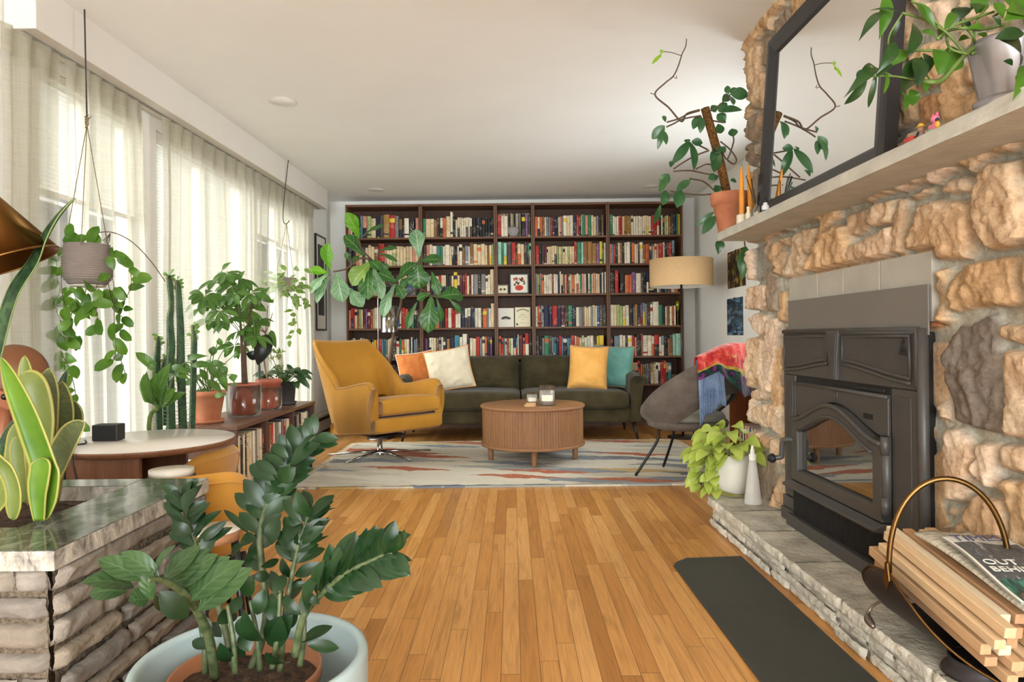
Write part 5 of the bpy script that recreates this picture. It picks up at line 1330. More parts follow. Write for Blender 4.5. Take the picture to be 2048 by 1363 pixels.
# ================= mirror on the mantel =================
def mirror():
    y0, y1 = 2.095, 3.135; h = .835; zb = MZ1 + .002; lean = math.radians(4.2)
    t_ = thing('mirror', (1.24, (y0 + y1) / 2, zb), 'large mirror in a wide black frame leaning on the mantel shelf against the stones', 'mirror', M=RT)
    M = RT @ Matrix.Translation((1.195, 0, zb)) @ Matrix.Rotation(lean, 4, 'Y')
    fm = mat('mirror_frame', (44, 42, 43), .42, .06, 20, spec=.5, stretch=(1, 1, 1)); fw = .085
    def bar(p0, p1, nrm):      # mitred bar with a bevelled profile
        pass
    prof = [(0, .055), (-.006, .052), (-.012, .040), (-.030, .012), (-.030, 0), (.0, 0)]   # (x towards the room, distance from the outer edge) swept below
    prof = [(.030, 0), (-.012, 0), (-.018, .010), (-.018, .030), (-.004, fw - .012), (.004, fw), (.030, fw)]
    sides = [((y0, 0), (y1, 0), (0, 1)), ((y1, 0), (y1, h), (-1, 0)), ((y1, h), (y0, h), (0, -1)), ((y0, h), (y0, 0), (1, 0))]
    for (a, b, n) in sides:
        mb = MB(); d = V((b[0] - a[0], b[1] - a[1])).normalized(); vs = []
        for (p, s) in ((a, 1), (b, -1)):
            for (x, w) in prof: vs.append((x, p[0] + n[0] * w + d.x * w * s, p[1] + n[1] * w + d.y * w * s))
        k = len(prof); fs = [(i, (i + 1) % k, k + (i + 1) % k, k + i) for i in range(k)] + [tuple(range(k - 1, -1, -1)), tuple(range(k, 2 * k))]
        mb.add(vs, fs, 0, False); mb.build('frame_rail', fm, t_, M)
    t = NT('mirror_silver'); gl = t.new('ShaderNodeBsdfGlossy'); gl.inputs['Roughness'].default_value = .0; gl.inputs['Color'].default_value = (.94, .95, .94, 1)
    mm = t.done(gl.outputs[0])
    mb = MB(); mb.bx(.006, .010, y0 + fw - .004, y1 - fw + .004, fw - .004, h - fw + .004); mb.build('mirror_glass', mm, t_, M)
    MB().bx(.0115, .029, y0 + fw - .004, y1 - fw + .004, fw - .004, h - fw + .004).build('backing', m_soot, t_, M)
    # pale frame tucked in behind its far side
    t2 = thing('picture_frame', (1.245, 3.2, MZ1), 'slim pale wooden picture frame tucked behind the far side of the big mirror', 'picture frame', M=RT)
    M2 = RT @ Matrix.Translation((1.238, 0, MZ1 + .002)) @ Matrix.Rotation(math.radians(2.0), 4, 'Y'); wd = wood('pale_frame', (176, 142, 100), (198, 166, 124), 2, .5)
    for a, b, z0, z1 in ((3.178, 3.19, 0, .34), (2.95, 2.962, 0, .34), (2.962, 3.178, 0, .012), (2.962, 3.178, .328, .34)): MB().bx(0, .014, a, b, z0, z1).build('frame_rail', wd, t2, M2, bevel=.001)
    MB().bx(.006, .012, 2.9625, 3.1775, .0125, .3275).build('sheet', m_paper, t2, M2)
mirror()

# ================= small things on the mantel =================
def mantel_things():
    wax = mat('beeswax', (206, 132, 40), .5, .1, 20); cer = mat('ceramic_cream', (220, 206, 180), .5, .06)
    def taper(px, bpy_, tpy, lean, label, X):
        b = PF(px, bpy_, X); e = thing('taper_candle', (X, b.y, MZ1), label, 'candle', M=RT)
        z0 = MZ1 + .001; 
        ht = PF(px, tpy, X).z
        T = RT @ Matrix.Translation((X, b.y, z0)) @ Matrix.Rotation(lean, 4, 'X')
        MB().lathe([(0, .0), (.022, 0), (.025, .004), (.024, .042), (.019, .044), (.0, .043)], 20, None).build('holder', cer, e, T)
        L = ht - z0
        MB().lathe([(.0125, .03), (.0125, .12), (.010, L * .7), (.005, L * .95), (.0015, L), (0, L)], 16, None).build('candle_stick', wax, e, T)
        MB().tube([V((0, 0, L)), V((0, 0, L + .012))], .001, 5).build('wick', m_blackfr, e, T)
    taper(1484, 470, 330, 0, 'upright ochre taper candle in a cream holder at the far end of the mantel', 1.125)
    taper(1504, 458, 322, -.13, 'leaning ochre taper candle behind the reed diffuser on the mantel', 1.20)
    # diffuser bottle with reeds
    b = PF(1514, 445, 1.15); e = thing('reed_diffuser', (1.15, b.y, MZ1), 'clear reed diffuser bottle with black reeds on the mantel beside the mirror', 'diffuser', M=RT)
    T = RT @ Matrix.Translation((1.15, b.y, MZ1 + .001))
    MB().lathe([(0, 0), (.022, 0), (.024, .004), (.024, .045), (.012, .058), (.011, .072), (.009, .072), (.009, .06), (.02, .044), (.02, .006), (0, .006)], 24).build('bottle', glassy('bottle_glass', (.9, .9, .88, 1), .35), e, T)
    MB().lathe([(0, .0065), (.019, .0065), (.019, .03), (0, .03)], 20).build('oil', mat('oil_pale', (206, 196, 170), .2, 0), e, T)
    rr = random.Random(6)
    for k in range(6):
        a = rr.uniform(0, 2 * pi); MB().tube([V((-.006 * cos(a), -.006 * sin(a), .02)), V((.045 * cos(a) * rr.uniform(.4, 1), .06 * sin(a), .19 + rr.uniform(-.02, .02)))], .0022, 6).build('reed', m_blackfr, e, T)
    for (px, py, r, h, lab, X, cap) in ((1497, 452, .013, .05, 'small white jar between the candles and the diffuser on the mantel', 1.125, False), (1531, 438, .015, .05, 'small bottle with a dark cap and blue label by the mirror foot', 1.135, True)):
        b = PF(px, py, X); e = thing('bottle' if cap else 'jar', (X, b.y, MZ1), lab, 'bottle' if cap else 'jar', M=RT); T = RT @ Matrix.Translation((X, b.y, MZ1 + .001))
        MB().lathe([(0, 0), (r, 0), (r, h * .7), (r * .6, h * .82), (r * .55, h), (0, h)], 20).build('body', cer if not cap else mat('bottle_white', (214, 214, 214), .3, 0), e, T)
        MB().lathe([(0, h), (r * .62, h), (r * .62, h * 1.3), (0, h * 1.3)], 16).build('cap', m_blackfr if cap else cer, e, T)
        if cap: MB().lathe([(r + .0004, h * .1), (r + .0004, h * .35)], 20).build('label', mat('label_blue', (70, 78, 120), .6, 0), e, T)
    # toy figures: plain generic little animals and a boat
    def toy(name, label, X, y, parts, cat='figurine'):
        e = thing(name, (X, y, MZ1), label, cat, M=RT); T = RT @ Matrix.Translation((X, y, MZ1 + .0005))
        for nm, c, sh in parts:
            mb = MB()
            for (dx, dy, dz, rx, ry, rz) in sh:
                mb.lathe([(max(.0001, sin(pi * k / 8)), -cos(pi * k / 8)) for k in range(9)], 14, Matrix.Translation((dx, dy, dz)) @ Matrix.Diagonal((rx, ry, rz, 1)))
            mb.build(nm, mat('toy_%s_%s' % (name, nm), c, .45, .04), e, T)
    b = PF(1871, 278, 1.13)
    toy('toy_figure', 'tiny pink toy animal with a green skirt standing on the mantel', 1.13, b.y, [
        ('body', (222, 116, 144), [(0, 0, .016, .012, .014, .016)]), ('head', (226, 124, 152), [(0, 0, .040, .011, .012, .011)]), ('ear', (216, 104, 134), [(0, .008, .051, .004, .004, .006)]), ('ear', (216, 104, 134), [(0, -.008, .051, .004, .004, .006)]),
        ('skirt', (132, 186, 132), [(-.002, .004, .010, .013, .014, .009)]), ('arm', (222, 116, 144), [(-.004, .014, .022, .005, .006, .008)]), ('arm', (222, 116, 144), [(-.004, -.014, .022, .005, .006, .008)])])
    b = PF(1842, 290, 1.13)
    toy('toy_figure', 'tiny brown toy figure wearing a yellow hat on the mantel', 1.13, b.y, [
        ('body', (132, 108, 96), [(0, 0, .014, .011, .012, .016)]), ('head', (150, 112, 92), [(0, 0, .032, .009, .010, .010)]), ('hat', (212, 166, 60), [(0, 0, .043, .008, .009, .006), (0, 0, .039, .012, .013, .0022)]), ('bib', (44, 40, 46), [(-.008, 0, .018, .004, .007, .008)])])
    b = PF(1880, 272, 1.10)
    toy('toy_figure', 'tiny yellow and black toy bee in front of the pink one', 1.10, b.y + .01, [('body', (216, 150, 50), [(0, 0, .010, .006, .008, .0095)]), ('head', (40, 36, 36), [(0, 0, .022, .005, .006, .005)])])
    b = PF(1820, 300, 1.13); e = thing('toy_boat', (1.13, b.y, MZ1), 'tiny red toy boat beside the dark side of the mirror', 'toy', M=RT)
    mb = MB(); mb.grid(9, 2, lambda u, v: V(((.5 + .5 * v) * .012 * cos(2 * pi * u), (.7 + .3 * v) * .026 * sin(2 * pi * u), .022 * v)), closeu=True); mb.build('hull', mat('toy_red', (190, 64, 58), .45, .06), e, RT @ Matrix.Translation((1.13, b.y, MZ1 + .001)), solid=.002)
mantel_things()

# ================= hearth things =================
def fire_basket():
    # brass rimmed trough filled with kindling; s runs along the sticks towards the camera, t across towards the wall
    c = V((1.14, 1.70, HZ))
    t_ = thing('log_basket', c, 'dark metal kindling basket with a brass arched handle standing on the hearth', 'log basket', M=RT)
    def L(s, t, z): return V((c.x + t, c.y - s, z))
    E1, E2 = V((0, -1, 0)), V((1, 0, 0)); ang = -pi / 2
    brass = mat('antique_brass', (112, 84, 48), .36, .12, 30, metal=1); blk = mat('basket_black', (50, 44, 44), .42, .1, 10, metal=.2)
    W, ZB = .150, HZ + .036
    key = [(0, 52), (.08, 76), (.2, 88), (.42, 92), (.6, 74), (.8, 44), (1, 16)]
    def amax(v):
        for (p, x), (q, y) in zip(key[:-1], key[1:]):
            if v <= q: return math.radians(x + (y - x) * (v - p) / (q - p))
        return math.radians(key[-1][1])
    def wall(u, v):
        am = amax(v); a = (2 * u - 1) * am; s = -.205 + .42 * v
        r = W * (1 + .10 * (1 - cos(a)) * .6)
        z = ZB + (1 - cos(a)) * .168 + .012 * (v < .1) * (1 - v * 10)
        return L(s - .02 * (1 - abs(2 * u - 1)) * (v < .2) * (1 - v * 5) + .05 * v * (1 - abs(2 * u - 1) ** 2) , min(r * sin(a), .100), z)
    n, m = 40, 30
    mb = MB(); mb.grid(n, m, wall); mb.build('bowl', blk, t_, RT, solid=.003)
    rim = [wall(0, i / 28) for i in range(29)] + [wall(i / 24, 1) for i in range(1, 25)] + [wall(1, 1 - i / 28) for i in range(1, 29)] + [wall(1 - i / 24, 0) for i in range(1, 25)]
    MB().tube(rim, .0038, 8).build('rim', brass, t_, RT)
    mb = MB(); mb.lathe([(.070, .0012), (.086, .0012), (.082, .010), (.066, .022), (.070, .040), (.062, .040), (.058, .022), (.070, .0012)], 36, Matrix.Translation(c + V((.0, -.08, 0)))); mb.build('foot', blk, t_, RT)
    A, B = wall(0, .42), wall(1, .42); zt = A.z
    pts = []
    for k in range(33):
        a = pi * k / 32; q = A * (1 + cos(a)) / 2 + B * (1 - cos(a)) / 2
        pts.append(V((min(q.x, 1.238), q.y - .07 * (1 - cos(a)) / 2, zt + .245 * sin(a) ** .85)))
    MB().tube(pts, [.0068] * 33, 12).build('handle', brass, t_, RT)
    for p, sg in ((A, -1),):
        mb = MB(); mb.prism([(0, -.040), (.014, -.012), (.009, .012), (.006, .032), (-.006, .032), (-.009, .012), (-.014, -.012)], p + E2 * (sg * .003) + V((0, 0, -.006)), E1, (0, 0, 1), E2 * sg, .005); mb.build('handle_plate', brass, t_, RT, bevel=.001)
    MB().tube(smoothpath([L(-.14, -.11, .245), L(-.165, -.13, .215), L(-.16, -.145, .188), L(-.12, -.150, .178)], 5), [.004] * 8 + [.006, .008, .010, .011, .011, .010, .008, .005], 8).build('grip', mat('pewter', (128, 112, 100), .35, .1, metal=.8), t_, RT)
    # kindling
    rr = random.Random(21); cols = [((204, 168, 126), (220, 188, 148)), ((192, 150, 108), (210, 172, 130)), ((222, 198, 162), (234, 212, 180)), ((178, 132, 94), (200, 158, 118))]
    mats = [wood('pine_%d' % i, a, b, 0, .7) for i, (a, b) in enumerate(cols)]
    rows = [(.244, [-.038, -.003, .032, .066]), (.275, [-.066, -.031, .004, .039, .073]), (.306, [-.080, -.045, -.010, .025, .059]), (.337, [-.085, -.050, -.015, .020, .055, .083]), (.368, [-.072, -.036, .0, .036, .072])]
    rowname = ['lowest layer', 'second layer', 'third layer', 'fourth layer', 'top layer']
    for ri, (z, ts) in enumerate(rows):
        for i, t in enumerate(ts):
            w = rr.uniform(.023, .0305); h = rr.uniform(.022, .0275); Ls = rr.uniform(.40, .47); sh = rr.uniform(-.02, .05)
            tl = .16
            M = RT @ Matrix.Translation(L(.0 + sh, t, z)) @ Matrix.Rotation(ang + rr.uniform(-.006, .006), 4, 'Z') @ Matrix.Rotation(tl, 4, 'Y') @ Matrix.Rotation(rr.uniform(-.03, .03), 4, 'X')
            ci = rr.randrange(4); mb = MB(); mb.box((0, 0, 0), (Ls, w, h)); o = mb.build('kindling_stick', mats[ci], None, M, bevel=.002)
            tag(o, '%s kindling stick, %s from the wall side in the %s of the basket' % (['tan', 'light brown', 'pale cream', 'reddish brown'][ci], ORD[len(ts) - 1 - i], rowname[ri]), 'kindling', 'kindling sticks in the basket')
    # papers laid on the sticks
    def paper(name, label, cat, corner_s, corner_t, w, d, z, rot, curl, mt, tilt, fold=0):
        mb = MB(); M = RT @ Matrix.Translation(L(corner_s, corner_t, z)) @ Matrix.Rotation(ang + rot, 4, 'Z') @ Matrix.Rotation(tilt, 4, 'Y')
        def g(u, v): return V(((u - .5) * w, (v - .5) * d, .006 * sin(u * 5) + curl * (2 * u - 1) ** 4 + .004 * sin(v * 6)))
        mb.grid(26, 22, g)
        b = len(mb.f); mb.grid(26, 22, lambda u, v: g(u, v) - V((0, 0, .006 + fold * (u > .9) * .0)))
        for i in range(b, len(mb.f)): mb.f[i] = mb.f[i][::-1]; mb.uv[i] = mb.uv[i][::-1]
        nv = 22 * 26
        ring = [i for i in range(26)] + [26 * j + 25 for j in range(1, 22)] + [26 * 21 + i for i in range(24, -1, -1)] + [26 * j for j in range(20, 0, -1)]
        k = len(ring)
        for i in range(k): mb.f.append([ring[i], ring[(i + 1) % k], ring[(i + 1) % k] + nv, ring[i] + nv][::-1]); mb.mi.append(0); mb.sm.append(False); mb.uv.append(None)
        o = mb.build(name, mt, None, M); tag(o, label, cat); return o, M
    t = NT('magazine_cover'); uv = t.new('ShaderNodeUVMap'); mp = t.new('ShaderNodeMapping'); mp.inputs['Scale'].default_value = (5, 7, 1); t.l(uv.outputs[0], mp.inputs['Vector'])
    n1 = t.noise(mp.outputs[0], 1.3, 5, .65, .8); n2 = t.noise(mp.outputs[0], .7, 3)
    col = t.ramp(n1, [(.30, rgba((44, 46, 50))), (.45, rgba((92, 94, 92))), (.55, rgba((66, 68, 74))), (.66, rgba((176, 176, 166)))])
    sp = t.new('ShaderNodeSeparateXYZ'); t.l(uv.outputs[0], sp.inputs[0])
    low = t.ramp(n2, [(.4, rgba((70, 130, 110))), (.55, rgba((36, 46, 46))), (.62, rgba((150, 120, 90)))])
    col = t.mix(t.math('GREATER_THAN', sp.outputs[0], .72), col, low)
    edge = t.math('MAXIMUM', t.math('GREATER_THAN', t.math('ABSOLUTE', t.math('SUBTRACT', sp.outputs[1], .5)), .465), t.math('LESS_THAN', sp.outputs[0], .16))
    col = t.mix(edge, col, rgba((214, 208, 194)))
    mcov = t.done(t.bsdf(col, .45, 0, .4))
    t = NT('newsprint'); n1 = t.noise(t.coord((60, 8, 1)), 3, 3); mnew = t.done(t.bsdf(t.ramp(n1, [(.35, rgba((150, 142, 124))), (.6, rgba((204, 196, 176)))]), .8, 0, .2))
    o, M = paper('newspaper', 'thin folded newspaper under the glossy magazine on the kindling', 'newspaper', .08, .045, .40, .15, .402, .06, .0, mnew, .16)
    o, M = paper('magazine', 'creased magazine with a dark printed cover lying on top of the kindling', 'magazine', .125, .045, .32, .16, .424, -.10, .0, mcov, .13)
    def word(txt, u, v, size, c, par):
        cu = bpy.data.curves.new('lettering', 'FONT'); cu.body = txt; cu.size = size; cu.extrude = .0006; cu.align_x = 'LEFT'
        tmp = bpy.data.objects.new('tmp', cu); COL.objects.link(tmp)
        me = bpy.data.meshes.new_from_object(tmp.evaluated_get(bpy.context.evaluated_depsgraph_get())); bpy.data.objects.remove(tmp)
        me.materials.clear(); me.materials.append(mat('print_' + txt[:2], c, .6, 0))
        ob = bpy.data.objects.new('lettering', me); COL.objects.link(ob)
        ob.parent = par; ob.matrix_parent_inverse = MW[par.name].inverted() @ M
        ob.location = ((u - .5) * .32, (v - .5) * .165, .0095); ob.rotation_euler = (0, 0, pi / 2)
        return ob
    word('TIMES', .15, .08, .046, (74, 78, 104), o); word('OUT', .55, .08, .036, (226, 222, 210), o); word('BEHIND', .66, .06, .034, (226, 222, 210), o)
fire_basket()

def hearth_plant():
    c = PFz(1462, 985, HZ); cx, cy = c.x, c.y
    e = thing('pothos_plant', (cx, cy, HZ), 'lime green pothos spilling from a white pot at the far end of the hearth', 'potted plant', M=RT)
    T = RT @ Matrix.Translation((cx, cy, HZ + .001)); r, h = .105, .205
    MB().lathe([(0, 0), (r * .62, 0), (r * .72, .006), (r * .93, .07), (r, .13), (r, h), (r - .007, h), (r - .008, h - .03), (0, h - .03)], 44).build('pot', mat('pot_white', (214, 208, 194), .6, .05, 8), e, T)
    MB().lathe([(0, h - .022), (r - .009, h - .026)], 28).build('soil', m_soil, e, T)
    lm = leafmat('pothos_leaf', (150, 170, 66), (188, 200, 96), (206, 214, 130), .30, .4, veins=0)
    lv = MB(); st = MB(); rr = R
    for k in range(58):
        a = rr.uniform(0, 2 * pi) if k > 26 else rr.uniform(pi * .55, pi * 1.35); rad = rr.uniform(.03, .20); el = rr.uniform(.02, .16) * (1.25 - rad * 3)
        p0 = V((cos(a) * .05, sin(a) * .05, h - .02)); p = V((cos(a) * rad, sin(a) * rad * .8, h + el - (rad ** 2) * 2.2))
        if p.x > .08: p.x = .08
        out = V((cos(a), sin(a), -.5)).normalized(); tip = p + out * rr.uniform(.065, .10) + V((0, 0, rr.uniform(-.03, .02)))
        if tip.x > .14: tip.x = .14
        st.tube(smoothpath([p0, p0 * .5 + p * .5 + V((0, 0, .03)), p], 3), .0022, 5)
        leaf(lv, p, tip, rr.uniform(.055, .08), V((cos(a) * .3 - .5, sin(a) * .3 - .5, 1.0)) + rv(.4), 'heart', .14, .2, 8, wave=.02)
    for k in range(7):      # trailing strands
        a = rr.uniform(pi * .62, pi * 1.3); pts = [V((cos(a) * .08, sin(a) * .08, h)), V((cos(a) * .14, sin(a) * .13, h - .02)), V((cos(a) * .17, sin(a) * .15, h - .10)), V((cos(a) * .165, sin(a) * .16, h - .17))]
        pp = smoothpath(pts, 5); st.tube(pp, .002, 5)
        for q in pp[4::2]:
            d = V((cos(a) + rr.uniform(-.6, .6), sin(a) + rr.uniform(-.6, .6), -.9)).normalized(); leaf(lv, q, q + d * rr.uniform(.05, .085), rr.uniform(.04, .06), V((-.4, -1, .5)) + rv(.5), 'heart', .12, .2, 8)
    for k in range(4): st.tube(smoothpath([V((.09, -.03, h - .01)), V((.12 + .01 * k, -.04 + .02 * k, .12)), V((.13, -.05, .03)), V((.05, -.11, .012)), V((-.06 + .02 * k, -.105, .010)), V((-.09, -.05, .03))], 5), .003, 6)
    lv.build('leaves', lm, e, T); st.build('stems', mat('pothos_stem', (132, 128, 62), .6, .15, 30), e, T)
    # spray bottle
    b = PFz(1506, 1008, HZ); e = thing('spray_bottle', (b.x, b.y, HZ), 'tall translucent plastic squeeze bottle in front of the white pothos pot', 'bottle', M=RT)
    T = RT @ Matrix.Translation((b.x, b.y, HZ + .001)) @ Matrix.Diagonal((1, .75, 1, 1))
    t = NT('cloudy_plastic'); a = t.bsdf(rgba((206, 200, 192)), .35, 0, .4); tr2 = t.new('ShaderNodeBsdfTransparent'); m_ = t.new('ShaderNodeMixShader'); m_.inputs[0].default_value = .42; t.l(a, m_.inputs[1]); t.l(tr2.outputs[0], m_.inputs[2]); cp = t.done(m_.outputs[0])
    MB().lathe([(0, 0), (.040, 0), (.043, .004), (.042, .012), (.030, .12), (.018, .205), (.016, .215), (.0, .215)], 28).build('body', cp, e, T)
    MB().lathe([(.017, .212), (.0175, .240), (.011, .243), (.010, .262), (.007, .266), (.006, .283), (0, .284)], 20).build('nozzle', mat('plastic_white', (214, 208, 200), .5, 0), e, T)
    mb = MB(); mb.grid(8, 2, lambda u, v: V((-(.0345 - .006 * v) * cos((u - .5) * 1.5 + .6), -(.0345 - .006 * v) * sin((u - .5) * 1.5 + .6), .055 + .055 * v))); mb.build('label', mat('label_grey', (196, 186, 168), .7, 0), e, T)
m_soil = mat('soil_dark', (44, 31, 22), .95, .5, 60, .8, 140, .01, c2=(86, 62, 42))
hearth_plant()

# ================= right wall beyond the fireplace =================
def right_wall():
    t = NT('print_gold'); n1 = t.noise(t.coord((1, 1, 1)), 9, 4, .6, 1.5); mg = t.done(t.bsdf(t.ramp(n1, [(.38, rgba((22, 22, 20))), (.52, rgba((60, 52, 30))), (.6, rgba((176, 144, 72)))]), .3, 0, .5))
    t = NT('print_blue'); n1 = t.noise(t.coord((1, 1, 3)), 7, 4, .6, .6); mbl = t.done(t.bsdf(t.ramp(n1, [(.36, rgba((24, 28, 34))), (.5, rgba((40, 70, 96))), (.66, rgba((120, 150, 168)))]), .3, 0, .5))
    for (nm, lab, x0, x1, ya, yb, mt) in (('art_print', 'dark print with gold swirls on the white wall beyond the fireplace, the upper one', 1456, 1492, 506, 578, mg), ('art_print', 'dark blue print on the white wall beyond the fireplace, the lower one', 1455, 1487, 598, 670, mbl)):
        a = PX(x0, ya, XR); b = PX(x1, yb, XR)
        e = thing(nm, (XR, (a.y + b.y) / 2, b.z), lab, 'print'); yA, yB = sorted((a.y, b.y)); mb = MB()
        za = PX(x0, ya, XR).z; zb = PX(x0, yb, XR).z
        mb.bx(XR - .006, XR - .001, yA, yB, zb, za); mb.build('sheet', mt, e, bevel=.0005)
        mb = MB(); mb.bx(XR - .008, XR - .0062, (yA + yB) / 2 - .012, (yA + yB) / 2 + .012, za - .012, za + .006); mb.build('clip', m_blackfr, e)
    # low cabinet with records and a turntable
    y0, y1, xf, zt = 3.78, 5.05, 1.60, .64
    e = thing('media_cabinet', (1.8, 4.4, 0), 'warm brown wooden cabinet of records along the right wall behind the tub chair', 'cabinet')
    w1 = wood('cabinet_teak', (120, 62, 30), (158, 90, 48), 2, .45)
    for y in (y0, 4.40, y1 - .02): MB().bx(xf, XR - .02, y, y + .02, .06, zt - .021).build('side_panel', w1, e, bevel=.002)
    MB().bx(xf, XR - .02, y0, y1, zt - .02, zt).build('top', w1, e, bevel=.002); MB().bx(xf, XR - .02, y0 + .021, y1 - .021, .06, .08).build('bottom_panel', w1, e); MB().bx(XR - .03, XR - .021, y0 + .021, y1 - .021, .081, zt - .021).build('back_panel', w1, e)
    for y in (y0 + .06, y1 - .06): MB().bx(xf + .04, XR - .06, y - .02, y + .02, 0, .059).build('foot', m_blackfr, e)
    rr = random.Random(15); y = y0 + .023; i = 0
    while y < 4.385:
        ww = rr.uniform(.012, .026); mb = MB(); bookgeom(mb, ww - .001, .312, .31, rr.choice('wwgrkmcbdp'), rr); o = mb.build('record', BMATS); o.location = (xf + .012, y + ww / 2, .0806); o.rotation_euler = (0, 0, -pi / 2); MW[o.name] = o.matrix_world
        tag(o, 'record sleeve, %s from the near end of the brown cabinet behind the tub chair' % ORD[i], 'record', 'records in the brown cabinet'); y += ww; i += 1
    e = thing('turntable', (1.8, 4.72, zt), 'record player with an open clear lid on the brown cabinet by the right wall', 'turntable')
    MB().bx(1.63, 1.99, 4.5, 4.95, zt + .012, zt + .075).build('plinth', mat('plinth_black', (40, 38, 38), .35, .05), e, bevel=.004)
    for x in (1.67, 1.95):
        for y in (4.54, 4.91): MB().lathe([(0, .0005), (.018, .0005), (.018, .012), (0, .012)], 14, Matrix.Translation((x, y, zt))).build('foot', m_blackfr, e)
    MB().lathe([(0, 0), (.148, 0), (.15, .003), (.15, .012), (0, .012)], 48, Matrix.Translation((1.80, 4.70, zt + .0755))).build('platter', m_blackfr, e)
    MB().tube([V((1.92, 4.9, zt + .11)), V((1.88, 4.78, zt + .108)), V((1.82, 4.70, zt + .095))], .004, 8).build('tonearm', mat('arm_silver', (190, 188, 184), .25, 0, metal=1), e)
    MB().box((1.975, 4.72, zt + .25), (.006, .44, .34), Matrix.Rotation(.1, 3, 'Y')).build('lid', glassy('lid_clear', (.72, .72, .74, 1), .5, .05), e)
    # radio in front of the turntable's lid and a leaning sleeve
    e = thing('radio', (1.80, 4.18, zt), 'small silver radio on the brown cabinet beside the record player', 'radio')
    MB().bx(1.72, 1.86, 4.0, 4.34, zt + .0008, zt + .17).build('case', mat('radio_silver', (176, 176, 172), .35, .05, metal=.5), e, bevel=.012)
    MB().bx(1.716, 1.722, 4.03, 4.31, zt + .03, zt + .145).build('speaker_grille', mat('radio_grille', (58, 58, 58), .6, .2, 200), e)
right_wall()
# ================= sheer curtains and shades =================
def curtain_mat():
    t = NT('sheer_curtain'); vec = t.coord((1, 1, 1))
    n = t.noise(t.coord((260, 260, 6)), 1, 2); n2 = t.noise(t.coord((6, 6, 300)), 1, 2)
    col = t.mix(.5, t.ramp(n, [(.3, rgba((192, 187, 172))), (.7, rgba((218, 214, 200)))]), t.ramp(n2, [(.3, rgba((194, 189, 174))), (.7, rgba((220, 216, 202)))]))
    d = t.new('ShaderNodeBsdfDiffuse'); t.l(col, d.inputs['Color']); tl = t.new('ShaderNodeBsdfTranslucent'); t.l(col, tl.inputs['Color'])
    tr2 = t.new('ShaderNodeBsdfTransparent'); tr2.inputs['Color'].default_value = (.88, .87, .82, 1)
    m1 = t.new('ShaderNodeMixShader'); m1.inputs[0].default_value = .5; t.l(d.outputs[0], m1.inputs[1]); t.l(tl.outputs[0], m1.inputs[2])
    m2 = t.new('ShaderNodeMixShader'); m2.inputs[0].default_value = .55; t.l(m1.outputs[0], m2.inputs[1]); t.l(tr2.outputs[0], m2.inputs[2])
    return t.done(m2.outputs[0])
m_cur = curtain_mat()
def curtain(y0, y1, n, seed, label, dy0=0, dy1=0):
    """y0..y1 at the track; the bottom spreads by dy0/dy1"""
    zb = .012; rr = random.Random(seed)
    wid = [rr.uniform(.7, 1.4) for _ in range(n)]; tot = sum(wid); edges = [0]
    for w in wid: edges.append(edges[-1] + w / tot)
    ph = [rr.uniform(-.3, .3) for _ in range(n)]; am = [rr.uniform(.6, 1.15) for _ in range(n)]
    nu = n * 12 + 1
    def fn(u, v):          # v 0 at the top
        ztop = 2.196 + .0179 * (y0 + (y1 - y0) * u - 2.72)
        k = min(n - 1, max(0, next((i for i in range(n) if u <= edges[i + 1] + 1e-9), n - 1))); f = (u - edges[k]) / (edges[k + 1] - edges[k])
        y = y0 + (y1 - y0) * u; y += (dy0 * (1 - u) + dy1 * u) * v ** 1.2
        wave = sin(2 * pi * f) * am[k]
        soft = .022 * (1 - .55 * v) + .012 * v
        pin = math.exp(-((f - .5) / .16) ** 2)
        head = max(0, 1 - v / .07)
        x = -1.937 + wave * (soft) * (1 - .6 * head) + .014 * head * pin + ph[k] * .02 * v + .006 * sin(9 * v + k)
        z = ztop + (zb - ztop) * v + .012 * head * sin(pi * f) * 0
        return V((max(x, -1.985), y, z))
    mb = MB(); mb.grid(nu, 46, fn)
    t_ = thing('curtain', (-1.94, (y0 + y1) / 2, 0), label, 'curtain', 'sheer white curtains on the window wall')
    mb.build('panel', m_cur, t_)
    hm = MB(); hm.grid(nu, 5, lambda u, v: fn(u, v * .052) + V((.0025, 0, .0005)))
    o = hm.build('heading_tape', m_cur, t_); o['label'] = 'gathered pleat heading'
curtain(2.60, 2.93, 3, 31, 'sheer white curtain nearest the camera, at the left edge of the photo', 0, .05)
curtain(2.98, 3.60, 6, 37, 'sheer white curtain behind the grey ribbed hanging pot', 0, .10)
curtain(3.80, 5.02, 8, 41, 'sheer white curtain behind the tall cactus and the umbrella plant', 0, .03)
curtain(5.04, 6.72, 11, 47, 'sheer white curtain at the far end of the windows, behind the small hanging plant', 0, .04)
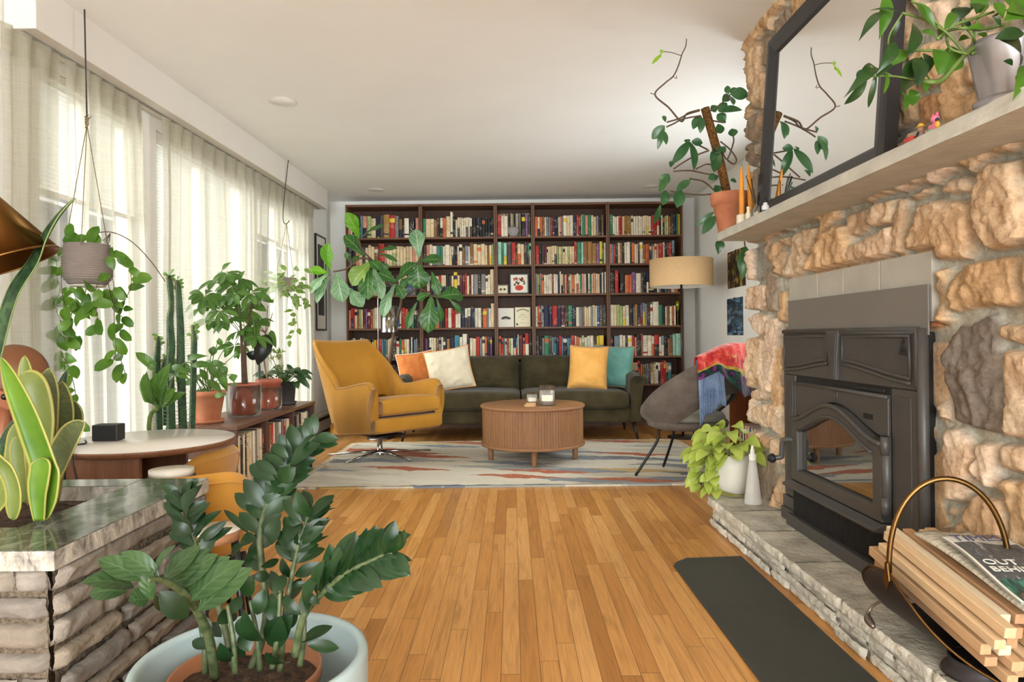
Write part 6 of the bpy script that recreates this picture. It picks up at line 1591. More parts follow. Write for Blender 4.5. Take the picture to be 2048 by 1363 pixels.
def shades():
    t = NT('pleated_shade'); vec = t.coord((1, 1, 1)); sp = t.new('ShaderNodeSeparateXYZ'); t.l(vec, sp.inputs[0])
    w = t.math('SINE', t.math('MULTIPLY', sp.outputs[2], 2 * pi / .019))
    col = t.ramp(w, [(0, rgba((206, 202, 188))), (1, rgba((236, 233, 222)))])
    d = t.new('ShaderNodeBsdfDiffuse'); t.l(col, d.inputs['Color']); tl = t.new('ShaderNodeBsdfTranslucent'); t.l(col, tl.inputs['Color'])
    tr2 = t.new('ShaderNodeBsdfTransparent'); m1 = t.new('ShaderNodeMixShader'); m1.inputs[0].default_value = .6; t.l(d.outputs[0], m1.inputs[1]); t.l(tl.outputs[0], m1.inputs[2])
    m2 = t.new('ShaderNodeMixShader'); m2.inputs[0].default_value = .5; t.l(m1.outputs[0], m2.inputs[1]); t.l(tr2.outputs[0], m2.inputs[2]); m = t.done(m2.outputs[0])
    for (a, b), zb, lab in zip(WIN, (1.62, .30, 1.80), ('pleated window shade half raised behind the nearest curtains', 'pleated window shade lowered behind the middle curtain', 'pleated window shade drawn halfway up behind the far curtain')):
        e = thing('window_shade', (XL - .03, (a + b) / 2, zb), lab, 'window shade'); n = int((WZ1 - .04 - zb) / .0095)
        mb = MB(); mb.grid(2, n, lambda u, v, a=a, b=b, zb=zb, n=n: V((XL - .032 + (.004 if round(v * (n - 1)) % 2 else -.004), a + .03 + (b - a - .06) * u, WZ1 - .04 + (zb + .012 - WZ1 + .04) * v)), sm=False)
        mb.build('pleats', m, e); MB().bx(XL - .045, XL - .02, a + .03, b - .03, zb - .006, zb + .012).build('bottom_rail', m_trim, e, bevel=.002); MB().bx(XL - .05, XL - .012, a + .025, b - .025, WZ1 - .04, WZ1 - .002).build('head_rail', m_trim, e, bevel=.002)
shades()

# framed pictures on the left wall beyond the curtains
def wall_frames():
    for (xa, xb, ya, yb, lab, tone) in ((627, 650, 471, 661, 'tall black framed photograph on the left wall beyond the curtains', (96, 92, 88)),):
        A = PX(xa + 1, ya, XL); B = PX(xb, yb, XL); e = thing('picture_frame', (XL, (A.y + B.y) / 2, B.z), lab, 'picture frame'); y0, y1, z0, z1 = A.y, B.y, PX(xb, yb, XL).z, PX(xb, 477, XL).z; f = .018
        mb = MB(); x0, x1 = XL + .002, XL + .022
        mb.bx(x0, x1, y0, y0 + f, z0, z1); mb.bx(x0, x1, y1 - f, y1, z0, z1); mb.bx(x0, x1, y0 + f, y1 - f, z0, z0 + f); mb.bx(x0, x1, y0 + f, y1 - f, z1 - f, z1); mb.build('frame', m_blackfr, e, bevel=.002)
        MB().bx(x0, x0 + .012, y0 + f, y1 - f, z0 + f, z1 - f).build('mat_board', m_paper, e)
        MB().bx(x0 + .0121, x0 + .013, y0 + f + .06, y1 - f - .05, z0 + f + .14, z1 - f - .08).build('photograph', mat('photo_grey', tone, .5, .5, 9, c2=(40, 38, 38)), e)
wall_frames()

# ================= stone planter =================
PXR, PYF, PYB, PZT = -.877, 1.30, 1.965, .572
def planter():
    t_ = thing('stone_planter', (-1.3, 1.63, 0), 'rustic stacked stone planter wall with a polished grey marble coping', 'planter')
    t = NT('marble_grey'); vec = t.coord((2.2, 1, 1), rot=(0, 0, .5)); n = t.noise(vec, 3.2, 7, .62, 2.2); n2 = t.noise(t.coord((1, 1, 1)), 22, 5, .7)
    col = t.ramp(n, [(.30, rgba((44, 46, 47))), (.42, rgba((74, 76, 72))), (.52, rgba((50, 52, 51))), (.58, rgba((118, 118, 112))), (.64, rgba((62, 64, 62)))])
    col = t.mix(.35, col, t.ramp(n2, [(.4, rgba((52, 54, 52))), (.6, rgba((150, 152, 142)))]))
    m_mar = t.done(t.bsdf(col, .10, 0, .35, t.bump(n2, .03, .002)))
    t = NT('marble_split'); n = t.noise(t.coord((1, 1, .6)), 24, 6, .7, .6)
    m_mare = t.done(t.bsdf(t.ramp(n, [(.32, rgba((90, 88, 84))), (.5, rgba((168, 160, 148))), (.66, rgba((206, 198, 184)))]), .55, 0, .4, t.bump(n, .8, .008)))
    X0 = -2.0 + .02; sl = .040; w = .185
    # coping slabs around the open bed
    def slab(x0, x1, y0, y1):
        mb = MB(); mb.bx(x0, x1, y0, y1, PZT - sl, PZT - .0015); mb.build('coping_core', m_mare, t_, bevel=.002)
        mb = MB(); mb.bx(x0 + .001, x1 - .001, y0 + .001, y1 - .001, PZT - .0015, PZT); mb.build('coping_top', m_mar, t_)
    slab(PXR - w, PXR, PYF, PYB); slab(X0 + .06, PXR - w - .0005, PYF, PYF + .165); slab(X0 + .06, PXR - w - .0005, PYB - .095, PYB)
    # courses of split stones with rough mortar between
    t = NT('split_stone'); oi = t.new('ShaderNodeNewGeometry'); vec = t.coord((1, 1, 1)); n = t.noise(vec, 13, 5, .6); n2 = t.noise(vec, 70, 4, .7)
    isl = oi.outputs['Random Per Island']
    c = t.ramp(isl, [(0, rgba((124, 114, 102))), (.3, rgba((142, 134, 124))), (.6, rgba((116, 110, 104))), (1, rgba((150, 138, 120)))])
    c = t.mix(.5, c, t.ramp(n, [(.3, (.62, .58, .55, 1)), (.65, (1.12, 1.1, 1.08, 1))]), 'MULTIPLY'); c = t.mix(.35, c, t.ramp(n2, [(.3, (.7, .68, .66, 1)), (.7, (1.1, 1.1, 1.1, 1))]), 'MULTIPLY')
    m_st = t.done(t.bsdf(c, .85, 0, .25, t.bump(t.math('ADD', n, n2), .5, .006)))
    t = NT('mortar_rough'); n = t.noise(t.coord((1, 1, 1)), 120, 5, .75); m_mo = t.done(t.bsdf(t.ramp(n, [(.35, rgba((84, 70, 56))), (.55, rgba((134, 118, 100))), (.75, rgba((166, 152, 132)))]), .95, 0, .2, t.bump(n, 1.0, .012)))
    rr = random.Random(12); st = MB(); z = PZT - sl; first = True
    hs = [.054, .05, .058, .048, .056, .05, .06, .05, .056]
    def stone(axis, a, b, z0, z1, depth):
        # axis 'x': face looks towards -Y along x; axis 'y': face looks towards +X along y
        nu, nv = max(6, int((b - a) / .011)), 11; off = rr.uniform(-.006, .008); sd = rr.randrange(1000); tap = rr.uniform(.004, .012)
        def fn(u, v):
            e = min(u, 1 - u) * (b - a); f = min(v, 1 - v) * (z1 - z0)
            out = off + .020 * (1 - math.exp(-e / .0035)) * (1 - math.exp(-f / .0028)) + .016 * float(fbm(np.array(u * (b - a) * 9 + sd), np.array(v * .6 + sd), 2.2, 3, 6)) + .009 * (float(fbm(np.array(u * (b - a) * 60 + sd), np.array(v * 3 + sd), 1.5, 3, 16)) - .5) + tap * v
            p = a + (b - a) * u; zz = z0 + (z1 - z0) * v
            return V((p, PYF + .028 - out, zz)) if axis == 'x' else V((PXR - .030 + out, p, zz))
        st.grid(nu, nv, fn if axis == 'x' else fn, uv=False)
    for h in hs:
        z1 = z - .001; z0 = z - h + .009
        x = X0 + .08
        while x < PXR - .03:
            q = min(x + rr.uniform(.16, .34), PXR - .018); stone('x', x, q - .006, z0, z1, .05); x = q
        y = PYF + .022
        while y < PYB - .02:
            q = min(y + rr.uniform(.14, .36), PYB - .006); stone('y', y, q - .006, z0, z1, .05); y = q
        z -= h
        if z < .03: break
    st.build('stones', m_st, t_)
    mb = MB(); 
    for fnm in (lambda u, v: V((X0 + .07 + (PXR - .024 - X0 - .07) * u, PYF + .024 - .012 * float(fbm(np.array(u * 30), np.array(v * 30), 2, 3, 8)), .0 + (PZT - sl - .001) * v)), lambda u, v: V((PXR - .024 + .012 * float(fbm(np.array(u * 30), np.array(v * 30), 2, 3, 9)), PYF + .024 + (PYB - PYF - .03) * u, .0 + (PZT - sl - .001) * v))): mb.grid(60, 50, fnm, uv=False)
    mb.build('mortar', m_mo, t_)
    mb = MB(); mb.bx(PXR - .12, PXR - .045, PYF + .05, PYB - .03, 0, PZT - sl - .001); mb.bx(X0 + .08, PXR - .12, PYF + .05, PYF + .12, 0, PZT - sl - .001); mb.bx(X0 + .08, PXR - .12, PYB - .09, PYB - .012, 0, PZT - sl - .001); mb.build('core', m_mo, t_)
    mb = MB(); mb.grid(40, 30, lambda u, v: V((X0 + .1 + (PXR - w + .05 - X0 - .1) * u, PYF + .10 + (PYB - PYF - .17) * v, PZT - .06 + .022 * float(fbm(np.array(u * 12), np.array(v * 8), 2, 4, 3)))), uv=False); o = mb.build('soil', m_soil, t_); o['kind'] = 'stuff'
planter()

# ---- snake plants growing in the bed ----
m_sn_y = leafmat('snake_yellow', (92, 108, 42), (130, 138, 64), (150, 154, 80), .25, .4, edge=((164, 156, 76), .40), veins=0, band=(108, 122, 62))
m_sn_b = leafmat('snake_bright', (72, 112, 18), (112, 148, 36), (150, 170, 70), .35, .35, edge=((168, 164, 84), .42), veins=0)
m_sn_g = leafmat('snake_grey', (86, 94, 52), (114, 118, 70), (130, 130, 78), .2, .5, edge=((170, 164, 92), .44), veins=0, band=(76, 90, 58))
m_sn_d = leafmat('snake_dark', (30, 56, 36), (62, 88, 50), (110, 130, 80), .12, .4, edge=((110, 128, 70), .465), veins=0, band=(20, 38, 26))
def sleaf(pts, w, Y, mt, e, dY=0, twist=0, prof='sans'):
    """a stiff upright leaf following pixel points from the soil to the tip"""
    p = [P(x, y, Y + dY * i / (len(pts) - 1)) for i, (x, y) in enumerate(pts)]; pp = smoothpath(p, 7); n = len(pp); w = w * Y / F
    mb = MB(); vs = []; us = []; cols = 7
    for i, q in enumerate(pp):
        s = i / (n - 1); d = (pp[min(i + 1, n - 1)] - pp[max(i - 1, 0)]).normalized(); side = d.cross(V((0, -1, .15))).normalized(); up = side.cross(d)
        ca = twist * s; side2 = side * cos(ca) + up * sin(ca); up2 = -side * sin(ca) + up * cos(ca); hw = w / 2 * max(PROF[prof](s), .02)
        for k in range(cols):
            c = 2 * k / (cols - 1) - 1; vs.append(q + side2 * hw * c - up2 * (-.28 * hw * c * c)); us.append(((c + 1) / 2, s))
    fs = [(i * cols + k, i * cols + k + 1, (i + 1) * cols + k + 1, (i + 1) * cols + k) for i in range(n - 1) for k in range(cols - 1)]
    mb.add(vs, fs, 0, True, us); return mb.build('leaf', mt, e, None, solid=.003)
def snakes():
    g = 'snake plants in the stone planter'
    b = Pz(85, 1035, .53)
    e = thing('snake_plant', (b.x, 1.60, .52), 'bright green snake plant with yellow edged leaves at the front of the stone planter', 'snake plant', g)
    sleaf([(84, 1042), (98, 960), (92, 930), (60, 840), (25, 760), (4, 715)], 56, 1.50, m_sn_b, e, .0, .25, 'strap')
    sleaf([(80, 1040), (78, 985), (84, 935), (82, 915)], 44, 1.485, m_sn_b, e)
    sleaf([(27, 1040), (30, 985), (18, 945), (0, 925), (-30, 890), (-38, 800)], 34, 1.50, m_sn_y, e, 0, .3, 'strap')
    sleaf([(-25, 1030), (2, 985), (-4, 945), (-20, 920)], 60, 1.53, m_sn_y, e)
    e = thing('snake_plant', (Pz(70, 1000, .53).x, 1.72, .52), 'grey green snake plant with pointed leaves at the back of the stone planter', 'snake plant', g)
    sleaf([(72, 1010), (80, 930), (82, 830), (66, 770), (40, 752)], 60, 1.66, m_sn_y, e, .0, -.15)
    sleaf([(92, 1010), (96, 900), (100, 800), (97, 735)], 44, 1.72, m_sn_g, e)
    sleaf([(102, 1010), (118, 920), (132, 830), (124, 762)], 46, 1.76, m_sn_g, e, 0, .2)
    sleaf([(88, 1005), (110, 940), (140, 880), (170, 844)], 58, 1.62, m_sn_g, e, -.02, .35)
    sleaf([(60, 1005), (58, 900), (56, 780), (49, 710)], 34, 1.74, m_sn_y, e)
    sleaf([(50, 1005), (40, 930), (34, 870)], 32, 1.70, m_sn_y, e); sleaf([(36, 1000), (24, 950), (30, 880), (42, 840)], 30, 1.72, m_sn_y, e)
    sleaf([(110, 1005), (125, 900), (150, 840), (142, 800)], 34, 1.80, m_sn_g, e, 0, -.3)
    sleaf([(95, 1008), (104, 900), (118, 800), (136, 738)], 22, 1.80, m_sn_d, e)
    e = thing('snake_plant', (Pz(-10, 960, .53).x, 1.78, .52), 'tall dark banded snake plant leaf leaning over from the left of the planter', 'snake plant', g)
    sleaf([(-45, 960), (-30, 830), (0, 690), (30, 590), (72, 525), (92, 480), (118, 435), (150, 396)], 42, 1.74, m_sn_d, e, .0, .9, 'sans')
    sleaf([(-20, 970), (5, 900), (30, 855), (48, 838)], 26, 1.76, m_sn_d, e)
    # a rounded pebble on the coping
    p = Pz(10, 1048, .567); mb = MB(); mb.lathe([(max(.0002, .0115 * sin(pi * k / 8)), .0105 - .0105 * cos(pi * k / 8)) for k in range(9)], 16, Matrix.Translation((p.x, 1.452, PZT + .0005))); o = mb.build('pebble', mat('pebble_pink', (206, 178, 156), .5, .06)); tag(o, 'small round pinkish pebble on the near rim of the stone planter', 'pebble')
snakes()

# ================= lamps at the left edge =================
def brass_lamp():
    Y = 1.72; rim = P(-8, 526, Y); apex = P(-79, 344, Y); ax = (rim - apex); ax.y += .035; ax.normalize(); Ln = (rim - apex).length
    rad = 100 * Y / F; q = V((0, 0, -1)).rotation_difference(ax).to_matrix().to_4x4(); T = Matrix.Translation(apex) @ q
    base = V((-1.62, 1.78, 0))
    e = thing('floor_lamp', base, 'brass cone shade of a lamp reaching in at the left edge of the photo', 'lamp')
    br = mat('aged_brass', (138, 100, 54), .34, .15, 3, metal=1, stretch=(1, 1, .4)); 
    MB().lathe([(.018, 0), (rad, -Ln), (rad - .003, -Ln + .001), (.016, -.012), (.018, 0)], 64, T).build('lamp_shade', br, e)
    MB().lathe([(rad - .001, -Ln - .002), (rad + .002, -Ln), (rad - .001, -Ln + .004), (rad - .004, -Ln), (rad - .001, -Ln - .002)], 64, T).build('rim', br, e)
    dk = mat('lamp_rod', (54, 44, 36), .4, .05, metal=.6)
    MB().tube(smoothpath([apex, apex + V((-.10, .02, .10)), apex + V((-.26, .04, .0)), V((base.x, base.y, 1.0)), V((base.x, base.y, .015))], 6), .008, 10).build('stem', dk, e)
    MB().lathe([(0, 0), (.11, 0), (.11, .014), (.02, .02), (0, .02)], 32, Matrix.Translation(base)).build('base', dk, e)
    MB().lathe([(0, -Ln * .45), (.02, -Ln * .5), (.028, -Ln * .66), (0, -Ln * .78)], 16, T).build('bulb', mat('bulb_cream', (232, 224, 206), .4, 0), e)
brass_lamp()
def wood_lamp():
    Y = 2.02; c = P(24, 748, Y); r = 62 * Y / F; base = V((-1.72, 2.12, 0))
    e = thing('floor_lamp', base, 'wooden lamp with a round brown shade behind the snake plants at the left edge', 'lamp')
    br = mat('shade_tan', (100, 60, 32), .45, .12, 5); wd = wood('beech_red', (132, 76, 48), (160, 98, 66), 2, .4)
    n = V((.34, -.90, .22)).normalized(); T = Matrix.Translation(c) @ V((0, 0, 1)).rotation_difference(n).to_matrix().to_4x4()
    MB().lathe([(0, .03), (.02, .03), (.5 * r, .024), (.92 * r, .004), (r, -.006), (r, -.02), (.9 * r, -.012), (.4 * r, .012), (0, .016)], 56, T).build('lamp_shade', br, e)
    MB().lathe([(0, .031), (.012, .032), (.010, .045), (0, .047)], 16, T).build('finial', mat('lamp_nut', (176, 150, 120), .3, 0, metal=.6), e)
    a = P(2, 800, Y - .03); b = P(12, 880, Y - .02)
    k = P(-10, 800, Y - .02)
    MB().tube([P(14, 792, Y - .01), b + V((-.02, 0, -.05)), V((base.x + .12, base.y - .02, .25)), V((base.x + .13, base.y - .03, .0))], [.02, .02, .018, .016], 4).build('arm', wd, e)
    MB().tube([P(-8, 790, Y), P(-30, 900, Y), V((base.x - .14, base.y, .0))], [.018, .018, .016], 4).build('arm', wd, e)
    MB().box(P(4, 798, Y - .045), (.07, .02, .05), Matrix.Rotation(.3, 3, 'Y')).build('joint', wd, e, bevel=.006)
    MB().tube([P(9, 793, Y - .062), P(9, 793, Y - .052)], .009, 16).build('screw', m_blackfr, e)
wood_lamp()

# ================= round table, chairs, stool =================
TC, TR, TZ = V((-1.36, 2.54, 0)), .302, .60
def table():
    e = thing('round_table', TC, 'small round white topped table with a walnut edge and panel under the window', 'table'); T = Matrix.Translation(TC)
    lam = mat('laminate_white', (222, 216, 206), .25, .02, 4, spec=.5); wl = wood('table_walnut', (112, 74, 52), (146, 102, 74), 0, .4); wv = wood('table_walnut_v', (118, 76, 54), (150, 104, 76), 2, .4)
    MB().lathe([(0, TZ - .002), (TR - .001, TZ - .002), (TR - .001, TZ), (0, TZ)], 80, T).build('tabletop', lam, e)
    MB().lathe([(0, TZ - .024), (TR - .014, TZ - .024), (TR, TZ - .008), (TR, TZ - .0022), (0, TZ - .0022)], 80, T).build('table_edge', wl, e)
    MB().bx(TC.x - .165, TC.x + .085, TC.y - .215, TC.y - .195, .012, TZ - .025).build('leg_panel', wv, e, bevel=.002); MB().bx(TC.x - .165, TC.x + .085, TC.y + .12, TC.y + .14, .012, TZ - .025).build('leg_panel', wv, e, bevel=.002)
    MB().bx(TC.x - .165, TC.x + .085, TC.y - .194, TC.y + .119, .012, .03).build('bottom_shelf', wv, e, bevel=.002)
    MB().bx(TC.x - .19, TC.x - .172, TC.y - .20, TC.y + .13, .012, TZ - .03).build('side_panel', m_soot, e, bevel=.002)
    # speaker box and cable
    p = Pz(198, 885, TZ); q = thing('speaker', (p.x, p.y, TZ), 'small black speaker box on the round white table', 'speaker')
    M = Matrix.Translation((p.x, p.y + .06, TZ + .0308)) @ Matrix.Rotation(.05, 4, 'Z'); MB().box((0, 0, 0), (.092, .06, .060)).build('case', mat('speaker_black', (34, 32, 31), .5, .05), q, M, bevel=.004)
    MB().box((0, -.0305, 0), (.082, .001, .05)).build('grille', mat('speaker_cloth', (26, 25, 25), .9, .3, 300), q, M)
    c0 = V((p.x - .05, p.y + .0, TZ + .01)); pts = [c0, c0 + V((.03, -.05, -.005)), c0 + V((-.02, -.075, -.0055)), c0 + V((-.055, -.05, -.0055)), c0 + V((-.03, -.02, -.0055)), c0 + V((-.01, -.10, -.0055))]
    tb = Pz(166, 900, TZ); pts += [V((tb.x + .004, TC.y - TR * .97, TZ + .004)), V((tb.x + .03, TC.y - TR - .015, TZ - .06)), V((tb.x + .12, TC.y - TR - .02, .25)), V((tb.x + .2, TC.y - TR - .02, .006))]
    o = MB().tube(smoothpath(pts, 6), .0032, 6).build('cable', m_blackfr); tag(o, 'black power cable looping from the speaker over the table edge', 'cable')
table()
def dining_chair(cx, cy, rz, label, wb=.40, hb=.560):
    e = thing('dining_chair', (cx, cy, 0), label, 'chair', 'mustard dining chairs at the round table')
    m = fabric('ochre_velvet', (182, 126, 40), (200, 144, 56), 300, .75, .35, .1, 4); M = Matrix.Translation((cx, cy, 0)) @ Matrix.Rotation(rz, 4, 'Z')
    # the back faces -Y in local space; seat in front of it at +Y
    def back(sgn, th, dz=0):
        def fn(u, v):
            a = 2 * u - 1; z = .28 + (hb - .28) * v; top = (1 - abs(a) ** 4.5) ** (1 / 2.6)
            z = .28 + (hb - .28 - .0) * v * (.40 + .60 * top); x = a * wb / 2 * (.93 + .07 * v); y = .065 * a * a + sgn * th * max(0, 1 - abs(a) ** 8) ** .5 * max(0, 1 - abs(2 * v - 1) ** 10) ** .5 - .05 * v
            return M @ V((x, y, z))
        return fn
    mb = MB(); mb.grid(30, 20, back(-1, .026)); b = len(mb.f); mb.grid(30, 20, back(1, .026))
    for i in range(b, len(mb.f)): mb.f[i] = mb.f[i][::-1]; mb.uv[i] = mb.uv[i][::-1]
    mb.build('backrest', m, e)
    f = back(-1, .027); pts = [f(.09, v / 10) for v in range(2, 10)] + [f(.09 + .82 * k / 20, .90 - 0 * k) for k in range(21)] + [f(.91, v / 10) for v in range(9, 1, -1)]
    MB().tube(pts, .0042, 6).build('piping', m, e)
    MB().box((0, .20, .315), (wb * .98, .36, .075)).build('seat', m, e, M, bevel=.03, seg=4, flat=False)
    for x in (-1, 1):
        for y in (.05, .35): MB().tube([M @ V((x * wb * .40, y, .285)), M @ V((x * wb * .47, y + (.03 if y > .2 else -.03), 0))], [.013, .008], 10).build('leg', m_blackfr, e)
dining_chair(-.995, 2.10, .60, 'mustard velvet dining chair with a piped rounded back, the nearer one')
dining_chair(-1.16, 2.62, 1.45, 'mustard velvet dining chair tucked under the far side of the round white table', .40, .555)
def stools():
    p = V((P(343, 938, 2.10).x, 2.10, 0)); e = thing('side_table', p, 'slim round side table with a white top just behind the stone planter', 'side table'); z = .574
    lam = mat('top_white', (214, 206, 192), .3, .02); T = Matrix.Translation(p); r = .064
    MB().lathe([(0, z - .02), (r, z - .02), (r, z), (0, z)], 36, T).build('tabletop', lam, e); MB().lathe([(0, z - .05), (r + .004, z - .05), (r + .004, z - .021), (0, z - .021)], 36, T).build('band', m_soot, e)
    MB().tube([p + V((0, 0, .01)), p + V((0, 0, z - .05))], .012, 12).build('stem', m_soot, e); MB().lathe([(0, 0), (.08, 0), (.08, .01), (0, .012)], 32, T).build('foot', m_soot, e)
    p = V((P(405, 1040, 1.86).x + .025, 1.88, 0)); e = thing('stool', p, 'low round stool with a white top between the planter and the mustard chair', 'stool'); z = .452; T = Matrix.Translation(p); r = .070
    p2 = p
    MB().lathe([(0, z - .006), (r, z - .006), (r, z - .002), (r - .003, z), (0, z)], 40, T).build('seat', lam, e); MB().lathe([(0, z - .034), (r - .006, z - .034), (r - .001, z - .0065), (0, z - .0065)], 40, T).build('rim', wood('stool_wood', (150, 104, 70), (176, 128, 92), 0, .45), e)
    for k in range(3):
        a = 2 * pi * k / 3 + .5; MB().tube([p2 + V((.05 * cos(a), .05 * sin(a), z - .034)), p2 + V((.085 * cos(a), .085 * sin(a), 0))], [.011, .008], 10).build('leg', m_blackfr, e)
stools()
# ================= plants =================
m_stem_g = mat('stem_green', (92, 112, 52), .55, .2, 30); m_stem_b = mat('stem_brown', (86, 66, 48), .75, .25, 30, .3, 120); m_stem_p = mat('stem_pale', (150, 146, 96), .6, .15, 30)
m_terra = mat('terracotta', (176, 104, 70), .8, .15, 7, .15, 90, .002, c2=(204, 136, 98)); m_plas = mat('nursery_terracotta', (168, 92, 70), .45, .08, 6); m_darkpot = mat('pot_charcoal', (58, 55, 54), .6, .1, 8)
m_clear = glassy('clear_cachepot', (.985, .98, .975, 1), .10, .10)
def pot(e, T, r0, r1, h, mt, rim=0, soil=True, n=44, ribs=0):
    prof = [(0, 0), (r0, 0), (r0 + (r1 - r0) * .03, .003), (r1, h - (.03 if rim else 0))]
    if rim: prof += [(r1 + rim, h - .03), (r1 + rim * 1.15, h - .003), (r1 + rim, h)]
    else: prof += [(r1 + .0015, h)]
    prof += [(r1 - .006, h), (r1 - .009, h - .03), (0, h - .03)]
    MB().lathe(prof, n, T).build('pot', mt, e)
    if soil: MB().lathe([(0, h - .02), (r1 * .5, h - .018), (r1 - .0105, h - .024)], 28, T).build('soil', m_soil, e)
def saucer(e, T, r, mt, h=.018): MB().lathe([(0, 0), (r * .88, 0), (r, h), (r - .004, h), (r * .86, .005), (0, .005)], 40, T).build('saucer', mt, e)

# ---- ZZ plant in the blue grey planter ----
def zz():
    cx, cy, zr, r = -.475, 1.235, .40, .201
    e = thing('zz_plant', (cx, cy, 0), 'glossy dark green zz plant in a large blue grey planter on the floor', 'potted plant'); T = Matrix.Translation((cx, cy, 0))
    bl = mat('planter_blue', (160, 176, 176), .45, .04, 3, spec=.4)
    MB().lathe([(0, .001), (r * .80, .001), (r * .84, .008), (r, .22), (r + .003, zr - .012), (r, zr - .003), (r - .007, zr), (r - .014, zr - .003), (r - .017, zr - .012), (r - .02, .10), (0, .09)], 96, T).build('planter', bl, e)
    c2 = V((cx - .012, cy + .0, 0)); T2 = Matrix.Translation(c2); ri = .132
    MB().lathe([(0, .12), (ri * .74, .12), (ri - .004, .345), (ri, .35), (ri, .372), (ri - .005, .372), (ri - .008, .33), (0, .33)], 64, T2).build('nursery_pot', mat('pot_copper', (152, 98, 66), .4, .08, 5), e)
    sm = MB(); sm.grid(40, 12, lambda u, v: c2 + V((v * (ri - .009) * cos(2 * pi * u), v * (ri - .009) * sin(2 * pi * u), .338 + .016 * float(fbm(np.array(v * 6 * cos(2 * pi * u)), np.array(v * 6 * sin(2 * pi * u)), 2, 3, 5)))), closeu=True, uv=False); sm.build('soil', m_soil, e)
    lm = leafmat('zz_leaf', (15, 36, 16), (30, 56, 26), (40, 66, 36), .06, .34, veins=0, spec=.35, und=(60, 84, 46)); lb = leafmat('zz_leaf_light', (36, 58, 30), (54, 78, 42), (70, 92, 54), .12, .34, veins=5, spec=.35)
    STEMS = []
    def stem(pts, r0, r1):
        r0 *= .74; r1 *= .8
        pp = smoothpath([P(x, y, Y) for x, y, Y in pts], 8); n = len(pp)
        mb = MB(); mb.tube(pp, [r0 + (r1 - r0) * i / (n - 1) for i in range(n)], 12); mb.build('stem', m_stz, e); STEMS.append(pp); return pp
    t = NT('zz_stem'); n = t.noise(t.coord((1, 1, 1)), 60, 3); m_stz = t.done(t.bsdf(t.ramp(n, [(.35, rgba((50, 66, 38))), (.6, rgba((84, 92, 62)))]), .4, 0, .4))
    dark, light = MB(), MB()
    def LV(lst, o, s, Y, dY, tgt, spread=.03, w0=1.12, nrm=None, fold=.22):
        for (bx, by, tx, ty, w) in lst:
            B = P(o[0] + bx / s, o[1] + by / s, Y + R.uniform(-.01, .01)); Tt = P(o[0] + tx / s, o[1] + ty / s, Y + dY + R.uniform(-spread, spread))
            nn = nrm if nrm is not None else V((R.uniform(-.5, .5), -1, R.uniform(.1, .8)))
            leaf(tgt, B, Tt, w * w0 / s * Y / F, nn, 'ell', R.uniform(.05, .16), fold, 10, cols=5)
    # S1 big stem drooping over the rim towards the left
    stem([(430, 1352, 1.245), (418, 1275, 1.19), (386, 1206, 1.12), (350, 1172, 1.06), (318, 1158, 1.02), (296, 1160, 1.0)], .0125, .004)
    o1, s1 = (120, 880), 2.8227
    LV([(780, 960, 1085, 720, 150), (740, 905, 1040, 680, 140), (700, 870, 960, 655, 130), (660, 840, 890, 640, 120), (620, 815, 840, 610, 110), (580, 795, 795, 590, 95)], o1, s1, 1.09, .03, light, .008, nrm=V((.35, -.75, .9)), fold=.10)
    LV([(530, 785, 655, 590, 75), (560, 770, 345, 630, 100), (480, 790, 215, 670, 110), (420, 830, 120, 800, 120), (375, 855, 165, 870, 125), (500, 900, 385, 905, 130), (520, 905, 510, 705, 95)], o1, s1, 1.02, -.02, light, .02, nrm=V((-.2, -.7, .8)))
    LV([(560, 850, 720, 1000, 120), (520, 850, 640, 930, 90)], o1, s1, 1.06, .04, dark)
    # S2 spiky stem behind, left of centre
    stem([(470, 1345, 1.30), (440, 1220, 1.34), (392, 1090, 1.40), (368, 1015, 1.44), (364, 990, 1.45)], .010, .0035)
    LV([(700, 400, 770, 265, 80), (690, 390, 640, 280, 70), (720, 430, 830, 340, 60), (735, 480, 850, 350, 60), (750, 540, 915, 395, 55), (770, 580, 945, 450, 55), (790, 600, 975, 490, 55), (705, 430, 610, 335, 32), (720, 470, 600, 395, 36), (740, 530, 630, 475, 66), (755, 590, 640, 485, 56), (760, 620, 690, 560, 60)], o1, s1, 1.40, .02, dark)
    # S3 tall stem
    o3, s3 = (440, 860), 2.71
    stem([(500, 1345, 1.30), (532, 1235, 1.32), (520, 1080, 1.35), (534, 1010, 1.38), (566, 950, 1.41), (600, 902, 1.43), (630, 872, 1.44)], .0115, .003)
    LV([(440, 110, 520, 20, 30), (380, 190, 545, 70, 95), (370, 150, 290, 75, 50), (345, 190, 250, 135, 45), (310, 240, 195, 165, 55), (300, 270, 160, 190, 70), (320, 270, 410, 200, 90), (250, 350, 350, 265, 105), (240, 370, 125, 270, 60), (215, 450, 80, 340, 65), (225, 440, 335, 350, 105), (215, 520, 170, 455, 70), (215, 540, 290, 460, 80), (200, 590, 110, 600, 70), (160, 560, 20, 430, 36), (205, 640, 275, 530, 95), (210, 700, 200, 585, 80), (130, 620, 60, 690, 60), (220, 760, 160, 640, 80)], o3, s3, 1.38, .02, dark)
    # S4 slim stem
    stem([(560, 1340, 1.24), (572, 1215, 1.25), (586, 1140, 1.27), (598, 1085, 1.29), (615, 1035, 1.31), (622, 1018, 1.32)], .008, .0025)
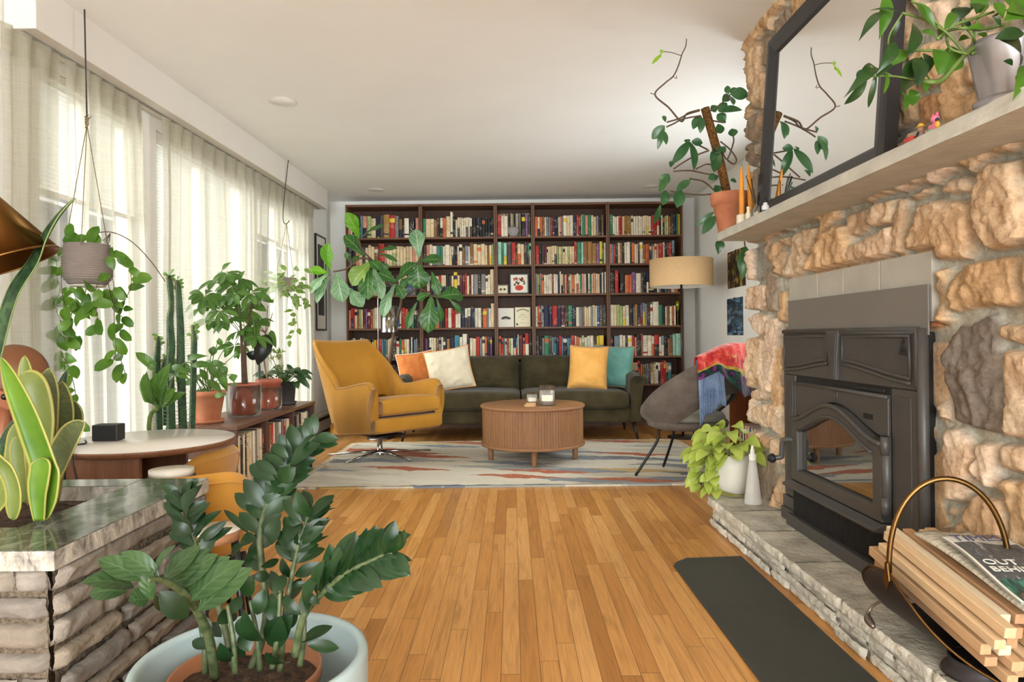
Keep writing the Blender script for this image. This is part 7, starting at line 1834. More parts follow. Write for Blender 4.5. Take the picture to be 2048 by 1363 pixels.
    LV([(490, 470, 420, 325, 85), (500, 460, 620, 350, 70), (445, 500, 340, 375, 50), (485, 500, 630, 420, 18), (470, 570, 595, 470, 22), (435, 640, 590, 570, 18), (370, 610, 435, 495, 100), (400, 610, 470, 575, 66), (415, 720, 570, 640, 55), (390, 700, 300, 620, 42), (370, 850, 475, 820, 30), (405, 790, 550, 720, 62), (390, 800, 335, 690, 55), (380, 925, 440, 800, 66), (340, 900, 275, 760, 66), (300, 640, 370, 600, 60), (280, 620, 320, 470, 90)], o3, s3, 1.28, .02, dark)
    # S5 arching to the right
    stem([(590, 1310, 1.20), (606, 1235, 1.185), (640, 1190, 1.17), (684, 1150, 1.16), (732, 1125, 1.15), (766, 1110, 1.145), (785, 1106, 1.14)], .0095, .003)
    LV([(470, 970, 545, 770, 85), (530, 900, 570, 700, 85), (600, 840, 590, 680, 80), (620, 800, 740, 545, 105), (690, 770, 850, 530, 90), (760, 730, 895, 530, 80), (830, 690, 1035, 565, 108), (860, 685, 1040, 705, 56), (820, 700, 920, 760, 86), (740, 740, 835, 790, 26), (660, 750, 740, 815, 34), (560, 820, 645, 885, 44), (450, 870, 540, 940, 40), (480, 1000, 450, 880, 60), (560, 850, 650, 700, 90)], o3, s3, 1.165, -.01, dark, .02, nrm=V((-.5, -.8, .75)))
    def pinnate(pp, a0, L, tgt, dirs):
        n = len(pp)
        for i in range(int(n * a0), n - 1, 3):
            d = (pp[min(i + 1, n - 1)] - pp[i - 1]).normalized(); sd = d.cross(V((0, -1, .2))).normalized()
            for sg in (-1, 1):
                k = L * R.uniform(.85, 1.1) * (.75 + .25 * sin(pi * i / n)); t_ = d * .62 + sd * (sg * R.uniform(.6, .85)) + V((0, R.uniform(-.35, .2), .05))
                leaf(tgt, pp[i], pp[i] + t_.normalized() * k, k * R.uniform(.40, .48), V((R.uniform(-.4, .4) - sg * .3, -1, R.uniform(.2, .7))), 'ell', .08, .2, 9)
    for pp, a0, L in zip(STEMS[1:5], (.45, .35, .45, .35), (.062, .070, .056, .066)): pinnate(pp, a0, L, dark, 0)
    # low young leaves in the middle of the pot
    LV([(235, 1140, 130, 970, 85), (260, 1160, 395, 1000, 130), (380, 1250, 250, 1200, 90), (440, 1150, 610, 1060, 66), (470, 1160, 645, 1180, 60), (30, 1180, 140, 1215, 50), (440, 1000, 330, 900, 56), (220, 740, 320, 700, 40), (175, 790, 270, 790, 55), (300, 900, 350, 780, 70), (140, 900, 180, 780, 70), (200, 1000, 240, 860, 75), (60, 1000, 110, 900, 60), (-20, 1050, 90, 990, 80), (10, 1120, -60, 1050, 60), (300, 1050, 280, 880, 80), (340, 1080, 420, 980, 75), (100, 1110, 150, 1000, 70), (160, 1200, 120, 1090, 80), (-60, 1180, -150, 1140, 56), (-60, 1120, -90, 1000, 60), (60, 1250, 0, 1150, 70), (320, 1160, 330, 1010, 80)], o3, s3, 1.23, -.01, dark, .05)
    for x, y, Y, x2, y2 in ((520, 1340, 1.25, 500, 1200), (470, 1345, 1.22, 455, 1210), (545, 1335, 1.22, 560, 1180), (600, 1330, 1.23, 608, 1210), (410, 1345, 1.25, 400, 1250)): stem([(x, y, Y), ((x + x2) / 2 + 4, (y + y2) / 2, Y), (x2, y2, Y + .01)], .008, .004)
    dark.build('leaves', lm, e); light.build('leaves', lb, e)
zz()

# ---- fiddle leaf fig ----
def fig():
    o, s, Y = (600, 400), 4.544, 6.36
    b = V((P(766, 770, 6.62).x, 6.64, 0)); e = thing('fiddle_leaf_fig', b, 'tall fiddle leaf fig with big drooping leaves behind the yellow armchair', 'potted plant')
    T = Matrix.Translation(b); pot(e, T, .10, .125, .24, m_darkpot)
    tr_ = MB()
    def br(pts, r0, r1): pp = smoothpath([P(o[0] + x / s, o[1] + y / s, Yq) for x, y, Yq in pts], 6); n = len(pp); tr_.tube(pp, [r0 + (r1 - r0) * i / (n - 1) for i in range(n)], 8)
    pp = smoothpath([b + V((0, 0, .22)), P(773, 765, 6.6), P(779, 725, 6.58), P(788, 662, 6.55), P(803, 600, 6.45), P(794, 565, 6.38)], 6); tr_.tube(pp, [.019 - .008 * i / (len(pp) - 1) for i in range(len(pp))], 10)
    br([(880, 760, 6.38), (760, 620, 6.34), (650, 540, 6.3), (560, 440, 6.28), (520, 350, 6.26)], .012, .006); br([(650, 540, 6.3), (540, 530, 6.2), (430, 620, 6.15), (300, 650, 6.1)], .010, .006); br([(930, 880, 6.42), (1000, 700, 6.36), (1070, 570, 6.3), (1090, 520, 6.28)], .010, .006); br([(920, 900, 6.44), (1080, 800, 6.36), (1160, 850, 6.32), (1240, 885, 6.3)], .010, .006)
    tr_.build('trunk', m_stem_b, e)
    L1 = leafmat('fig_dark', (40, 84, 34), (62, 108, 46), (130, 160, 98), .18, .35, veins=6, und=(120, 150, 96)); L2 = leafmat('fig_light', (110, 148, 58), (146, 176, 82), (182, 200, 126), .4, .4, veins=6); L3 = leafmat('fig_pale', (94, 138, 98), (140, 172, 132), (190, 206, 170), .25, .35, veins=6, und=(110, 140, 80)); L4 = leafmat('fig_bright', (84, 148, 26), (116, 176, 44), (160, 200, 90), .45, .4, veins=6)
    d = {'d': MB(), 'l': MB(), 'p': MB(), 'b': MB()}
    for (bx, by, tx, ty, w, k, nx, nz, fd) in [(540, 340, 420, 110, 135, 'b', .2, .3, .1), (585, 510, 400, 320, 150, 'd', .3, .5, .15), (560, 500, 405, 330, 60, 'l', -1, .1, .3), (275, 645, 262, 385, 150, 'b', -.3, .2, .3), (255, 660, 85, 635, 90, 'b', 0, .2, .3), (655, 560, 470, 775, 215, 'l', -.2, .5, .2), (330, 650, 390, 930, 180, 'p', .1, .4, .2), (440, 800, 570, 970, 150, 'p', .2, .4, .1), (265, 665, 90, 850, 120, 'p', -.4, .3, .2), (285, 680, 150, 935, 95, 'p', -.2, .2, .3), (630, 610, 620, 905, 180, 'd', -.1, .4, .22), (660, 600, 745, 905, 125, 'p', .3, .3, .2), (880, 750, 710, 660, 140, 'd', -.1, .7, .1), (870, 760, 755, 1065, 130, 'p', -.3, .4, .2), (875, 760, 945, 895, 120, 'd', .3, .4, .15), (870, 745, 1060, 570, 150, 'd', -.2, .7, .15), (1065, 560, 1085, 805, 235, 'd', .05, .5, .12), (1085, 525, 1050, 262, 150, 'p', .1, .2, .15), (1080, 560, 1292, 540, 135, 'd', .1, .8, .12), (1195, 650, 1255, 865, 105, 'd', .4, .3, .2), (1245, 885, 1478, 860, 200, 'd', .0, .6, .12), (1190, 850, 1062, 905, 100, 'd', -.2, .5, .2), (1195, 870, 1165, 1205, 190, 'd', .05, .3, .15), (1240, 890, 1285, 1110, 66, 'd', .5, .2, .3), (1065, 925, 975, 1175, 90, 'd', -.3, .2, .25), (575, 320, 770, 230, 64, 'd', .2, .8, .1), (700, 470, 890, 435, 66, 'd', 0, .9, .1), (700, 480, 885, 560, 56, 'd', .2, .9, .1), (1350, 895, 1462, 1030, 66, 'd', .3, .4, .2), (620, 540, 740, 640, 110, 'd', .2, .4, .2), (560, 500, 480, 560, 66, 'd', -.3, .4, .2), (720, 560, 800, 640, 80, 'd', .1, .4, .2), (450, 560, 420, 470, 60, 'd', 0, .5, .2), (1000, 690, 920, 800, 90, 'd', -.2, .5, .2)]:
        yq = Y - .25 * (.5 - tx / 1500) + R.uniform(-.08, .08)
        leaf(d[k], P(o[0] + bx / s, o[1] + by / s, Y - .05), P(o[0] + tx / s, o[1] + ty / s, yq - .08), w / s * Y / F, V((nx, -1, nz)), 'fid', .08, fd, 14, wave=.035, cols=7)
    for k, m in (('d', L1), ('l', L2), ('p', L3), ('b', L4)): d[k].build('leaves', m, e)
fig()

# ---- hanging pots ----
def hang_ropes(e, hook, top, rimpts, m): 
    mb = MB()
    for q in rimpts: mb.tube([top, q], .0016, 5)
    mb.build('ropes', m, e)
def hanging_hoya():
    Y = 2.95; c = P(175, 530, Y); zt = P(175, 489, Y).z; zb = P(178, 569, Y).z; h = zt - zb
    e = thing('hanging_plant', (c.x, Y, zb), 'grey ribbed hanging pot with long trailing green vines, the larger hanging one', 'hanging plant')
    T = Matrix.Translation((c.x, Y, zb)); r = .096; t = NT('ribbed_pot'); tc = t.new('ShaderNodeTexCoord'); sp = t.new('ShaderNodeSeparateXYZ'); t.l(tc.outputs['Object'], sp.inputs[0])
    prof = [(0, 0), (r * .72, 0), (r * .80, .005)]; n = 68
    for k in range(n + 1):
        f = k / n; z = .012 + (h - .012) * f; rr = r * (.80 + .20 * min(1, (f / .16)) ** .5) - .004 * max(0, f - .5) ** 2 * 10; prof.append((rr + (.0022 * cos(2 * pi * f * 17)), z))
    prof += [(r - .010, h), (r - .013, h - .02), (0, h - .02)]
    MB().lathe(prof, 56, T).build('pot', mat('pot_taupe', (124, 112, 104), .75, .08, 20, .1, 200), e)
    MB().lathe([(0, -.010), (r * .68, -.010), (r * .74, -.002), (0, -.002)], 40, T).build('saucer', mat('saucer_grey', (186, 178, 164), .7, .05), e)
    MB().lathe([(0, h - .018), (r - .014, h - .018)], 24, T).build('soil', m_soil, e)
    rope = mat('jute', (118, 102, 76), .9, .2, 60); kn = P(174, 250, Y)
    mb = MB()
    for dx, dy in ((-.085, -.02), (.03, -.09), (.05, .07)): mb.tube([kn, V((c.x + dx, Y + dy, zt - .012))], .0017, 6)
    mb.build('ropes', rope, e)
    mb = MB(); 
    for k in range(3): mb.tube(smoothpath([kn + V((-.006, 0, -.012 + .012 * k)), kn + V((.010, -.008, .004 + .012 * k)), kn + V((-.010, .006, .012 + .012 * k)), kn + V((.004, 0, .024 + .010 * k))], 4), .004, 6)
    mb.tube([kn + V((0, 0, .02)), kn + V((.02, -.004, .035))], .0025, 5); mb.build('knot', rope, e)
    rod = mat('rod_black', (48, 42, 38), .5, .05)
    MB().tube([kn + V((0, 0, .02)), V((kn.x - .006, Y, ZC - .002))], .0032, 8).build('rod', rod, e)
    st = MB(); lv = MB(); lm = leafmat('hoya_leaf', (62, 104, 30), (104, 142, 52), (130, 160, 84), .42, .35, veins=0, spec=.5); ld = leafmat('hoya_dark', (40, 72, 34), (62, 96, 46), (90, 120, 70), .2, .3, veins=0)
    vines = [[(142, 495), (118, 510), (112, 545), (120, 575), (112, 615), (128, 660), (122, 700), (138, 735), (150, 780), (152, 830), (148, 850)], [(150, 492), (125, 520), (125, 590), (140, 620), (150, 600)], [(160, 565), (152, 590), (146, 615), (140, 640)], [(205, 495), (235, 510), (258, 535), (262, 570), (250, 600)], [(212, 545), (226, 560), (228, 610), (229, 660), (232, 700), (225, 725)], [(229, 690), (240, 715), (250, 745)], [(196, 565), (190, 590), (196, 640), (205, 655)], [(215, 560), (222, 590), (232, 620), (248, 640), (240, 660)], [(175, 560), (170, 600), (185, 620)], [(120, 640), (135, 690), (140, 640)]]
    sil = [(142, 470, 141, 446, 20), (178, 478, 198, 452, 26), (160, 478, 130, 470, 30), (200, 478, 182, 468, 22), (150, 480, 172, 470, 24)]
    pl = []
    for v in vines:
        yq = Y + R.uniform(-.05, .08); pp = smoothpath([P(x, y, yq - .03 * (i > 0)) for i, (x, y) in enumerate(v)], 6); st.tube(pp, .0016, 5)
        for i in range(4, len(pp), 4): pl.append((pp[i], R.uniform(24, 36) * Y / F))
    for q, L in pl:
        d = V((R.uniform(-1, 1), R.uniform(-.5, .2), R.uniform(-1.1, .15))).normalized(); leaf(lv if R.random() < .75 else lv2 if False else lv, q, q + d * L * 1.15, L * R.uniform(.55, .75), V((R.uniform(-.5, .5), -1, .3)), 'round', .1, .12, 8)
    big = [(640, 560, 560, 640, 70), (600, 560, 480, 640, 80), (560, 640, 460, 740, 70), (610, 640, 500, 760, 80), (640, 760, 540, 830, 80), (560, 860, 520, 970, 70), (700, 980, 600, 1080, 55), (750, 940, 840, 1040, 80), (740, 960, 800, 1080, 70), (860, 1000, 880, 1130, 50), (960, 960, 960, 1120, 90), (990, 1100, 880, 1180, 70), (1050, 960, 1030, 1090, 80), (720, 1060, 800, 1150, 60), (800, 1140, 880, 1260, 60), (640, 1140, 660, 1300, 110), (800, 1180, 740, 1330, 90), (1080, 560, 1110, 640, 60), (1060, 640, 1110, 780, 90), (1140, 600, 1290, 700, 66), (1150, 640, 1230, 740, 70), (1150, 940, 1250, 1050, 60), (1140, 1100, 1200, 1150, 60), (1200, 1150, 1300, 1160, 60), (1150, 1200, 1160, 1320, 44), (960, 1240, 950, 1350, 50), (600, 1340, 520, 1363, 60)]
    for bx, by, tx, ty, w in big:
        yq = Y + R.uniform(-.09, .05); leaf(lv, P(bx / 4.867, 380 + by / 4.867, yq), P(tx / 4.867, 380 + ty / 4.867, yq + R.uniform(-.03, .03)), w / 4.867 * Y / F, V((R.uniform(-.4, .4), -1, .2)), 'ov', .08, .15, 9)
    for bx, by, tx, ty, w in [(380, 60, 360, 150, 70), (400, 100, 430, 200, 70), (470, 90, 520, 190, 60), (380, 240, 500, 265, 66), (420, 280, 380, 330, 60), (480, 290, 500, 380, 80), (450, 300, 430, 340, 50), (500, 480, 480, 540, 40), (520, 100, 490, 200, 56)]:
        yq = Y + R.uniform(-.05, .05); leaf(lv, P(bx / 3.245, 640 + by / 3.245, yq), P(tx / 3.245, 640 + ty / 3.245, yq + .02), w * 1.15 / 3.245 * Y / F, V((R.uniform(-.4, .4), -1, .2)), 'ov', .08, .15, 9)
    for bx, by, tx, ty, w in sil: leaf(lv, P(bx, by + 12, Y - .03), P(tx, ty, Y - .02), w * Y / F, None, 'round', .1, .1, 8)
    lv.build('leaves', lm, e); st.build('vines', m_stem_b, e)
    # dried flower stalk that arches out of the pot to the right
    mb = MB(); pp = smoothpath([P(168, 482, Y - .02), P(185, 468, Y - .02), P(222, 464, Y), P(262, 482, Y + .03), P(300, 520, Y + .06), P(330, 562, Y + .08)], 6); mb.tube(pp, .0022, 6)
    q = P(221, 466, Y)
    for k in range(9): mb.tube([q, q + V((R.uniform(-.035, .035), R.uniform(-.02, .02), R.uniform(-.05, -.03)))], .0011, 4)
    mb.build('flower_stalk', m_stem_b, e)
hanging_hoya()
def hanging_far():
    Y = 5.68; c = P(572, 568, Y); zt = P(572, 556, Y).z; h = .11; zb = zt - h
    e = thing('hanging_plant', (c.x, Y, zb), 'small variegated hanging plant on a hook at the far end of the windows', 'hanging plant'); T = Matrix.Translation((c.x, Y, zb)); pot(e, T, .06, .085, h, mat('pot_far', (150, 140, 126), .7, .06))
    rod = mat('rod_black2', (52, 46, 42), .5, .05); hk = P(573, 446, Y)
    MB().tube(smoothpath([V((P(577, 340, Y).x, Y, ZC - .002)), P(568, 400, Y), P(566, 436, Y), P(571, 448, Y), P(579, 441, Y)], 5), .0036, 8).build('hook', rod, e)
    mb = MB(); 
    for dx in (-.078, 0, .078): mb.tube([hk, V((c.x + dx, Y + (.04 if dx == 0 else -.03), zt - .01))], .0022, 5)
    for k in range(5): mb.tube([P(578, 442, Y), P(578, 442, Y) + V((R.uniform(-.02, .03), R.uniform(-.01, .01), R.uniform(-.01, .02)))], .0012, 4)
    mb.build('ropes', mat('jute2', (146, 130, 96), .9, .1), e)
    lv = MB(); st = MB(); lm = leafmat('variegated', (96, 130, 62), (138, 162, 92), (200, 206, 160), .4, .4, edge=((206, 210, 160), .42), veins=0)
    for k in range(70):
        x = R.gauss(572, 20); y = R.gauss(572, 17); 
        if y > 615: y = 610
        yq = Y + R.uniform(-.12, .12); b = P(x, y, yq); d = V((R.uniform(-1, 1) + (x - 572) / 30, R.uniform(-.4, .3), R.uniform(-.9, .5))).normalized(); leaf(lv, b, b + d * R.uniform(.06, .10), R.uniform(.032, .05), V((R.uniform(-.5, .5), -1, .5)), 'ov', .1, .15, 7)
        if k % 3 == 0: st.tube([V((c.x, Y, zt)), b], .0018, 4)
    for v in ([(590, 590), (592, 630), (597, 660)], [(582, 580), (586, 620), (590, 655), (580, 680)], [(575, 590), (572, 625)], [(600, 590), (612, 610), (618, 600)]):
        pp = smoothpath([P(x, y, Y - .05) for x, y in v], 5); st.tube(pp, .0018, 4)
        for i in range(3, len(pp), 2): d = V((R.uniform(-1, 1), -.2, R.uniform(-1, .1))).normalized(); leaf(lv, pp[i], pp[i] + d * R.uniform(.05, .085), R.uniform(.03, .045), None, 'ov', .1, .15, 7)
    lv.build('leaves', lm, e); st.build('vines', m_stem_p, e)
hanging_far()

# ---- plants on the record console ----
ZK = CZT + .0008
m_lf1 = leafmat('window_leaf', (58, 98, 36), (92, 130, 54), (120, 150, 80), .38, .35, veins=6); m_lf2 = leafmat('window_leaf_dark', (34, 64, 32), (56, 88, 44), (84, 110, 66), .2, .35, veins=5); m_lf3 = leafmat('window_leaf_pale', (104, 134, 66), (140, 164, 92), (170, 186, 124), .4, .4, veins=5)
def compound(lv, st, c, dirv, n, L, w, petiole=None):
    """palmate umbrella leaf: n leaflets radiating from c and drooping"""
    d = V(dirv).normalized(); u = d.orthogonal().normalized(); v = d.cross(u)
    for k in range(n):
        a = 2 * pi * k / n + R.uniform(-.15, .15); o = (u * cos(a) + v * sin(a)) * .9 + d * .15 + V((0, 0, -.55)); o.normalize()
        leaf(lv, c + o * .006, c + o * L * R.uniform(.8, 1.1), w * R.uniform(.85, 1.1), d + V((0, -.5, .2)), 'obov', .10, .15, 8)
    if petiole is not None: st.tube(smoothpath([petiole, petiole * .5 + c * .5 + V((0, 0, .02)), c], 3), .0022, 5)
def window_plants():
    # terracotta pot at the near end, a rubbery climbing plant
    c = V((P(416, 800, 3.90).x, 3.90, ZK)); e = thing('terracotta_plant', c, 'clay pot with straggly green leaves at the near end of the record console', 'potted plant', 'plants on the record console'); T = Matrix.Translation(c)
    saucer(e, T, .092, m_terra); pot(e, T @ Matrix.Translation((0, 0, .006)), .062, .088, .175, m_terra, .006)
    lv, st = MB(), MB()
    for bx, by, tx, ty, w in [(450, 960, 330, 860, 60), (380, 920, 230, 830, 60), (530, 880, 610, 910, 70), (470, 860, 410, 825, 40), (420, 950, 330, 920, 50), (560, 900, 690, 890, 66), (560, 900, 640, 1000, 60), (640, 900, 690, 980, 80), (640, 920, 700, 1090, 60), (660, 960, 700, 1060, 50), (520, 960, 440, 1040, 50), (480, 1000, 380, 1040, 50), (560, 1000, 660, 1100, 56), (380, 960, 300, 950, 50), (340, 940, 370, 1090, 40), (500, 920, 560, 1010, 50), (480, 1080, 590, 1110, 44), (600, 1120, 700, 1105, 40), (740, 960, 745, 1020, 60), (720, 1040, 780, 1040, 40), (540, 1100, 640, 1180, 40), (690, 760, 700, 830, 40), (600, 760, 590, 830, 60), (640, 700, 660, 760, 50), (740, 830, 790, 820, 60)]:
        o, s = (260, 480), 3.586; yq = 3.86 + R.uniform(-.1, .1); B = P(o[0] + bx / s, o[1] + by / s, yq); Tt = P(o[0] + tx / s, o[1] + ty / s, yq + R.uniform(-.05, .05)); leaf(lv, B, Tt, w / s * yq / F, V((R.uniform(-.5, .5), -1, R.uniform(.2, .9))), 'lan', .12, .15, 9)
        st.tube(smoothpath([c + V((R.uniform(-.03, .03), R.uniform(-.03, .03), .16)), (c + V((0, 0, .2))) * .5 + B * .5 + V((0, -.01, .015)), B], 4), .0026, 5)
    lv.build('leaves', m_lf1, e); st.build('stems', m_stem_g, e)
    # umbrella plant in a ribbed reddish pot inside a clear sleeve
    c = V((P(487, 790, 4.22).x, 4.22, ZK)); e = thing('umbrella_plant', c, 'big umbrella plant in a ribbed red brown pot with a clear sleeve', 'potted plant', 'plants on the record console'); T = Matrix.Translation(c)
    MB().lathe([(0, 0), (.092, 0), (.100, .03), (.104, .19), (.102, .19), (.097, .03), (.09, .003), (0, .003)], 48, T).build('sleeve', m_clear, e)
    prof = [(0, .008), (.072, .008), (.092, .175), (.098, .177), (.099, .2), (.093, .2), (.088, .17), (0, .17)]
    MB().lathe(prof, 64, T).build('pot', m_plas, e); MB().lathe([(0, .18), (.088, .178)], 24, T).build('soil', m_soil, e)
    lv, st = MB(), MB()
    tr_ = [smoothpath([c + V((.0, 0, .17)), P(484, 700, 4.2), P(480, 640, 4.2), P(470, 600, 4.18)], 6), smoothpath([c + V((.01, .02, .17)), P(490, 690, 4.25), P(500, 630, 4.25), P(505, 600, 4.22)], 6)]
    tm = MB()
    for q in tr_: tm.tube(q, [.012 - .007 * i / (len(q) - 1) for i in range(len(q))], 8)
    tm.build('trunk', m_stem_b, e)
    cl = [(438, 558), (478, 556), (455, 545), (410, 590), (425, 600), (462, 610), (500, 585), (470, 585), (440, 620), (408, 612), (490, 620), (455, 640), (500, 650), (425, 640), (480, 660), (520, 600), (465, 570), (405, 600), (445, 590), (515, 640), (510, 670), (470, 690)]
    for (x, y) in cl:
        yq = 4.2 + R.uniform(-.16, .16); q = P(x, y, yq); compound(lv, st, q, (R.uniform(-.5, .5), R.uniform(-.8, -.1), .8), R.choice((6, 7, 7, 8)), R.uniform(.105, .145), R.uniform(.036, .048), R.choice(tr_)[R.randrange(8, 18)])
    q = P(444, 540, 4.2); leaf(lv, q, P(463, 524, 4.2), .03, None, 'lan'); q = P(477, 560, 4.2); leaf(lv, q, P(490, 541, 4.2), .035, None, 'lan'); st.tube([q, P(474, 590, 4.2)], .0025, 5); st.tube([P(444, 540, 4.2), P(438, 560, 4.2)], .0025, 5)
    lv.build('leaves', m_lf1, e); st.build('petioles', m_stem_g, e)
    # alocasia like plant with a dark hanging leaf
    c = V((P(537, 785, 4.58).x, 4.58, ZK)); e = thing('arrowhead_plant', c, 'plant with one big dark hanging leaf in a red brown pot, third along the console', 'potted plant', 'plants on the record console'); T = Matrix.Translation(c)
    MB().lathe([(0, 0), (.078, 0), (.085, .03), (.088, .15), (.086, .15), (.082, .03), (.076, .003), (0, .003)], 44, T).build('sleeve', m_clear, e); pot(e, T @ Matrix.Translation((0, 0, .008)), .062, .080, .195, m_plas, .004)
    lv, st = MB(), MB(); o, s = (380, 500), 4.008
    b0 = P(531, 665, 4.5)
    st.tube(smoothpath([c + V((0, 0, .18)), P(528, 720, 4.54), b0], 5), [.006] * 11, 6)
    for x, y in ((504, 620), (498, 642), (536, 610), (545, 625), (497, 632)): st.tube(smoothpath([b0, P((x + 531) / 2, (y + 665) / 2 + 4, 4.48), P(x, y, 4.46)], 4), .003, 5)
    for bx, by, tx, ty, w in [(480, 480, 640, 295, 70), (500, 480, 475, 600, 60), (510, 430, 615, 490, 70), (650, 640, 690, 785, 60), (480, 420, 470, 560, 80), (540, 640, 440, 770, 150), (560, 650, 480, 660, 110), (380, 480, 420, 560, 50)]: leaf(lv, P(o[0] + bx / s, o[1] + by / s, 4.46), P(o[0] + tx / s, o[1] + ty / s, 4.44), w / s * 4.45 / F, V((R.uniform(-.4, .4), -1, .4)), 'ov', .1, .15, 10)
    lv.build('leaves', m_lf1, e)
    dk = MB(); leaf(dk, P(535, 668, 4.42), P(515, 730, 4.40), 34 * 4.4 / F, V((.4, -1, .2)), 'ov', .1, .3, 10); leaf(dk, P(515, 715, 4.42), P(492, 706, 4.40), 20 * 4.4 / F, None, 'ov', .1, .3, 8); leaf(dk, P(519, 720, 4.41), P(519, 765, 4.40), 6 * 4.4 / F, None, 'lan', 0, .3, 8)
    o_ = dk.build('dark_leaf', leafmat('dark_leaf', (18, 22, 20), (34, 40, 34), (50, 56, 48), .05, .35, veins=0), e); st.build('stems', mat('stem_pink', (140, 104, 82), .5, .15, 30), e)
    # dark pot with low glossy leaves
    c = V((P(571, 800, 4.92).x, 4.90, ZK)); e = thing('peperomia_plant', c, 'low leafy plant in a charcoal pot at the far end of the record console', 'potted plant', 'plants on the record console'); T = Matrix.Translation(c)
    saucer(e, T, .085, m_darkpot, .022); pot(e, T @ Matrix.Translation((0, 0, .006)), .068, .080, .155, m_darkpot, .0)
    lv, st = MB(), MB()
    for k in range(46):
        a = R.uniform(0, 2 * pi); rad = R.uniform(.02, .14); q = c + V((cos(a) * rad * 1.15, sin(a) * rad * .9, .19 + .07 * (1 - rad * 6) + R.uniform(-.02, .03))); dd = V((cos(a), sin(a) - .2, -.35)).normalized(); leaf(lv, q, q + dd * R.uniform(.06, .095), R.uniform(.045, .062), V((cos(a) * .4, -.6, 1)), 'heart', .12, .15, 8)
        st.tube([c + V((0, 0, .14)), q], .0022, 5)
    for (bx, by, tx, ty, w) in [(870, 1000, 960, 1110, 60), (860, 1000, 960, 1090, 50), (850, 1050, 870, 1110, 60)]: leaf(lv, P(380 + bx / 4.008, 500 + by / 4.008, 4.86), P(380 + tx / 4.008, 500 + ty / 4.008, 4.84), w / 4.008 * 4.86 / F, None, 'heart', .1, .15)
    lv.build('leaves', m_lf2, e); st.build('stems', m_stem_g, e)
    lv, st = MB(), MB()
    for k in range(20):
        q = P(R.uniform(528, 566), R.uniform(698, 720), 4.92 + R.uniform(-.05, .05)); st.tube(smoothpath([c + V((-.03, 0, .15)), (c + q) * .5 + V((0, 0, .07)), q], 3), .0016, 4)
        for j in range(4): leaf(lv, q, q + rv(.022) + V((0, 0, .01)), .012, None, 'round', .1, .1, 5, cols=3)
    lv.build('sprigs', m_lf3, e); st.build('sprig_stems', m_stem_p, e)
    # small upright sprigs behind the clay pot
    # cactus group standing on the floor between table and console
    c = V((-1.72, 3.36, 0)); e = thing('cactus_plant', c, 'tall spiny green cactus columns in a white pot behind the round table', 'potted cactus'); T = Matrix.Translation(c)
    pot(e, T, .11, .14, .36, mat('pot_white_floor', (206, 202, 194), .5, .04)); ct = MB(); sp_ = MB(); lf = MB(); dk2 = leafmat('cactus_leaf', (84, 124, 50), (120, 152, 72), (150, 170, 100), .3, .4, veins=0)
    def column(pts, rads, Y, nf=4):
        pp = smoothpath([P(x, y, Y) for x, y in pts], 8); n = len(pp); vs = []; k8 = nf * 4
        for i, q in enumerate(pp):
            s = i / (n - 1); kk = s * (len(rads) - 1); a = int(min(kk, len(rads) - 2)); rr_ = (rads[a] + (rads[a + 1] - rads[a]) * (kk - a)) * Y / F
            for k in range(k8):
                th = 2 * pi * k / k8; f = .72 + .36 * abs(cos(th * nf / 2)) ** 2; vs.append(q + V((cos(th) * rr_ * f, sin(th) * rr_ * f, 0)))
        fs = [(i * k8 + k, i * k8 + (k + 1) % k8, (i + 1) * k8 + (k + 1) % k8, (i + 1) * k8 + k) for i in range(n - 1) for k in range(k8)] + [tuple(range((n - 1) * k8, n * k8))]
        ct.add(vs, fs, 0, True)
        for i in range(0, n - 1):
            for k in range(0, k8, 4):
                for j in (0, .5):
                    b = vs[i * k8 + k].lerp(vs[(i + 1) * k8 + k], j); d = (b - pp[i]); d.z = 0; d = d.normalized() + V((R.uniform(-.3, .3), R.uniform(-.3, .3), R.uniform(-.2, .5))); sp_.tube([b, b + d * .011], [.0018, .0003], 3, 0, False)
        for k in range(9):
            q = pp[-1] - V((0, 0, R.uniform(-.005, .05))); a = R.uniform(0, 2 * pi); leaf(lf, q, q + V((cos(a) * .035, sin(a) * .02, R.uniform(.0, .025))), .018, None, 'obov', .1, .1, 6, cols=3)
    Yc = 3.32
    column([(342, 860), (340, 740), (342, 690), (340, 640), (343, 610), (340, 570), (338, 550)], [9, 8, 8, 6.5, 5, 6, 4], Yc); column([(366, 860), (362, 740), (361, 660), (358, 600), (356, 570), (354, 560)], [8, 8, 7, 6, 5, 3.5], Yc + .03); column([(318, 860), (314, 740), (316, 690), (317, 672)], [7, 7, 5, 3], Yc); column([(384, 860), (388, 700), (388, 670), (386, 650)], [6, 6, 4.5, 3], Yc - .04)
    column([(330, 850), (330, 770), (326, 735), (332, 710)], [6, 6, 5, 3], Yc + .05)
    ct.build('columns', mat('cactus_green', (26, 54, 34), .7, .2, 30, c2=(56, 88, 52)), e); sp_.build('spines', mat('spine_pale', (166, 158, 120), .7, 0), e); lf.build('tip_leaves', dk2, e)
    # strap leaved plant in front of the cactus
    c = V((P(312, 850, 3.0).x - .02, 3.02, 0)); e = thing('strap_plant', c, 'plant with a fan of thick strap leaves on a bare stem behind the table', 'potted plant'); T = Matrix.Translation(c); pot(e, T, .08, .10, .22, m_darkpot)
    st, lv = MB(), MB(); hub = P(315, 816, 3.0); st.tube(smoothpath([c + V((0, 0, .2)), P(298, 850, 3.0), hub], 5), .010, 8)
    o, s = (260, 480), 3.586
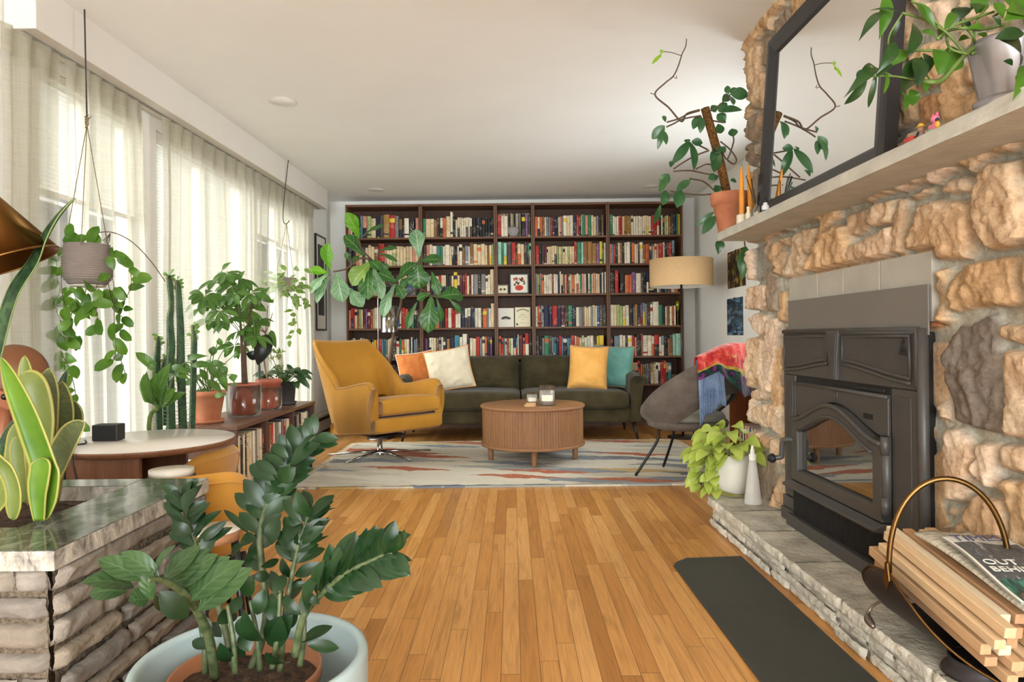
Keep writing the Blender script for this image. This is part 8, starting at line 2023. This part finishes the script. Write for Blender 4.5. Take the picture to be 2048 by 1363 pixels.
    for bx, by, tx, ty, w in [(160, 1170, 100, 960, 66), (170, 1180, 120, 940, 60), (180, 1190, 190, 950, 60), (190, 1180, 290, 880, 80), (200, 1180, 240, 950, 60), (210, 1190, 330, 1060, 60), (215, 1190, 400, 1090, 56), (160, 900, 40, 805, 50), (180, 910, 130, 880, 50), (190, 1180, 160, 1020, 50)]: leaf(lv, P(o[0] + bx / s, o[1] + by / s, 3.0), P(o[0] + tx / s, o[1] + ty / s, 2.98 + R.uniform(-.05, .05)), 1.35 * w / s * 3 / F, V((R.uniform(-.4, .6), -1, .3)), 'strap', .10, .25, 10)
    st.tube(smoothpath([hub, P(308, 760, 3.0), P(305, 730, 3.0)], 4), .006, 6)
    for bx, by, tx, ty, w in [(340, 940, 410, 930, 60), (300, 900, 420, 960, 60), (280, 1000, 330, 960, 60), (330, 950, 430, 1000, 50), (410, 860, 560, 830, 50), (440, 900, 620, 900, 56)]: leaf(lv, P(o[0] + bx / s, o[1] + by / s, 3.05), P(o[0] + tx / s, o[1] + ty / s, 3.02), w / s * 3 / F, None, 'lan', .12, .2, 9)
    st.tube(smoothpath([hub, P(335, 785, 3.03), P(345, 755, 3.05)], 4), .004, 6); st.tube(smoothpath([P(345, 755, 3.05), P(370, 725, 3.05), P(390, 730, 3.05)], 4), .003, 6)
    lv.build('leaves', m_lf1, e); st.build('stem', m_stem_g, e)
window_plants()

# ---- philodendron on a moss pole at the far end of the mantel ----
def moss_pole():
    X = 1.185; c = PF(1462, 466, X); y = c.y
    e = thing('philodendron', (X, y, MZ1), 'philodendron climbing a moss pole in a clay pot at the far end of the mantel', 'potted plant', M=RT); T = RT @ Matrix.Translation((X, y - .0, MZ1 + .001))
    c = V((X, y, MZ1)); wY = (RT @ c).y
    MB().lathe([(0, 0), (.066, 0), (.070, .012), (.062, .013), (.064, .02), (.088, .150), (.098, .153), (.104, .205), (.100, .21), (.089, .21), (.084, .17), (0, .17)], 48).build('pot', m_terra, e, T)
    MB().lathe([(0, .178), (.084, .176)], 24).build('soil', m_soil, e, T)
    Yw = wY
    def Q(x, yy, d=0): return P(x, yy, Yw + d)
    t = NT('coir_pole'); n = t.noise(t.coord((1, 1, 1)), 90, 4, .7); mp = t.done(t.bsdf(t.ramp(n, [(.35, rgba((66, 44, 24))), (.6, rgba((128, 90, 48)))]), .95, 0, .1, t.bump(n, 1.0, .01)))
    MB().tube([Q(1455, 392), Q(1442, 330), Q(1424, 265), Q(1410, 216)], .022, 20).build('moss_pole', mp, e)
    st, lv, ly, vs = MB(), MB(), MB(), MB(); o, s = (1260, 60), 3.0967
    def q(x, yy, d=0): return Q(o[0] + x / s, o[1] + yy / s, d)
    for pts in ([(540, 1010), (440, 1020), (320, 1010), (250, 995)], [(575, 910), (450, 885), (370, 870), (270, 875)], [(530, 1000), (460, 940), (400, 925), (370, 920)], [(490, 745), (400, 780), (330, 820), (270, 860)], [(480, 740), (420, 710), (390, 700)], [(440, 530), (330, 550), (270, 580), (225, 600)], [(430, 500), (360, 520), (300, 550), (230, 570)], [(500, 500), (560, 460), (600, 420), (620, 400)], [(510, 560), (560, 570), (590, 570), (560, 540)], [(600, 800), (640, 830), (660, 800), (620, 740), (560, 690)], [(560, 720), (600, 800), (640, 700), (640, 660)], [(540, 850), (480, 830), (410, 860)]):
        pp = smoothpath([q(a, b, R.uniform(-.05, .03)) for a, b in pts], 5); st.tube(pp, .0042, 6)
    pp = smoothpath([q(430, 495), (q(350, 520, -.02)), q(318, 565, -.04), q(240, 480, -.05), q(155, 400, -.05), q(215, 330, -.05), (q(268, 285, -.05)), q(300, 220, -.05), q(322, 150, -.05), q(345, 100, -.05), q(350, 55, -.05)], 7); n = len(pp); vs.tube(pp, [.0055 - .003 * i / (n - 1) for i in range(n)], 7)
    vs.tube(smoothpath([q(320, 160, -.05), q(260, 140, -.05), q(200, 132, -.05)], 4), .002, 5); vs.tube([q(155, 400, -.05), q(125, 390, -.05)], .002, 4); vs.tube(smoothpath([q(268, 290, -.05), q(290, 300, -.05), q(285, 280, -.05)], 4), .0018, 4)
    for bx, by, tx, ty, w in [(195, 150, 135, 212, 24), (195, 150, 195, 118, 22), (190, 148, 182, 175, 18)]: leaf(ly, q(bx, by, -.05), q(tx, ty, -.05), w / s * Yw / F, None, 'ell', .05, .1, 8)
    for bx, by, tx, ty, w in [(620, 395, 735, 400, 62), (610, 400, 600, 345, 30), (615, 405, 570, 440, 40), (615, 405, 640, 465, 36), (620, 390, 680, 365, 36), (550, 510, 695, 495, 50), (540, 520, 590, 570, 50), (530, 510, 505, 465, 40), (545, 505, 600, 450, 40), (440, 530, 390, 615, 46), (445, 540, 435, 640, 36), (215, 590, 135, 675, 52), (210, 610, 170, 740, 30), (205, 620, 225, 710, 30), (220, 570, 205, 530, 20), (370, 690, 260, 830, 46), (370, 690, 395, 870, 44), (380, 690, 450, 700, 40), (350, 700, 360, 675, 30), (250, 850, 265, 810, 26), (240, 890, 195, 960, 56), (240, 900, 180, 1000, 36), (220, 990, 200, 1085, 50), (190, 1080, 145, 1200, 28), (375, 925, 290, 1000, 46), (310, 985, 290, 1100, 60), (560, 740, 500, 820, 44), (550, 740, 520, 880, 50), (545, 730, 590, 760, 46), (540, 740, 520, 730, 40), (545, 580, 565, 640, 44), (640, 660, 630, 610, 50), (485, 925, 545, 910, 50), (620, 930, 660, 940, 28), (520, 1125, 405, 1215, 30), (530, 1150, 445, 1265, 46), (540, 960, 545, 1005, 44), (525, 960, 535, 1000, 30)]:
        leaf(lv, q(bx, by, R.uniform(-.06, .02)), q(tx, ty, R.uniform(-.09, .03)), 1.3 * w / s * Yw / F, V((R.uniform(-.6, .4), -1, R.uniform(.0, .7))), 'ell', R.uniform(.03, .14), .15, 10)
    # a long leaf that hangs below the mantel's end
    leaf(lv, q(560, 1290, .06), q(545, 1390, .06), .05, None, 'lan', .1, .2); leaf(lv, Q(1492, 492, .10), Q(1484, 560, .1), .075, V((-.3, -1, .2)), 'lan', .1, .25)
    st.tube(smoothpath([q(560, 1000, .02), q(690, 1050, .09), q(700, 1200, .1), Q(1490, 492, .10)], 4), .004, 6)
    lv.build('leaves', leafmat('philo_leaf', (40, 76, 44), (66, 104, 62), (110, 136, 92), .18, .3, veins=0), e); ly.build('young_leaf', leafmat('philo_young', (120, 160, 40), (150, 186, 60), (170, 196, 90), .4, .4, veins=0), e); st.build('stems', m_stem_b, e); vs.build('long_vine', m_stem_b, e)
moss_pole()

# ---- philodendron in the silver pot at the near end of the mantel ----
def silver_plant():
    X = 1.175; c = PF(2012, 206, X); y = c.y
    e = thing('philodendron', (X, y, MZ1), 'leafy philodendron in a silver pot at the near end of the mantel', 'potted plant', M=RT); T = RT @ Matrix.Translation((X, y, MZ1 + .001)); c = V((X, y, MZ1)); Yw = (RT @ c).y
    m = mat('silver_glaze', (150, 145, 147), .3, .05, 3, metal=.55)
    MB().lathe([(0, 0), (.058, 0), (.064, .006), (.066, .022), (.058, .026), (.054, .03), (.075, .150), (.077, .158), (.072, .158), (.068, .13), (0, .13)], 48).build('pot', m, e, T); MB().lathe([(0, .135), (.068, .134)], 24).build('soil', m_soil, e, T)
    lv, st, lb = MB(), MB(), MB(); o, s = (1640, 0), 4.26
    def q(x, yy, d=0): return P(o[0] + x / s, o[1] + yy / s, Yw + d)
    for pts, r in (([(1340, 380), (1240, 460), (1150, 560), (1040, 680), (950, 700), (850, 690)], .008), ([(1500, 340), (1400, 410), (1290, 460)], .006), ([(1240, 450), (1100, 430), (850, 430), (740, 430)], .004), ([(1290, 450), (1330, 200), (1420, 60)], .004), ([(1230, 450), (1080, 280), (900, 170), (700, 110)], .004), ([(1090, 300), (980, 180), (850, 50), (780, 10)], .004), ([(1560, 210), (1380, 250), (1240, 240), (1100, 260), (1000, 330)], .005), ([(850, 690), (640, 650), (450, 650), (380, 660)], .003), ([(640, 660), (540, 610), (440, 570), (400, 560)], .003), ([(1320, 380), (1300, 300), (1200, 180), (1180, 60)], .004), ([(1500, 350), (1560, 250), (1640, 150)], .004), ([(700, 120), (600, 280), (580, 380)], .003), ([(950, 700), (900, 620), (880, 520), (850, 480)], .003), ([(1480, 140), (1560, 90), (1640, 90)], .004), ([(1260, 460), (1120, 420), (1080, 330), (1120, 230), (1300, 160), (1480, 100)], .004)):
        st.tube(smoothpath([q(a, b, R.uniform(-.04, .01)) for a, b in pts], 5), r * .75, 6)
    for bx, by, tx, ty, w, g in [(540, 95, 330, 350, 70, 0), (560, -60, 500, 340, 105, 1), (700, 110, 420, 90, 28, 0), (690, 130, 580, 390, 36, 0), (740, 430, 600, 560, 90, 1), (640, 360, 470, 640, 90, 0), (620, 470, 440, 690, 60, 0), (480, 640, 410, 920, 40, 0), (460, 560, 205, 830, 90, 0), (400, 660, 205, 890, 66, 0), (380, 590, 310, 690, 60, 0), (560, 600, 540, 800, 40, 1), (820, 490, 680, 800, 150, 0), (830, 490, 830, 760, 110, 0), (880, 450, 900, 650, 90, 0), (790, 200, 740, 470, 110, 0), (690, 780, 715, 960, 66, 1), (770, 760, 790, 900, 90, 1), (840, 690, 900, 800, 66, 1), (980, 420, 1010, 640, 110, 1), (1180, 420, 1000, 640, 170, 1), (850, 270, 990, 320, 50, 1), (820, 20, 990, 260, 60, 1), (760, 30, 900, 170, 40, 1), (1150, 100, 1060, 260, 66, 1), (1210, 60, 1180, 190, 120, 0), (1420, -40, 1280, 90, 120, 1), (1400, -20, 1330, 120, 90, 1), (1480, 20, 1560, 160, 90, 1), (1560, -30, 1738, 90, 120, 1), (1740, 90, 1560, 180, 150, 1), (1738, 280, 1490, 330, 90, 0), (1500, 320, 1700, 560, 150, 0), (1738, 560, 1640, 860, 90, 1), (1738, 640, 1680, 750, 90, 1), (1600, 100, 1738, 210, 110, 1), (1400, 250, 1240, 240, 50, 1), (1200, 190, 1290, 260, 60, 0), (1000, 250, 1030, 340, 110, 1), (1480, 140, 1540, 230, 30, 0), (1560, 520, 1640, 560, 40, 0), (1650, -20, 1500, -60, 100, 1), (1300, 30, 1340, 110, 70, 0), (1280, 330, 1180, 350, 50, 1), (1340, 290, 1420, 330, 40, 1)]:
        fr = -.10 if bx > 1380 and by > 60 else 0; leaf(lb if g else lv, q(bx, by, fr + R.uniform(-.05, .01)), q(tx, ty, fr + R.uniform(-.07, .02)), 1.25 * w / s * Yw / F, V((R.uniform(-.6, .4), -1, R.uniform(-.2, .6))), R.choice(('ell', 'lan', 'lan')), R.uniform(.08, .18), .2, 11, wave=.01)
    lv.build('leaves', leafmat('philo2_dark', (22, 46, 22), (42, 72, 32), (70, 100, 54), .18, .3, veins=0), e); lb.build('leaves', leafmat('philo2_bright', (52, 94, 22), (82, 124, 38), (110, 140, 64), .35, .32, veins=0), e); st.build('stems', m_stem_g, e)
silver_plant()
# ================= light =================
w = bpy.data.worlds.new('World'); SC.world = w; w.use_nodes = True
bg = w.node_tree.nodes['Background']; bg.inputs['Strength'].default_value = WORLD_S; bg.inputs['Color'].default_value = (1, .99, .93, 1)
def area(name, loc, target, sx, sy, power, color=(1, 1, 1)):
    l = bpy.data.lights.new(name, 'AREA'); l.shape = 'RECTANGLE'; l.size = sx; l.size_y = sy; l.energy = power; l.color = color
    o = bpy.data.objects.new(name, l); COL.objects.link(o); o.location = loc
    d = V(target) - V(loc); o.rotation_euler = d.to_track_quat('-Z', 'Y').to_euler(); return o
sl = bpy.data.lights.new('sky_daylight', 'SUN'); sl.energy = SUN_S; sl.angle = math.radians(75); sl.color = (.93, .98, 1.0)   # broad soft daylight from the bright sky over the garden
so = bpy.data.objects.new('sky_daylight', sl); COL.objects.link(so); so.rotation_euler = V((1, .40, -.50)).to_track_quat('-Z', 'Y').to_euler()
area('fill_rear', (0, YF - .3, 1.25), (0, 3, 1.3), 3.9, 2.3, REAR_W, (.89, .965, 1.0))   # added fill lamp, unseen behind the camera, brightens the whole room
area('fill_side', (XR + .5, 4.69, 1.55), (0, 5.6, .9), 1.8, 1.35, SIDE_W, (.93, .98, 1.0))  # added fill lamp outside the unseen side window, lifts the far ceiling
vsn.exposure = EXPO
